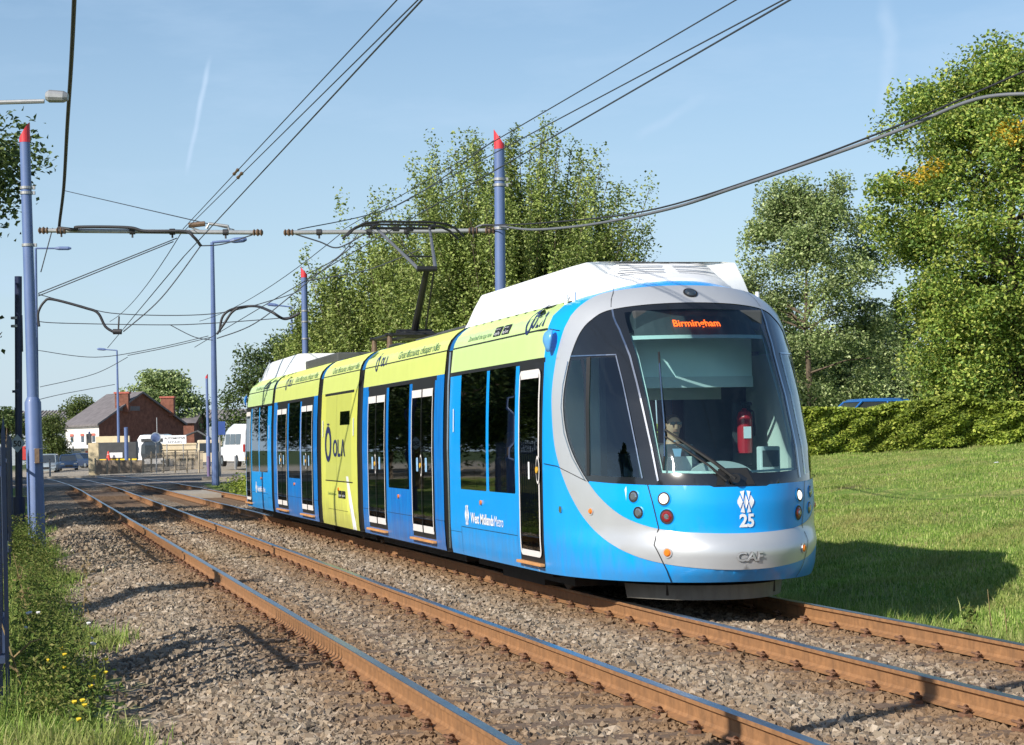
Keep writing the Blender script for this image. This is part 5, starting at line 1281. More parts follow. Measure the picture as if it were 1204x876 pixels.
lamp_column((44, 560), (42, 292), 84, (66, 292), 'blue lamp column just behind the left mast', 0.0, .07)
lamp_column((346, 520), (342.5, 361), 118, (326, 359), 'small blue lamp column between tall column and far mast', 0.0, .085)
# near lamp reaching in from the left edge
root = empty('street_lamp', (-9.2, 27, -.3), 0, 'grey street lamp head on an arm reaching in at the top left edge', 'street lamp')
b = MB(); e0 = Vector((-9.2, 27, -.3)); b.tube([(0, 0, 0), (0, 0, 6.6)], [.12, .07], M['galv'], 12); b.build('column', root)
b = MB(); b.tube([(0, 0, 6.55), at(-20, 121, 27)-e0, at(52, 119, 27)-e0], .03, M['galv'], 8); b.build('arm', root)
b = MB(); h0 = at(54, 113, 27)-e0; h1 = at(80, 114, 27)-e0; b.tube([h0, h0+(h1-h0)*.15, h0+(h1-h0)*.8, h1], [.055, .085, .078, .05], M['lampgrey'] if 'lampgrey' in M else M['galv'], 12); b.build('lantern', root)
# dark post with speed sign
dp = at(22.5, 600, 50); dt = at(21.5, 325, 50)
root = empty('signal_post', (dp.x, 50, -.3), 0, 'dark blue square-topped post with diamond sign at the left fence', 'post')
b = MB(); b.tube([(0, 0, 0), (0, 0, .75)], .15, M['pole_dark'], 12); b.tube([(0, 0, .7), (dt.x-dp.x, 0, dt.z+.3)], .088, M['pole_dark'], 12)
for z in (3.3, 4.9, 5.1): b.tube([(-.0, 0, z), (0, 0, z+.06)], .11, M['galv'] if z > 4 else M['pole_dark'], 12)
b.box(.05, .17, -.05, .05, 4.3, 5.2, M['pole_dark'], .01); b.build('post_body', root)
sg = at(20.5, 521.5, 49.5)
root = empty('speed_sign', sg, 0, 'grey diamond speed sign reading 50 on the dark left post', 'sign')
b = MB(); n_ = .195; V = [(0, 0, n_*1.15), (n_, 0, 0), (0, 0, -n_*1.15), (-n_, 0, 0)]; b.add([(x, -.012, z) for x, y, z in V]+[(x, .0, z) for x, y, z in V], [(0, 3, 2, 1), (4, 5, 6, 7)]+[(i, (i+1) % 4, 4+(i+1) % 4, 4+i) for i in range(4)], M['signgrey']); b.build('plate', root)
vv, ff, wd = text_mesh('50', .20, .006); b = MB(); b.add([((x-wd/2), -.016, y-.07) for x, y in vv], ff, M['black']); b.build('numerals', root)
M['signgrey2'] = M['signgrey']
# plate on the left mast
root = empty('mast_plate', at(44.3, 536, YL-.2), 0, 'small brown notice plate strapped to the left mast', 'plate')
b = MB(); b.box(-.055, .035, -.02, .0, -.14, .14, M['fitting'], .004); b.build('plate', root)
for z in (-.13, .13): b = MB(); b.tube([(.155*math.cos(t)-.04, .2+.155*math.sin(t), z) for t in np.linspace(0, 6.28, 21)], .008, M['galv'], 5); b.build('strap', root)
# ================================================================ VEGETATION
LEAF = {}
LEAF['upswept'] = island_mat('leaf_mid_green', [(0.063, 0.101, 0.022), (0.135, 0.193, 0.040), (0.216, 0.285, 0.064), (0.305, 0.377, 0.101), (0.395, 0.432, 0.156)], 0.55, 0.18, 0.5)
LEAF['maple'] = island_mat('leaf_maple', [(0.060, 0.110, 0.020), (0.116, 0.200, 0.036), (0.201, 0.300, 0.050), (0.316, 0.390, 0.070), (0.442, 0.460, 0.120)], 0.55, 0.18, 0.45)
LEAF['maple_yellow'] = island_mat('leaf_turned_yellow', [(0.45, 0.28, 0.02), (0.60, 0.42, 0.04), (0.35, 0.30, 0.03)], 0.6, 0.3, 0.4)
LEAF['alder'] = island_mat('leaf_alder', [(0.080, 0.133, 0.044), (0.171, 0.241, 0.073), (0.298, 0.374, 0.144), (0.435, 0.494, 0.241)], 0.5, 0.18, 0.5)
LEAF['dark'] = island_mat('leaf_dark', [(0.022, 0.045, 0.015), (0.045, 0.083, 0.022), (0.083, 0.128, 0.033), (0.150, 0.195, 0.060)], 0.6, 0.2, 0.4)
LEAF['birch'] = island_mat('leaf_birch', [(0.06, 0.10, 0.025), (0.11, 0.15, 0.04), (0.17, 0.20, 0.06)], 0.6, 0.3, 0.4)
LEAF['hedge'] = island_mat('leaf_hedge', [(0.076, 0.117, 0.020), (0.162, 0.225, 0.031), (0.268, 0.342, 0.049), (0.409, 0.450, 0.087)], 0.6, 0.15, 0.35)
LEAF['grass'] = island_mat('grass_blade', [(0.105, 0.191, 0.031), (0.174, 0.282, 0.050), (0.260, 0.374, 0.078), (0.384, 0.451, 0.141), (0.495, 0.479, 0.225)], 0.75, 0.3, 0.25, pos=[0, .25, .55, .82, 1], dry=(0.34, 0.31, 0.12))
LEAF['weed'] = island_mat('weed_leaf', [(0.05, 0.085, 0.018), (0.10, 0.15, 0.03), (0.17, 0.21, 0.05), (0.24, 0.22, 0.08)], 0.75, 0.25, 0.25)
LEAF['dry'] = island_mat('dry_stalk', [(0.20, 0.14, 0.07), (0.32, 0.25, 0.13)], 0.9, 0.1, 0.2)
M['bark'] = mat('bark_grey_brown', (0.11, 0.085, 0.06), 0.95, var=0.35, scale=6, bump=0.6)
M['bark_pale'] = mat('bark_pale', (0.28, 0.24, 0.19), 0.9, var=0.35, scale=7, bump=0.5)

def unit(n):
    v = rng.normal(size=(n, 3)); return v/np.linalg.norm(v, axis=1, keepdims=True)
def leaf_quads(C, size, upb=0.5, aspect=0.66, droop=None, sunb=0.0):
    """leaf-sized pointed faces at the points C"""
    n = len(C); s = size*rng.uniform(0.6, 1.35, n)
    N_ = unit(n); N_[:, 2] = np.abs(N_[:, 2])+upb
    if sunb: N_ += sunb*np.array([SUN_TO.x, SUN_TO.y, .5])
    N_ /= np.linalg.norm(N_, axis=1, keepdims=True)
    T = np.cross(N_, unit(n)); T /= np.linalg.norm(T, axis=1, keepdims=True)+1e-9; B = np.cross(N_, T)
    a = C-T*s[:, None]*.5; b_ = C+B*(s*aspect*.5)[:, None]-T*(s*.05)[:, None]+N_*(s*.12)[:, None]; c = C+T*s[:, None]*.5-N_*(s*.08)[:, None]; d = C-B*(s*aspect*.5)[:, None]-T*(s*.05)[:, None]+N_*(s*.12)[:, None]
    V = np.stack([a, b_, c, d], 1).reshape(-1, 3); F_ = np.arange(4*n).reshape(n, 4); return V, F_
def tree(base, label, leaves, style, H, R_, nleaf, lsize, group=None, bark='bark', nclump=70, seed=0, z0=.15, extra=None, trunk_r=.16, shape=None, name='tree', cat='tree', sig=.42):
    """tapered trunk and limbs, crown of leaf-sized faces in uneven clumps"""
    global rng
    rng = np.random.default_rng(1000+seed)
    root = empty(name, base, 0, label, cat, group); tr = MB(); B0 = np.array(base)
    clumps = []   # (centre, sigma xyz, weight)
    if style == 'upswept':
        for k in range(nclump):      # shoots fanning out from a low fork, leaves in tufts along them
            ang = rng.uniform(0, 2*math.pi); u = rng.uniform(0, 1)**.6; tilt = u*math.radians(52)*rng.uniform(.7, 1.1)
            foot = np.array([math.cos(ang)*u*R_*.22, math.sin(ang)*u*R_*.22, rng.uniform(.03, .42)*H*(1-.3*u)])
            top = H*(1-.42*u**2.2)*rng.uniform(.74, 1.03); Ln = max(1.2, (top-foot[2])/max(.45, math.cos(tilt*.8)))
            hd = np.array([math.cos(ang), math.sin(ang), 0]); ts = np.linspace(0, 1, 13)
            Pq = [foot+hd*(Ln*t*math.sin(tilt)*(1-.18*t))+np.array([0, 0, Ln*t*math.cos(tilt)*(.9+.1*t)]) for t in ts]
            Pq = [q if math.hypot(q[0], q[1]) < R_*1.02 else np.array([q[0], q[1], q[2]])*np.array([R_*1.02/math.hypot(q[0], q[1])]*2+[1]) for q in Pq]
            if k % 2 == 0: tr.tube([Vector(q) for q in Pq[::3]]+[Vector(Pq[-1])], [.045, .034, .024, .014, .010, .006], M[bark], 5, False)
            for i, t in enumerate(ts[3:]):
                if rng.random() < .14: continue
                wd = .085+.17*(1-t); dr = (Pq[min(12, i+4)]-Pq[i+2]); sp = np.abs(dr)*.34+wd*.75; clumps.append((Pq[i+3]+rng.normal(size=3)*.05, tuple(sp), .62+.6*(1-t)))
        for k in range(nclump//3):   # leafy heart of the tree
            ang = rng.uniform(0, 2*math.pi); zz = rng.uniform(.05, .68); r = R_*rng.uniform(0, .85)*(.65+.5*zz); clumps.append((np.array([math.cos(ang)*r, math.sin(ang)*r, H*zz]), (.42, .42, .45), 2.2))
    elif style == 'maple':
        for k in range(nclump):
            u = unit(1)[0]; rr = rng.uniform(.35, 1)**.45; zz = rng.uniform(0, 1)
            prof = (math.sin(math.pi*(zz*.86+.10)))**.6 if shape is None else shape(zz)
            ang = rng.uniform(0, 2*math.pi); rad = R_*prof*rr
            c = np.array([math.cos(ang)*rad, math.sin(ang)*rad, H*(z0+(1-z0)*zz)])+rng.normal(size=3)*np.array([.1, .1, .25]); clumps.append((c+rng.normal(size=3)*.2, (sig*1.3*R_/3*rng.uniform(.7, 1.3), sig*1.3*R_/3*rng.uniform(.7, 1.3), sig*.95*R_/3*rng.uniform(.6, 1.3)), rng.uniform(.5, 1.3)))
            st = np.array([0, 0, max(.8, min(c[2]*.85, H*.8))]); md = (st+c)/2+np.array([0, 0, .18])
            if k % 3 == 0: tr.tube([Vector(st), Vector(md), Vector(c)], [.045*R_/3, .028*R_/3, .010], M[bark], 5, False)
    elif style == 'cone':
        for k in range(nclump):
            zz = rng.uniform(0, 1)**1.3; ang = rng.uniform(0, 6.283); rad = R_*(1-zz)**.8*rng.uniform(.6, 1); c = np.array([math.cos(ang)*rad, math.sin(ang)*rad, H*(.06+.94*zz)])
            clumps.append((c, (.35*(1-zz)+.12, .35*(1-zz)+.12, .25), (1-zz)+.25))
    pts = [Vector((0, 0, -.3)), Vector((.05, .0, H*.2)), Vector((-.06, .05, H*.5)), Vector((.05, -.03, H*(.86 if style != 'upswept' else .6)))]
    tr.tube(pts, [trunk_r*1.3, trunk_r, trunk_r*.6, trunk_r*.12], M[bark], 9)
    wsum = np.array([c[2] for c in clumps]); cnt = np.maximum(1, (nleaf*wsum/wsum.sum()).astype(int))
    C = np.concatenate([c[0]+np.clip(rng.normal(size=(m, 3)), -1.9, 1.9)*np.array(c[1]) for c, m in zip(clumps, cnt)])
    C = C[(C[:, 2] > .1) & (C[:, 2]+B0[2] > gz1(B0[0], B0[1])+.05)]
    V, F_ = leaf_quads(C, lsize, .35)
    tr.build('trunk', root); mats_ = [LEAF[leaves]]; mi = np.zeros(len(F_), int)
    if extra:
        mats_.append(LEAF[extra[0]]); 
        for (cx, cz, rx, rz, frac) in extra[1]:
            sel = ((C[:, 0]-cx)/rx)**2+((C[:, 2]-cz)/rz)**2 < 1; sel &= rng.random(len(C)) < frac; mi[sel] = 1
    big_mesh('crown', V, F_, mats_, root, mi)
    return root
def base_at(px, Y, z=None):
    p = at(px, 500, Y); return (p.x, Y, gz1(p.x, Y) if z is None else z)
GB = 'upswept trees behind the tram'
tree(base_at(612, 64), 'widest fan-shaped tree right behind the tall mast and the tram roof', 'upswept', 'upswept', 10.8, 4.6, 330000, .10, GB, nclump=300, seed=1)
tree(base_at(508, 68), 'upswept tree behind the pantograph with pointed shoots', 'upswept', 'upswept', 9.9, 3.1, 150000, .11, GB, nclump=170, seed=2)
tree(base_at(447, 71), 'rounded upswept tree between pantograph and far mast', 'upswept', 'upswept', 8.6, 2.7, 110000, .115, GB, nclump=130, seed=3)
tree(base_at(400, 76), 'lower leafy tree just right of the far mast', 'upswept', 'upswept', 7.4, 1.7, 60000, .125, GB, nclump=70, seed=4)
tree(base_at(322, 136), 'low dark bushy tree above the rear end of the tram', 'dark', 'maple', 7.6, 3.3, 26000, .2, None, nclump=50, seed=6, z0=.05)
tree(base_at(388, 92), 'bushy green tree behind the foot of the far mast', 'upswept', 'maple', 6.6, 2.4, 26000, .17, None, nclump=50, seed=7, z0=.05)
# right-hand trees
tree(base_at(1196, 62), 'huge maple with a few yellow leaves rising out of the right edge', 'maple', 'maple', 11.5, 3.95, 170000, .13, None, nclump=200, seed=8, z0=.10, extra=('maple_yellow', [(-.6, 8.9, .7, .4, .5), (.2, 8.0, .8, .35, .4), (-3.1, 8.1, .6, .35, .7)]), trunk_r=.25, sig=.25, shape=lambda z: float(np.interp(z, [0, .2, .42, .6, .8, .93, 1], [.55, .72, .93, 1.0, .80, .50, .12])))
tree(base_at(952, 74), 'slender airy tree just right of the tram with sky showing through', 'alder', 'maple', 9.6, 3.15, 66000, .12, None, nclump=135, seed=9, z0=.06, trunk_r=.12, sig=.26, shape=lambda z: float(np.interp(z, [0, .15, .5, .8, 1], [.6, .85, .95, .75, .25])))
tree(base_at(1120, 66), 'grey-green shrub at the foot of the maple', 'alder', 'maple', 2.6, 1.7, 14000, .13, None, nclump=34, seed=10, z0=.02, name='shrub', cat='shrub')
for i, (px, Y, h, r, l, st, lf) in enumerate(((905, 84, 5.0, 2.6, 'bushy shrub tree behind the tram nose, right of its windscreen', 'maple', 'dark'), (1000, 92, 5.0, 2.6, 'dark low bushy tree between the airy tree and the maple', 'maple', 'dark'),
      (1058, 100, 7.4, 2.2, 'dark conifer left of the maple', 'cone', 'dark'), (1100, 108, 8.6, 2.4, 'tall dark conifer partly hidden by the maple', 'cone', 'dark'), (1025, 112, 6.3, 2.4, 'small far conifer above the blue car', 'cone', 'dark'), (1150, 92, 5.5, 3.0, 'dark undergrowth tree below the maple crown', 'maple', 'dark'), (1215, 88, 6.5, 3.2, 'dark leafy tree at the right edge below the maple', 'maple', 'dark'), (960, 98, 4.6, 3.0, 'low leafy tree above the left end of the hedge', 'maple', 'upswept'))):
    tree(base_at(px, Y, .9), l, lf, st, h, r, 20000, .18, None, nclump=60, seed=20+i, z0=.03)
# behind the house and left
tree(base_at(188, 268, -1.0), 'round leafy tree standing behind the brick house', 'alder', 'maple', 11.6, 5.6, 26000, .42, None, nclump=60, seed=31, z0=.2, sig=.34)
tree(base_at(97, 262, -.9), 'loose birch between the sheds and the brick house', 'birch', 'maple', 8.4, 1.9, 10000, .30, None, nclump=40, seed=32, z0=.04, sig=.75)
tree(base_at(58, 215, -.9), 'dense willow-like bush left of the brick house', 'birch', 'maple', 5.6, 1.3, 14000, .22, None, nclump=50, seed=33, z0=.02, sig=.9, name='bush', cat='bush')
tree(base_at(8, 180, -.5), 'dark treetop beyond the left fence', 'dark', 'maple', 5.6, 2.0, 7000, .25, None, nclump=20, seed=34, z0=.5)
# shade trees to the left of the picture; the first one hangs a branch into the top left corner
tree((-15.0, 43, -.3), 'dark tree reaching into the upper left corner behind the mast', 'dark', 'maple', 8.9, 4.9, 42000, .14, None, nclump=100, seed=41, z0=.74, sig=.20)
GS = 'row of trees along the left fence'
for i, (x, y, h, r) in enumerate(((-20.5, 48, 8.5, 3.6), (-23.5, 55, 8.5, 3.8), (-26.5, 62, 8.5, 3.6), (-18.2, 43.5, 6, 2.4), (-22.6, 69, 9, 3.6), (-25.2, 77, 10, 3.8), (-28, 86, 11, 4.2), (-31, 96, 11, 4.4), (-34.8, 107, 12, 4.8), (-39, 120, 12, 5), (-31, 75, 10, 4.2), (-37, 86, 12, 4.8), (-42, 98, 12, 5), (-48, 110, 13, 5.5))):
    tree((x, y, -.3), 'broad shade tree of the row beyond the left fence', 'dark', 'maple', h, r, 16000, .24, GS, nclump=50, seed=50+i, z0=.25, sig=.5)
tree((-11.6, 18.2, -.3), 'narrow tree beside the left fence casting its shadow across both tracks', 'dark', 'cone', 6.8, 1.75, 34000, .2, None, nclump=110, seed=60)
tree((-8.6, 12.6, -.3), 'small narrow tree by the fence nearest the camera', 'dark', 'cone', 5.0, 1.35, 22000, .18, None, nclump=80, seed=61)

# ---- hedge on the bank
rng = np.random.default_rng(5)
def hedge_top(t): return 1.36+.06*np.sin(t*1.7)+.04*np.sin(t*4.1+1)
hx0, hx1 = 3.5, 21.0
def hedge_y(x): return 57.5+.10*(x-9)*(-3.0)*0+.25*np.sin(x*.8)
n = 90000; X = rng.uniform(hx0, hx1, n); face = rng.random(n); Yh = hedge_y(X); zt = hedge_top(X)
bulge = .22*np.sin(X*2.3)+.20*np.sin(X*5.1+2)
yy = np.where(face < .60, Yh-.75-bulge*.6+np.abs(rng.normal(size=n))*.16, Yh+rng.uniform(-.8, 1.0, n))
zz = np.where(face < .60, rng.uniform(.02, 1.0, n)**.9*zt, zt-np.abs(rng.normal(size=n))*.10)
bl2 = .10*np.sin(zz*7+X*3)+.08*np.sin(zz*11-X*6.3); yy = yy+np.where(face < .6, bl2, 0)
yy = np.where((face < .60), yy+.35*np.clip(zz/zt-.75, 0, 1)**1.0*1.6+.15*np.clip(.25-zz/zt, 0, 1), yy)
C = np.stack([X, yy, zz+ground_z(X, Yh)-.02], 1); V, F_ = leaf_quads(C, .13, .5)
root = empty('hedge', (12, 57.5, 1.0), 0, 'long clipped green hedge along the top of the grass bank', 'hedge')
o = big_mesh('foliage', V-np.array([12, 57.5, 1.0]), F_, LEAF['hedge'], root)
b = MB()
for x in np.arange(hx0, hx1, .35):
    y = float(hedge_y(x)); z = gz1(x, y)-1.0; b.tube([(x-12, y-57.5, z-.1), (x-12+rng.normal()*.1, y-57.5, z+.5), (x-12+rng.normal()*.2, y-57.7, z+1.1)], [.03, .02, .01], M['bark'], 5)
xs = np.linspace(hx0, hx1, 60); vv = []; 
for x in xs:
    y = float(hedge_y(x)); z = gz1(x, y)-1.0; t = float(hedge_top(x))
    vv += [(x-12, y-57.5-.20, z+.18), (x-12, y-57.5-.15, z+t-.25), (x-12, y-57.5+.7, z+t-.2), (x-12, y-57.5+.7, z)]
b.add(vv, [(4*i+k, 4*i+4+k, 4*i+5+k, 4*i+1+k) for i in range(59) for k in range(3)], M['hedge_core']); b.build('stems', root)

# ---- grass blades
def blades(X, Y, h0, h1, wd, m_, name, label, cat, zoff=0.0, lean=.5):
    n = len(X); h = rng.uniform(h0, h1, n); ang = rng.uniform(0, 6.283, n); le = rng.uniform(.1, lean, n)*h
    dx, dy = np.cos(ang), np.sin(ang); z = ground_z(X, Y)+zoff; wd_ = wd*rng.uniform(.6, 1.3, n)
    px_, py_ = -dy*wd_, dx*wd_
    b0 = np.stack([X-px_, Y-py_, z], 1); b1 = np.stack([X+px_, Y+py_, z], 1)
    m0 = np.stack([X-px_*.7+dx*le*.35, Y-py_*.7+dy*le*.35, z+h*.6], 1); m1 = np.stack([X+px_*.7+dx*le*.35, Y+py_*.7+dy*le*.35, z+h*.6], 1)
    t0 = np.stack([X-px_*.1+dx*le, Y-py_*.1+dy*le, z+h], 1); t1 = np.stack([X+px_*.1+dx*le, Y+py_*.1+dy*le, z+h], 1)
    V = np.stack([b0, b1, m0, m1, t0, t1], 1).reshape(-1, 3); k = 6*np.arange(n)[:, None]
    F_ = np.concatenate([k+np.array([[0, 1, 3, 2]]), k+np.array([[2, 3, 5, 4]])], 1).reshape(-1, 4)
    return tag(big_mesh(name, V, F_, m_), label, cat, kind='stuff')
def patchy(X, Y, f=1.0): return .5+.5*np.sin(X*1.7*f+1.3*np.sin(Y*.6*f))*np.sin(Y*1.1*f+1.7*np.sin(X*.9*f))
n = 400000; Y = 13+47*rng.random(n)**1.25; X = rng.uniform(.02, .29, n)*Y; p = X*CT+Y*ST; s = p-7.41
bare = (np.abs((X-9.0)-( -(Y-33)*.32))<.55)&(Y>27)&(Y<40)&(rng.random(n)<.75)
keep = (s > 1.12+.12*np.sin(Y*2)) & (s < 23) & (rng.random(n) < .55+.45*patchy(X, Y, .8)) & ~bare; X, Y = X[keep], Y[keep]
print('bank blades', len(X))
blades(X, Y, .02, .072, .0065, LEAF['grass'], 'bank_grass', 'short mown grass covering the bank below the hedge', 'grass', lean=.9)
# longer fringe by the ballast and at the bottom right
n = 22000; Y = rng.uniform(13, 30, n); s = 1.1+np.abs(rng.normal(size=n))*.35; p = s+7.41; X = (p-Y*ST)/CT
blades(X, Y, .08, .26, .006, LEAF['grass'], 'fringe_grass', 'longer grass along the edge of the right-hand ballast', 'grass', lean=.8)
# left strip
n = 260000; Y = 9+45*rng.random(n)**1.3; p = rng.uniform(-2.5, 1.5, n); X = (p-Y*ST)/CT
lim = .62+.30*np.sin(Y*.7)+.2*np.sin(Y*1.9+1); keep = (X > -.27*Y-.5) & (p < lim+rng.normal(size=n)*.12) & (rng.random(n) < .35+.65*patchy(X, Y, 1.3)); X, Y = X[keep], Y[keep]
blades(X, Y, .05, .22, .006, LEAF['grass'], 'verge_grass', 'rough grass of the verge left of the ballast', 'grass', lean=.8)
n = 16000; Y = 9+40*rng.random(n); p = rng.uniform(-2.0, .15, n); X = (p-Y*ST)/CT; keep = (X > -.27*Y-.5) & (patchy(X, Y, .9) > .5); X, Y = X[keep], Y[keep]
blades(X, Y, .18, .48, .004, LEAF['grass'], 'tall_verge_grass', 'tall thin grass stems standing in the left verge', 'grass', lean=.45)
# broad-leaved weeds: leafy mounds
cs = []
for k in range(150):
    y = rng.uniform(11, 44); p = rng.uniform(-1.6, .25); x = (p-y*ST)/CT; hgt = rng.uniform(.08, .34); m = int(rng.uniform(100, 260)); c = np.clip(rng.normal(size=(m, 3)), -1.8, 1.8)*np.array([.15, .15, .3*hgt]); c[:, 2] = np.abs(c[:, 2])*1.2+.03+hgt*.25*rng.random(m); cs.append(c+np.array([x, y, gz1(x, y)]))
for k in range(46):     # against the fence, higher
    y = rng.uniform(14, 40); x = -.243*y+rng.uniform(.0, .35); hgt = rng.uniform(.35, 1.0); m = 520; c = np.clip(rng.normal(size=(m, 3)), -2, 2)*np.array([.16, .22, .42*hgt]); c[:, 2] = np.abs(c[:, 2]); cs.append(c+np.array([x, y, gz1(x, y)]))
C = np.concatenate(cs); V, F_ = leaf_quads(C, .044, .4, .42); tag(big_mesh('weeds', V, F_, LEAF['weed']), 'leafy green weeds and brambles in front of the left fence', 'weeds', kind='stuff')
# weeds by the right of the far track and on the corner
cs = []
for k in range(90):
    a = rng.uniform(56, 84); p = rng.uniform(8.9, 14); x, y = pa(p, a); m = 240; c = rng.normal(size=(m, 3))*np.array([.5, .5, .22]); c[:, 2] = np.abs(c[:, 2]); cs.append(c+np.array([x, y, gz1(x, y)]))
C = np.concatenate(cs); V, F_ = leaf_quads(C, .13, .4, .5); tag(big_mesh('corner_bushes', V, F_, LEAF['hedge']), 'low green growth beside the track behind the tram tail', 'ground cover', kind='stuff')
# individual wild plants
def stalk(x, y, h, label, name='dry_stalk', cat='plant', leaves=0, flower=None, m_='dry', branches=3):
    root = empty(name, (x, y, gz1(x, y)), 0, label, cat); b = MB(); lx = rng.normal()*.04
    b.tube([(0, 0, -.03), (lx, 0, h*.5), (lx*2.2, 0, h)], [.007, .005, .003], LEAF[m_], 5)
    tips = [(lx*2.2, 0, h)]
    for k in range(branches):
        t = rng.uniform(.45, .9); a = rng.uniform(0, 6.28); r = rng.uniform(.04, .12)*h*1.5; q = (lx*2*t+r*math.cos(a), r*math.sin(a), h*t+r*1.1); b.tube([(lx*2*t, 0, h*t), q], [.004, .002], LEAF[m_], 4); tips.append(q)
    b.build('stem', root)
    if leaves:
        C = np.array([[lx*2*t+rng.normal()*.04, rng.normal()*.04, h*t] for t in rng.uniform(.05, .9, leaves)]); V, F_ = leaf_quads(C, .07, .3, .4); big_mesh('leaves', V, F_, LEAF['weed' if m_ != 'dry' else 'dry'], root)
    if flower:
        for q in tips:
            f = MB(); f.disc((q[0], q[1], q[2]), (0, -.3, 1), .014, .012, M[flower], 8, .018); f.build('flower', root)
def on(px, py, Y): q = at(px, py, Y); return q.x, Y
M['petal_yellow'] = mat('yellow_petal', (0.75, 0.55, 0.03), 0.7); M['petal_white'] = mat('white_seed_head', (0.7, 0.7, 0.68), 0.8)
x, y = on(1168, 720, 18.6); stalk(x, y, .66, 'tall dry stalk standing alone in the shaded grass at right', branches=2)
x, y = on(1184, 700, 19.5); stalk(x, y, .38, 'short dry stalk next to the tall one at right', branches=1)
x, y = on(1138, 720, 17.6); stalk(x, y, .34, 'bushy yellow-green weed at the ballast edge on the right', 'wild_plant', leaves=60, m_='weed', branches=6)
for px, Y, h, lab, fl in ((58, 15.2, .50, 'yellow-flowered weed by the lower end of the fence', 'petal_yellow'), (114, 15.6, .62, 'white seed head on a tall stem at the verge edge', 'petal_white'), (52, 16.6, .60, 'white seed head nearest the fence', 'petal_white'), (101, 14.8, .44, 'small yellow weed beside the tall seed head', 'petal_yellow'), (96, 22.5, .85, 'pale dry stalk beside the ballast, mid verge', None), (88, 13.2, .30, 'leafy weed in front of the verge grass', 'petal_yellow'), (38, 21, .9, 'tall feathery stem in front of the fence', None)):
    x, y = on(px, 700, Y); stalk(x, y, h, lab, 'wild_plant', cat='plant', leaves=26, flower=fl, m_='dry' if fl is None else 'weed', branches=3)
x0, y0 = on(40, 800, 14.6); b = MB(); z = gz1(x0, y0)
for k, P_ in enumerate(([(0, 0, 0), (-.10, 0, .35), (-.25, .1, .75), (-.32, .1, 1.0)], [(-.16, .05, .5), (-.02, 0, .62), (.05, 0, .64)], [(-.12, .05, .40), (-.24, 0, .5), (-.33, 0, .48)], [(-.18, 0, -.05), (-.10, -.1, .16), (-.02, -.1, .30)])): b.tube(P_, [.009, .007, .005, .003][:len(P_)], LEAF['dry'], 5)
o = b.build('dead_bramble'); o.location = (x0, y0, z); tag(o, 'pale dead bramble stems arching beside the lower fence', 'bramble')

# ================================================================ FENCE, BUILDINGS AND VEHICLES
root = empty('palisade_fence', (-.246*26, 26, -.3), 0, 'dark blue steel palisade fence seen edge-on along the left border', 'fence'); ox, oy, oz = -.246*26, 26, -.3
ys = np.arange(14.2, 42, .155); b = MB()
def fx(y): return at(2+10.5*(y-14)/28, 500, y).x
for i, y in enumerate(ys):
    if 18.3 < y < 29.5:
        if b.v: b.build('palings', root); b = MB()
        continue
    x = fx(y)-ox; yy_ = y-oy
    z1 = 2.02
    b.add([(x, yy_-.035, .05), (x+.018, yy_, .05), (x, yy_+.035, .05), (x, yy_-.035, z1), (x+.018, yy_, z1), (x, yy_+.035, z1), (x+.01, yy_, z1+.14)], [(0, 1, 4, 3), (1, 2, 5, 4), (3, 4, 6), (4, 5, 6), (0, 3, 5, 2)], M['fence_blue'])
b.build('palings', root)
for zr in (.45, 1.75):
    for seg in ((14.2, 16, 18.3), (29.5, 36, 42)): r = MB(); r.tube([(fx(y)-ox-.03, y-oy, zr) for y in seg], .028, M['fence_blue'], 4); r.build('rail', root)
for y in (14.4, 16.4, 18.2, 29.6, 32.3, 35, 37.7, 40.4, 42):
    r = MB(); r.box(fx(y)-ox-.12, fx(y)-ox-.04, y-oy-.05, y-oy+.05, -.1, 1.95, M['fence_blue']); r.build('post', root)

def quad_wall(b, pts, m_): b.add(pts, [tuple(range(len(pts)))], m_)
# brick house with white gable end on the road side
HY = 235.0
def hp(x, y, Y=HY): return at(x, y, Y)
M['brick'] = mat('dark_red_brick', (0.19, 0.078, 0.052), 0.95, var=0.35, scale=2.5, bump=0.3); M['render_white'] = mat('white_render', (0.72, 0.69, 0.66), 0.9, var=0.08, scale=.6)
M['slate'] = mat('grey_slate_roof', (0.16, 0.145, 0.15), 0.85, var=0.25, scale=1.5); M['rib_roof'] = mat('corrugated_grey_roof', (0.24, 0.22, 0.21), 0.85, var=0.2, scale=.7)
M['glass_far'] = mat('dark_window_glass', (0.04, 0.05, 0.06), 0.1, coat=0.5); M['awning'] = mat('white_awning', (0.7, 0.7, 0.68), 0.7); M['redbrick_trim'] = mat('red_lintel', (0.42, 0.12, 0.09), 0.9)
g0 = -.95
fl = hp(78, 540); fl.z = g0; fr = hp(117, 540, 226); fr.z = g0; fr.x = at(117, 540, 226).x; rb_ = at(216, 520, 240); rb_.z = g0; lb_ = Vector((fl.x+(rb_.x-fr.x), fl.y+(rb_.y-fr.y), g0))
ez = hp(98, 500).z; rz = hp(165, 463).z
root = empty('brick_house', (fl.x, fl.y, g0), 0, 'brick house with white painted front and slate roof across the road', 'house'); O = Vector((fl.x, fl.y, g0))
def rel(v): return tuple(Vector(v)-O)
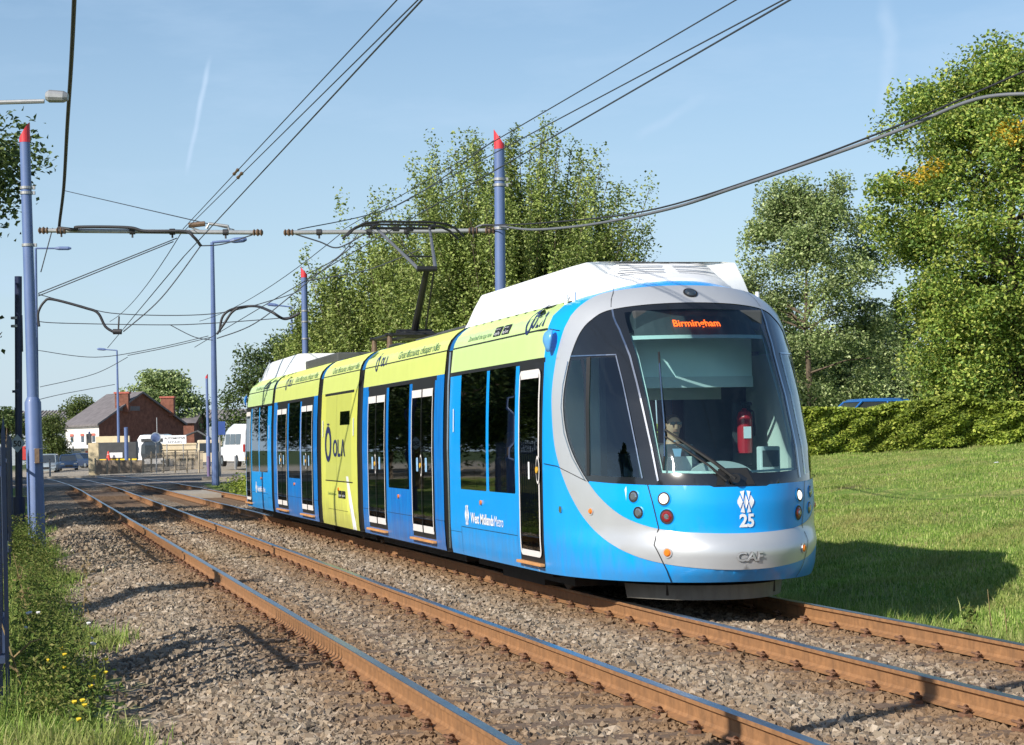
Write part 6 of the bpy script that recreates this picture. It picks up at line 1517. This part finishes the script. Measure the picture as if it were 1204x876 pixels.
# gable wall faces the camera between fr and rb_; ridge parallel to the white front depth
gm = (fr+rb_)/2; rid_f = Vector((gm.x, gm.y, rz)); rid_b = rid_f+(fl-fr)
b = MB(); up_ = lambda v, z: (v.x, v.y, z)
b.add([rel(fr), rel(rb_), rel(up_(rb_, ez)), rel(rid_f), rel(up_(fr, ez))], [(0, 1, 2, 3, 4)], M['brick'])
b.add([rel(fl), rel(lb_), rel(up_(lb_, ez)), rel(rid_b), rel(up_(fl, ez))], [(4, 3, 2, 1, 0)], M['brick']); b.add([rel(rb_), rel(lb_), rel(up_(lb_, ez)), rel(up_(rb_, ez))], [(0, 1, 2, 3)], M['brick']); b.build('brick_wall', root)
b = MB(); b.add([rel(fl), rel(fr), rel(up_(fr, ez)), rel(up_(fl, ez))], [(0, 1, 2, 3)], M['render_white']); b.build('white_front', root)
ov = Vector((rb_-fr)).normalized()*.5; dd = Vector((fr-fl)).normalized()*.45
b = MB()
for (e, g) in ((fr, 1), (rb_, -1)):
    o2 = -ov*g; A_ = Vector(up_(e, ez-.2))+o2+dd; B_ = A_+(fl-fr)-dd*2; C_ = rid_b-dd; D_ = rid_f+dd; q = [A_, B_, C_, D_]; b.add([rel(v) for v in q]+[rel(v+Vector((0, 0, .22))) for v in q], [(0, 1, 2, 3), (4, 7, 6, 5), (0, 4, 5, 1), (3, 2, 6, 7), (0, 3, 7, 4), (1, 5, 6, 2)], M['slate'])
rf = b.build('roof', root)
for t, lx in ((.26, 0), (.80, 0)):
    c = fr.lerp(rb_, t); h0 = ez+(rz-ez)*(1-abs(t-.5)*2)-.5; b = MB(); b.box(c.x-O.x-.75, c.x-O.x+.75, c.y-O.y+.1, c.y-O.y+1.3, h0-O.z, h0-O.z+2.1, M['brick']); b.box(c.x-O.x-.85, c.x-O.x+.85, c.y-O.y, c.y-O.y+1.4, h0-O.z+2.1, h0-O.z+2.3, M['redbrick_trim']); b.build('chimney', rf)
nf = Vector((fr-fl)).cross(Vector((0, 0, 1))).normalized()
for t in (.20, .52, .85):
    for lvl in (0,):
        c = fl.lerp(fr, t); u = (fr-fl).normalized(); z0_, z1_ = ez-3.0, ez-1.3; q = [c-u*.42, c+u*.42]; b = MB()
        b.add([rel(Vector((v.x, v.y, z))+nf*.06) for v, z in ((q[0], z0_), (q[1], z0_), (q[1], z1_), (q[0], z1_))], [(0, 1, 2, 3)], M['glass_far']); wo = b.build('window', root)
        b = MB(); b.add([rel(Vector((v.x, v.y, z))+nf*.08) for v, z in ((c-u*.55, z1_+.02), (c+u*.55, z1_+.02), (c+u*.55, z1_+.3), (c-u*.55, z1_+.3))], [(0, 1, 2, 3)], M['redbrick_trim']); b.build('lintel', wo)
b = MB(); u = (fr-fl).normalized(); zA = g0+2.5; q = [fl-u*.3, fr+u*.1]; b.add([rel(Vector((q[0].x, q[0].y, zA+.7))+nf*.02), rel(Vector((q[1].x, q[1].y, zA+.7))+nf*.02), rel(Vector((q[1].x, q[1].y, zA))+nf*1.3), rel(Vector((q[0].x, q[0].y, zA))+nf*1.3)], [(3, 2, 1, 0)], M['awning']); b.build('awning', root)
b = MB(); b.add([rel(Vector((v.x, v.y, z))+nf*.05) for v, z in ((fl.lerp(fr, .1), g0+.5), (fl.lerp(fr, .45), g0+.5), (fl.lerp(fr, .45), g0+2.2), (fl.lerp(fr, .1), g0+2.2))], [(0, 1, 2, 3)], M['glass_far']); b.build('shop_window', root)
b = MB(); b.add([rel(Vector((v.x, v.y, z))+nf*.05) for v, z in ((fl.lerp(fr, .6), g0), (fl.lerp(fr, .8), g0), (fl.lerp(fr, .8), g0+2.2), (fl.lerp(fr, .6), g0+2.2))], [(0, 1, 2, 3)], M['redbrick_trim']); b.build('shop_door', root)
# grey painted band on the gable
b = MB(); A_ = fr.lerp(rb_, .22); B_ = fr.lerp(rb_, .47); zb = ez+1.5; nn_ = Vector((rb_-fr)).cross(Vector((0, 0, 1))).normalized()*.06
b.add([rel(Vector((A_.x, A_.y, zb))+nn_), rel(Vector((B_.x, B_.y, zb))+nn_), rel(Vector((B_.x, B_.y, zb+.5))+nn_), rel(Vector((A_.x, A_.y, zb+.5))+nn_)], [(0, 1, 2, 3)], M['slate']); b.build('faded_wall_sign', root)
# lower brick wing right of the house
def simple_building(px0, px1, pytop, pyeave, Y, depth, wall, roofm, label, name='shed', zb=-.95, ridge=True, cat='building', group=None, ribs=0):
    a = at(px0, pyeave, Y); c = at(px1, pyeave, Y); rt_ = at((px0+px1)/2, pytop, Y+depth/2 if ridge else Y); root = empty(name, (a.x, Y, zb), 0, label, cat, group)
    w_ = c.x-a.x; h = a.z-zb; r = rt_.z-zb; b = MB(); b.add([(0, 0, 0), (w_, 0, 0), (w_, 0, h), (0, 0, h), (0, depth, 0), (w_, depth, 0), (w_, depth, h), (0, depth, h), (0, depth/2, r), (w_, depth/2, r)], [(0, 1, 2, 3), (5, 4, 7, 6), (1, 5, 6, 9, 2), (4, 0, 3, 8, 7)], wall); b.build('wall', root)
    b = MB(); b.add([(-.3, -.4, h-.1), (w_+.3, -.4, h-.1), (w_+.3, depth/2, r+.1), (-.3, depth/2, r+.1), (w_+.3, depth+.4, h-.1), (-.3, depth+.4, h-.1)], [(0, 1, 2, 3), (3, 2, 4, 5)], roofm)
    rf = b.build('roof', root)
    if ribs:
        b = MB()
        for k in range(ribs):
            x = w_*(k+.5)/ribs; b.tube([(x, -.4, h-.04), (x, depth/2, r+.16)], .07, roofm, 4)
        b.build('roof_ribs', root)
    return root, w_, h, depth
M['shed_wall'] = mat('bluish_shed_wall', (0.30, 0.34, 0.38), 0.8, var=0.15); M['red_panel'] = mat('red_panel', (0.45, 0.03, 0.03), 0.6)
r_, w_, h_, d_ = simple_building(-40, 108, 484, 508, 300, 30, M['shed_wall'], M['rib_roof'], 'long low shed with ribbed grey roof left of the house', ribs=36, zb=-1.2)
b = MB(); b.box(w_*.44, w_*.60, -.15, -.02, 1.2, 3.2, M['red_panel']); b.box(w_*.60, w_*.66, -.15, -.02, .2, 1.0, M['red_panel']); b.build('red_door', r_)
simple_building(204, 228, 486, 497, 262, 10, M['brick'], M['slate'], 'small brick wing behind the right end of the house', zb=-.9)
r_, w_, h_, d_ = simple_building(228, 300, 482, 494, 330, 20, M['shed_wall'], M['rib_roof'], 'distant grey-roofed shed right of the brick house', ribs=14, zb=-.8)
# yard fence of rails with concrete posts in front of the vehicles
FY0 = 118
root = empty('yard_fence', at(102, 556, 124), 0, 'weathered panel fence and railings in front of the parked lorries', 'fence'); O = root.location.copy()
b = MB(); P0, P1, P2, P3 = at(112, 549, 122), at(168, 551, 121), at(192, 548, 119), at(262, 541, 117)
def pan_(b, A_, B_, z0_, z1_, z0b, z1b, m_, th=.06):
    v = [(A_.x, A_.y, z0_), (B_.x, B_.y, z0b), (B_.x, B_.y, z1b), (A_.x, A_.y, z1_)]; v = [tuple(Vector(q)-O) for q in v]; v += [(x, y+th, z) for x, y, z in v]
    b.add(v, [(0, 1, 2, 3), (7, 6, 5, 4), (0, 4, 5, 1), (3, 2, 6, 7), (0, 3, 7, 4), (1, 5, 6, 2)], m_)
def zat(px, py, Y): return at(px, py, Y).z
pan_(b, P0, P1, zat(112, 558, 122), zat(112, 541, 122), zat(168, 556, 121), zat(168, 541, 121), M['fence_grey']); b.build('solid_panel', root)
b = MB(); pan_(b, at(104, 545, 122.4), at(116, 545, 122.4), zat(104, 559, 122.4), zat(104, 521, 122.4), zat(116, 559, 122.4), zat(116, 521, 122.4), M['cream'], .3); b.build('cream_pier', root)
for (xa, xb) in ((168, 192), (192, 240)):
    b = MB(); Y = 119.5
    for k in range(int((xb-xa)/1.1)):
        px_ = xa+k*1.1; yt = float(np.interp(px_, [168, 178, 240], [540, 533, 531])); yb_ = float(np.interp(px_, [168, 240], [556, 551])); q0 = at(px_, yb_, Y); q1 = at(px_, yt, Y); b.tube([q0-O, q1-O], .022, M['fence_tan'], 4)
    for fy in (0, 1):
        ya, yb_ = (float(np.interp(xa, [168, 178, 240], [540, 533, 531])), float(np.interp(xb, [168, 178, 240], [540, 533, 531]))) if fy == 0 else (float(np.interp(xa, [168, 240], [555, 550])), float(np.interp(xb, [168, 240], [555, 550]))); b.tube([at(xa, ya, Y)-O, at(xb, yb_, Y)-O], .035, M['fence_tan'], 4)
    b.build('railing', root)
for px_ in (112, 126, 140, 154, 168, 178, 192, 206, 220, 234):
    yt = float(np.interp(px_, [112, 168, 178, 240], [539, 538, 531, 529])); q0 = at(px_, 556, 119.2); q1 = at(px_, yt, 119.2); b = MB(); b.tube([q0-O, q1-O], .055, M['fence_tan'], 6); b.build('post', root)
# ---- road vehicles beyond the crossing
def wheel(b_parent, x, y, z, r, wd=.22):
    b = MB(); b.tube([(x-wd/2, y, z), (x+wd/2, y, z)], r, M['black'], 18); w_ = b.build('wheel', b_parent)
    b = MB(); b.tube([(x-wd/2-.01, y, z), (x+wd/2+.01, y, z)], r*.6, M['chrome'], 14); b.build('rim', w_)
def loft(b, secs, m_):
    """secs: list of rings of equal length"""
    n = len(secs[0]); V = [p for s_ in secs for p in s_]; F_ = [(i*n+k, i*n+(k+1) % n, (i+1)*n+(k+1) % n, (i+1)*n+k) for i in range(len(secs)-1) for k in range(n)]
    F_.append(tuple(range(n))[::-1]); F_.append(tuple((len(secs)-1)*n+k for k in range(n))); b.add(V, F_, m_)
def car(loc, rz, label, m_, L=4.3, Wd=1.75, Ht=1.5, van=False, name='parked_car', cat='car', group=None):
    """front faces local -y"""
    root = empty(name, loc, rz, label, cat, group); hw = Wd/2; b = MB()
    prof = [(-L/2, .35), (-L/2, .62), (-L/2+.12, .78), (-L/2+(.75 if van else 1.05), .95), (L/2-.5, .98), (L/2-.05, .92), (L/2, .6), (L/2, .35)]
    V = []; n = len(prof)
    for (x, k) in ((-hw, .94), (-hw*1.0, 1.0), (hw, 1.0), (hw, .94)):
        pass
    secs = []
    for (y, z) in prof: t = .06 if z > .9 else 0; secs.append([(-hw+.08, y, .22), (-hw, y, .45), (-hw+t*.4, y, min(z, z*.9)), (-hw+.12, y, z), (hw-.12, y, z), (hw-t*.4, y, min(z, z*.9)), (hw, y, .45), (hw-.08, y, .22)])
    loft(b, secs, m_); o = auto_smooth(b.build('body', root), 40)
    g = MB(); y0 = -L/2+(.85 if van else 1.05); y1 = -L/2+(1.45 if van else 1.85); y2 = L/2-(.35 if van else .95); y3 = L/2-(.1 if van else .35); z0_ = .94
    def ring(z, ya, yb, ins): return [(-hw+ins, ya, z), (hw-ins, ya, z), (hw-ins, yb, z), (-hw+ins, yb, z)]
    loft(g, [ring(z0_-.02, y0, y3, .09), ring(Ht-.10, y1-.08, y2+.08, .20)], M['glass_far']); g.build('glazing', root)
    r = MB(); loft(r, [ring(Ht-.11, y1-.12, y2+.12, .18), ring(Ht-.02, y1, y2, .26), ring(Ht, y1+.25, y2-.2, .40)], m_); auto_smooth(r.build('roof', root), 50)
    p = MB()
    for s in (-1, 1):
        for (ya, yb) in ((y0, y1-.08), (y0+1.45, y0+1.5), (y3, y2+.08)): p.tube([(s*(hw-.075), ya, z0_), (s*(hw-.185), yb, Ht-.1)], .035, m_, 5)
    p.build('pillars', root)
    for s in (-1, 1):
        for y in (-L/2+.8, L/2-.8): wheel(root, s*(hw-.12), y, .31, .31)
        h = MB(); h.box(s*(hw-.28)-.16, s*(hw-.28)+.16, -L/2-.012, -L/2+.06, .58, .72, M['lens'], .01); h.build('headlight', root)
        h = MB(); h.box(s*(hw-.2)-.10, s*(hw-.2)+.10, L/2-.05, L/2+.012, .62, .82, M['red'], .01); h.build('tail_light', root)
    h = MB(); h.box(-.35, .35, -L/2-.01, -L/2+.03, .38, .55, M['black'], .01); h.build('grille', root)
    return root
M['car_silverblue'] = mat('pale_silver_blue_car_paint', (0.36, 0.42, 0.45), 0.3, metal=.3, coat=.5); M['car_dark'] = mat('dark_blue_car_paint', (0.02, 0.04, 0.09), 0.3, coat=.6); M['car_blue'] = mat('bright_blue_car_paint', (0.02, 0.13, 0.42), 0.3, coat=.5); M['car_white'] = mat('white_car_paint', (0.75, 0.76, 0.78), 0.3, coat=.5)
M['lorry_cream'] = mat('cream_lorry_paint', (0.62, 0.53, 0.38), 0.5, var=.08)
zc = -.90
def cx(px, Y): return at(px, 540, Y).x
car((cx(57, 190), 190, gz1(cx(57, 190), 190)), .12, 'pale silver-blue car, leftmost of the parked cars', M['car_silverblue'], Ht=1.75, van=True)
car((cx(80, 196), 196, gz1(cx(80, 196), 196)), .25, 'dark car parked between the silver car and the white house', M['car_dark'], Ht=1.55)
car((cx(99, 206), 206, gz1(cx(99, 206), 206)), .9, 'small dark car at the corner of the white house', M['car_dark'], L=3.9)
car((cx(60, 176), 236, gz1(cx(60, 176), 236)-.0), 1.4, 'dark car half hidden behind the silver one', M['car_dark'])
# blue car and pale car behind the hedge
zz_ = at(1048, 471, 66).z-1.42; car((at(1046, 480, 66).x, 66, zz_), math.radians(105), 'bright blue car roof showing over the hedge', M['car_blue'])
zz_ = at(1150, 466, 70).z-1.48; car((at(1146, 480, 71).x, 71, zz_), math.radians(80), 'pale car glimpsed behind the shrub above the hedge', M['car_white'])
# coach facing the camera
def coach(loc, rz):
    root = empty('coach', loc, rz, 'white coach with a wide dark windscreen behind the yard fence', 'coach'); hw = 1.25; b = MB()
    def ring(y, zt, ins): return [(-hw+ins, y, .35), (-hw+ins, y, zt*.5), (-hw+ins+.02, y, zt-.35), (-hw+ins+.25, y, zt), (hw-ins-.25, y, zt), (hw-ins-.02, y, zt-.35), (hw-ins, y, zt*.5), (hw-ins, y, .35)]
    loft(b, [ring(-5.0, 2.9, .12), ring(-4.85, 3.15, .02), ring(0, 3.25, 0), ring(5, 3.2, .03)], M['car_white']); auto_smooth(b.build('body', root), 45)
    b = MB(); V = []
    for z, w_, dy in ((1.25, 1.12, -.10), (1.6, 1.16, -.13), (2.3, 1.17, -.10), (2.85, 1.05, .0)):
        for k in range(9): t = -1+k/4; V.append((w_*t, -5.0+dy+.22*abs(t)**3, z))
    b.add(V, [(9*i+k, 9*i+k+1, 9*i+9+k+1, 9*i+9+k) for i in range(3) for k in range(8)], M['glass_far']); b.build('windscreen', root)
    b = MB(); b.box(-.9, .9, -5.09, -5.03, 2.62, 2.86, M['cab_dark']); b.build('destination_box', root)
    b = MB(); b.box(-1.0, 1.0, -5.10, -4.98, .42, .75, M['grey'], .03); b.build('bumper', root)
    for s in (-1, 1):
        h = MB(); h.box(s*.9-.2, s*.9+.2, -5.10, -5.0, .85, 1.05, M['lens'], .03); h.build('headlight', root)
        h = MB(); h.tube([(s*1.2, -4.9, 2.7), (s*1.5, -5.25, 2.6), (s*1.5, -5.25, 2.4)], .03, M['black'], 6); h.box(s*1.5-.12, s*1.5+.12, -5.3, -5.2, 1.95, 2.4, M['black'], .03); h.build('mirror', root)
        h = MB(); h.box(s*1.262-.004, s*1.262+.004, -4.3, 4.6, 1.45, 2.5, M['glass_far']); h.build('side_window_band', root)
        for y in (-3.2, 2.8): wheel(root, s*1.12, y, .48, .48, .3)
    b = MB(); b.tube([(0, 1, 3.2), (0, 1, 4.7)], .035, M['galv'], 6); b.build('aerial', root)
    return root
xx = cx(172, 171); coach((xx, 176, at(172, 556, 171).z), .10)
# cream cab lorry and hoarding, container, white minibus
def lorry(loc, rz, label):
    root = empty('lorry', loc, rz, label, 'lorry'); b = MB(); hw = 1.15
    b.box(-hw, hw, -2.0, -.3, .55, 2.75, M['lorry_cream'], .12); b.build('cab', root)
    b = MB(); b.box(-.95, .95, -2.02, -1.98, 1.55, 2.45, M['glass_far'], .01); b.build('windscreen', root)
    for s in (-1, 1):
        b = MB(); b.box(s*hw-.02, s*hw+.02, -1.75, -.7, 1.5, 2.35, M['glass_far'], .005); b.build('side_window', root)
        b = MB(); b.box(s*.85-.14, s*.85+.14, -2.03, -1.98, .75, .95, M['lens'], .02); b.build('headlight', root)
        for y in (-1.2, 2.2): wheel(root, s*1.0, y, .45, .45, .28)
    b = MB(); b.box(-1.0, 1.0, -2.08, -1.96, .45, .68, M['grey'], .02); b.build('bumper', root)
    b = MB(); b.box(-1.15, 1.15, -.2, 3.8, .85, 1.0, M['grey']); 
    for s in (-1, 1): b.box(s*1.12-.03, s*1.12+.03, -.2, 3.8, 1.0, 1.45, M['lorry_cream'])
    b.build('flat_bed', root)
    b = MB(); b.tube([(0, .1, 1.0), (0, .2, 2.9), (-1.2, 1.6, 3.6), (-2.6, 1.4, 3.1)], .10, M['grey'], 8); b.build('loader_arm', root)
    return root
lorry((cx(244, 190), 192, at(240, 552, 190).z), .12, 'cream-cabbed lorry with a dark loader arm beside the white minibus')
root = empty('skip_body', (cx(210, 168), 169, at(211, 539, 168).z), .08, 'pale cream tipper box behind the railings right of the coach', 'skip')
b = MB(); b.add([(-1.25, -.9, .0), (1.25, -.9, .0), (1.25, .9, 0), (-1.25, .9, 0), (-1.4, -1.0, 1.25), (1.4, -1.0, 1.25), (1.4, 1.0, 1.25), (-1.4, 1.0, 1.25)], [(3, 2, 1, 0), (0, 1, 5, 4), (1, 2, 6, 5), (2, 3, 7, 6), (3, 0, 4, 7)], M['lorry_cream']); b.build('box', root)
b = MB()
for z in (.35, .75, 1.15): b.box(-1.42, 1.42, -1.06, -1.0, z-.03, z+.03, M['cream'])
b.build('ribs', root)
b = MB()
for x in (-1.1, 1.1): b.tube([(x, -.6, 0), (x, -.6, -.9)], .08, M['grey'], 6); b.tube([(x, .6, 0), (x, .6, -.9)], .08, M['grey'], 6)
b.build('legs', root)
# black hoarding with yellow stripe, cone-shaped mark
root = empty('low_loader', (cx(131, 150), 150, at(131, 545, 150).z), .05, 'black and yellow sided trailer in front of the house gable', 'trailer')
b = MB(); b.box(-1.4, 1.9, -.6, .6, .25, 1.55, M['cab_dark'], .03); b.build('body', root)
b = MB(); b.box(-1.42, 1.92, -.63, -.605, .22, .34, M['petal_yellow']); b.build('yellow_stripe', root)
b = MB(); b.box(-.2, .9, -.64, -.61, .42, .8, M['white']); b.build('white_panel', root)
b = MB()
for x in (-1.0, 1.4): b.tube([(x, -.5, .1), (x, -.3, .1)], .28, M['black'], 14)
b.build('wheels', root)
root = empty('traffic_cone', (cx(127.5, 149), 149, at(127, 541, 149).z), 0, 'red traffic cone standing in front of the black trailer', 'traffic cone')
b = MB(); b.lathe([(.24, .0), (.24, .04), (.16, .05), (.05, .62), (.03, .66), (.001, .66)], M['cone_red'], n=14); b.build('cone_body', root); b = MB(); b.lathe([(.118, .26), (.085, .44)], M['white'], n=14); b.build('reflective_sleeve', root)
# cream garden wall beside the house
b = MB(); b.box(0, 2.6, 0, .3, 0, 2.3, M['cream']); o = b.build('cream_wall'); o.location = (cx(113, 158), 158, at(120, 548, 158).z); tag(o, 'cream boundary wall left of the coach in front of the house', 'wall')
def minibus(loc, rz):
    root = empty('minibus', loc, rz, 'white minibus parked beyond the tail of the tram', 'minibus'); hw = 1.0; L = 5.9; b = MB()
    def ring(y, zt, ins, zb=.35): return [(-hw+ins, y, zb), (-hw+ins, y, 1.2), (-hw+ins+.10, y, zt-.25), (-hw+ins+.28, y, zt), (hw-ins-.28, y, zt), (hw-ins-.10, y, zt-.25), (hw-ins, y, 1.2), (hw-ins, y, zb)]
    loft(b, [ring(-L/2, 1.0, .12), ring(-L/2+.35, 1.25, .03), ring(-L/2+1.0, 1.5, 0), ring(-L/2+1.7, 2.35, 0), ring(0, 2.6, 0), ring(L/2-.1, 2.55, .02), ring(L/2, 2.45, .06)], M['car_white']); auto_smooth(b.build('body', root), 40)
    for s in (-1, 1):
        for k, (ya, yb) in enumerate(((-1.1, -.1), (.0, 1.1), (1.2, 2.3))):
            g = MB(); g.add([(s*(hw+.004), ya, 1.35), (s*(hw+.004), yb, 1.35), (s*(hw-.055), yb, 1.98), (s*(hw-.055), ya, 1.98)], [(0, 1, 2, 3)], M['glass_far']); g.build('side_window', root)
        for y in (-1.9, 1.5): wheel(root, s*(hw-.10), y, .36, .36)
        h = MB(); h.box(s*(hw-.06)-.06, s*(hw-.06)+.06, L/2-.03, L/2+.03, .9, 1.35, M['tail_red'], .01); h.build('tail_light', root)
    g = MB(); g.box(-.75, .75, L/2-.02, L/2+.02, 1.45, 2.1, M['glass_far']); g.build('rear_window', root)
    g = MB(); g.box(-.3, .3, L/2-.1, L/2-.0, 2.5, 2.58, M['tail_red']); g.build('brake_light', root)
    return root
mb_ = at(288.5, 549, 121.5); minibus((mb_.x-.35, 124.6, mb_.z), math.radians(-157))
# signs
def sign_on_post(px, py, pybot, Y, kind, label, name='road_sign'):
    c = at(px, py, Y); bt = at(px, pybot, Y); root = empty(name, (c.x, Y, bt.z), 0, label, 'sign'); h = c.z-bt.z; b = MB(); b.tube([(0, .05, 0), (0, .05, h+.1)], .035, M['galv'], 8); b.build('post', root); b = MB()
    if kind == 'round': b.tube([(0, 0, h), (0, -.02, h)], .30, M['signgrey'], 22); b.build('disc', root); b = MB(); b.tube([(0, -.02, h), (0, -.03, h)], .25, M['pole_blue'], 22); b.build('disc_face', root)
    elif kind == 'blue': b.box(-.29, .29, -.02, .0, h-.33, h+.33, M['sign_blue'], .01); b.build('board', root)
    return root
sign_on_post(183, 514.5, 557, 118, 'round', 'round grey-backed sign on a post by the railings')
sign_on_post(258, 503.5, 562, 100, 'blue', 'blue rectangular sign beside the lamp column foot')
sg = at(205.5, 517, 150); root = empty('name_board', (sg.x, 150, at(205, 540, 150).z), 0, 'white board with small grey lettering above the tipper box', 'sign'); h = sg.z-root.location.z
b = MB(); b.box(-.85, .85, -.03, .03, h-.32, h+.32, M['decal_white'], .01); b.build('board', root)
for x in (-.6, .6): b = MB(); b.tube([(x, .05, 0), (x, .05, h)], .04, M['galv'], 6); b.build('post', root)
vv, ff, wd = text_mesh('AUTOMOTIVE', .20, .006); b = MB(); b.add([((x-wd/2)*1.2, -.035, y+h+.04) for x, y in vv], ff, M['grey']); b.build('lettering', root); b = MB(); vv, ff, wd = text_mesh('REPAIRS', .24); b.add([((x-wd/2)*1.25, -.035, y+h-.26) for x, y in vv], ff, M['grey']); b.build('lettering', root)
def bollard(px, py, pybot, Y, m_, label, r=.05, name='post', grp=None):
    c = at(px, py, Y); bt = at(px, pybot, Y); b = MB(); b.tube([(0, 0, 0), (0, 0, c.z-bt.z)], [r, r*.95], m_, 10); b.disc((0, 0, c.z-bt.z), (0, 0, 1), r*1.15, .04, m_, 10, r*.6); o = b.build(name); o.location = bt; return tag(o, label, 'post', grp)
bollard(245.5, 537, 560, 104, M['purple_post'], 'short purple post left of the lamp column foot', .085); bollard(258.2, 532, 560, 99, M['galv'], 'thin grey post below the blue sign', .04); bollard(277, 537, 552, 104, M['galv'], 'short grey post in front of the minibus', .06)
bollard(149, 503, 548, 145, M['pole_blue'], 'blue post in front of the coach, right of the lamp column', .14); sig_post = bollard(106, 508, 556, 128, M['pole_blue'], 'thin blue signal post at the corner of the white house', .07, 'signal_post'); bollard(59, 540, 562, 112, M['galv'], 'small grey post in front of the silver car', .05)
b = MB(); b.box(-.16, .16, -.1, .1, -.35, .35, M['cab_dark'], .03); o = b.build('signal_head'); o.location = (0, -.15, at(103.5, 516.5, 127.8).z-sig_post.location.z); o.parent = sig_post
# litter on the bank and stones
for px_, py_, Y_, lab in ((1172, 561, 45, 'scrap of white litter on the sunny bank'), (963, 690, 20.6, 'scrap of pale litter in the tram shadow')):
    q = at(px_, py_, Y_); b = MB(); b.add([(-.05, 0, 0), (.05, .01, .01), (.04, .05, .03), (-.04, .06, .015)], [(0, 1, 2, 3)], M['decal_white']); o = b.build('litter'); o.location = (q.x, Y_, gz1(q.x, Y_)+.04); tag(o, lab, 'litter')
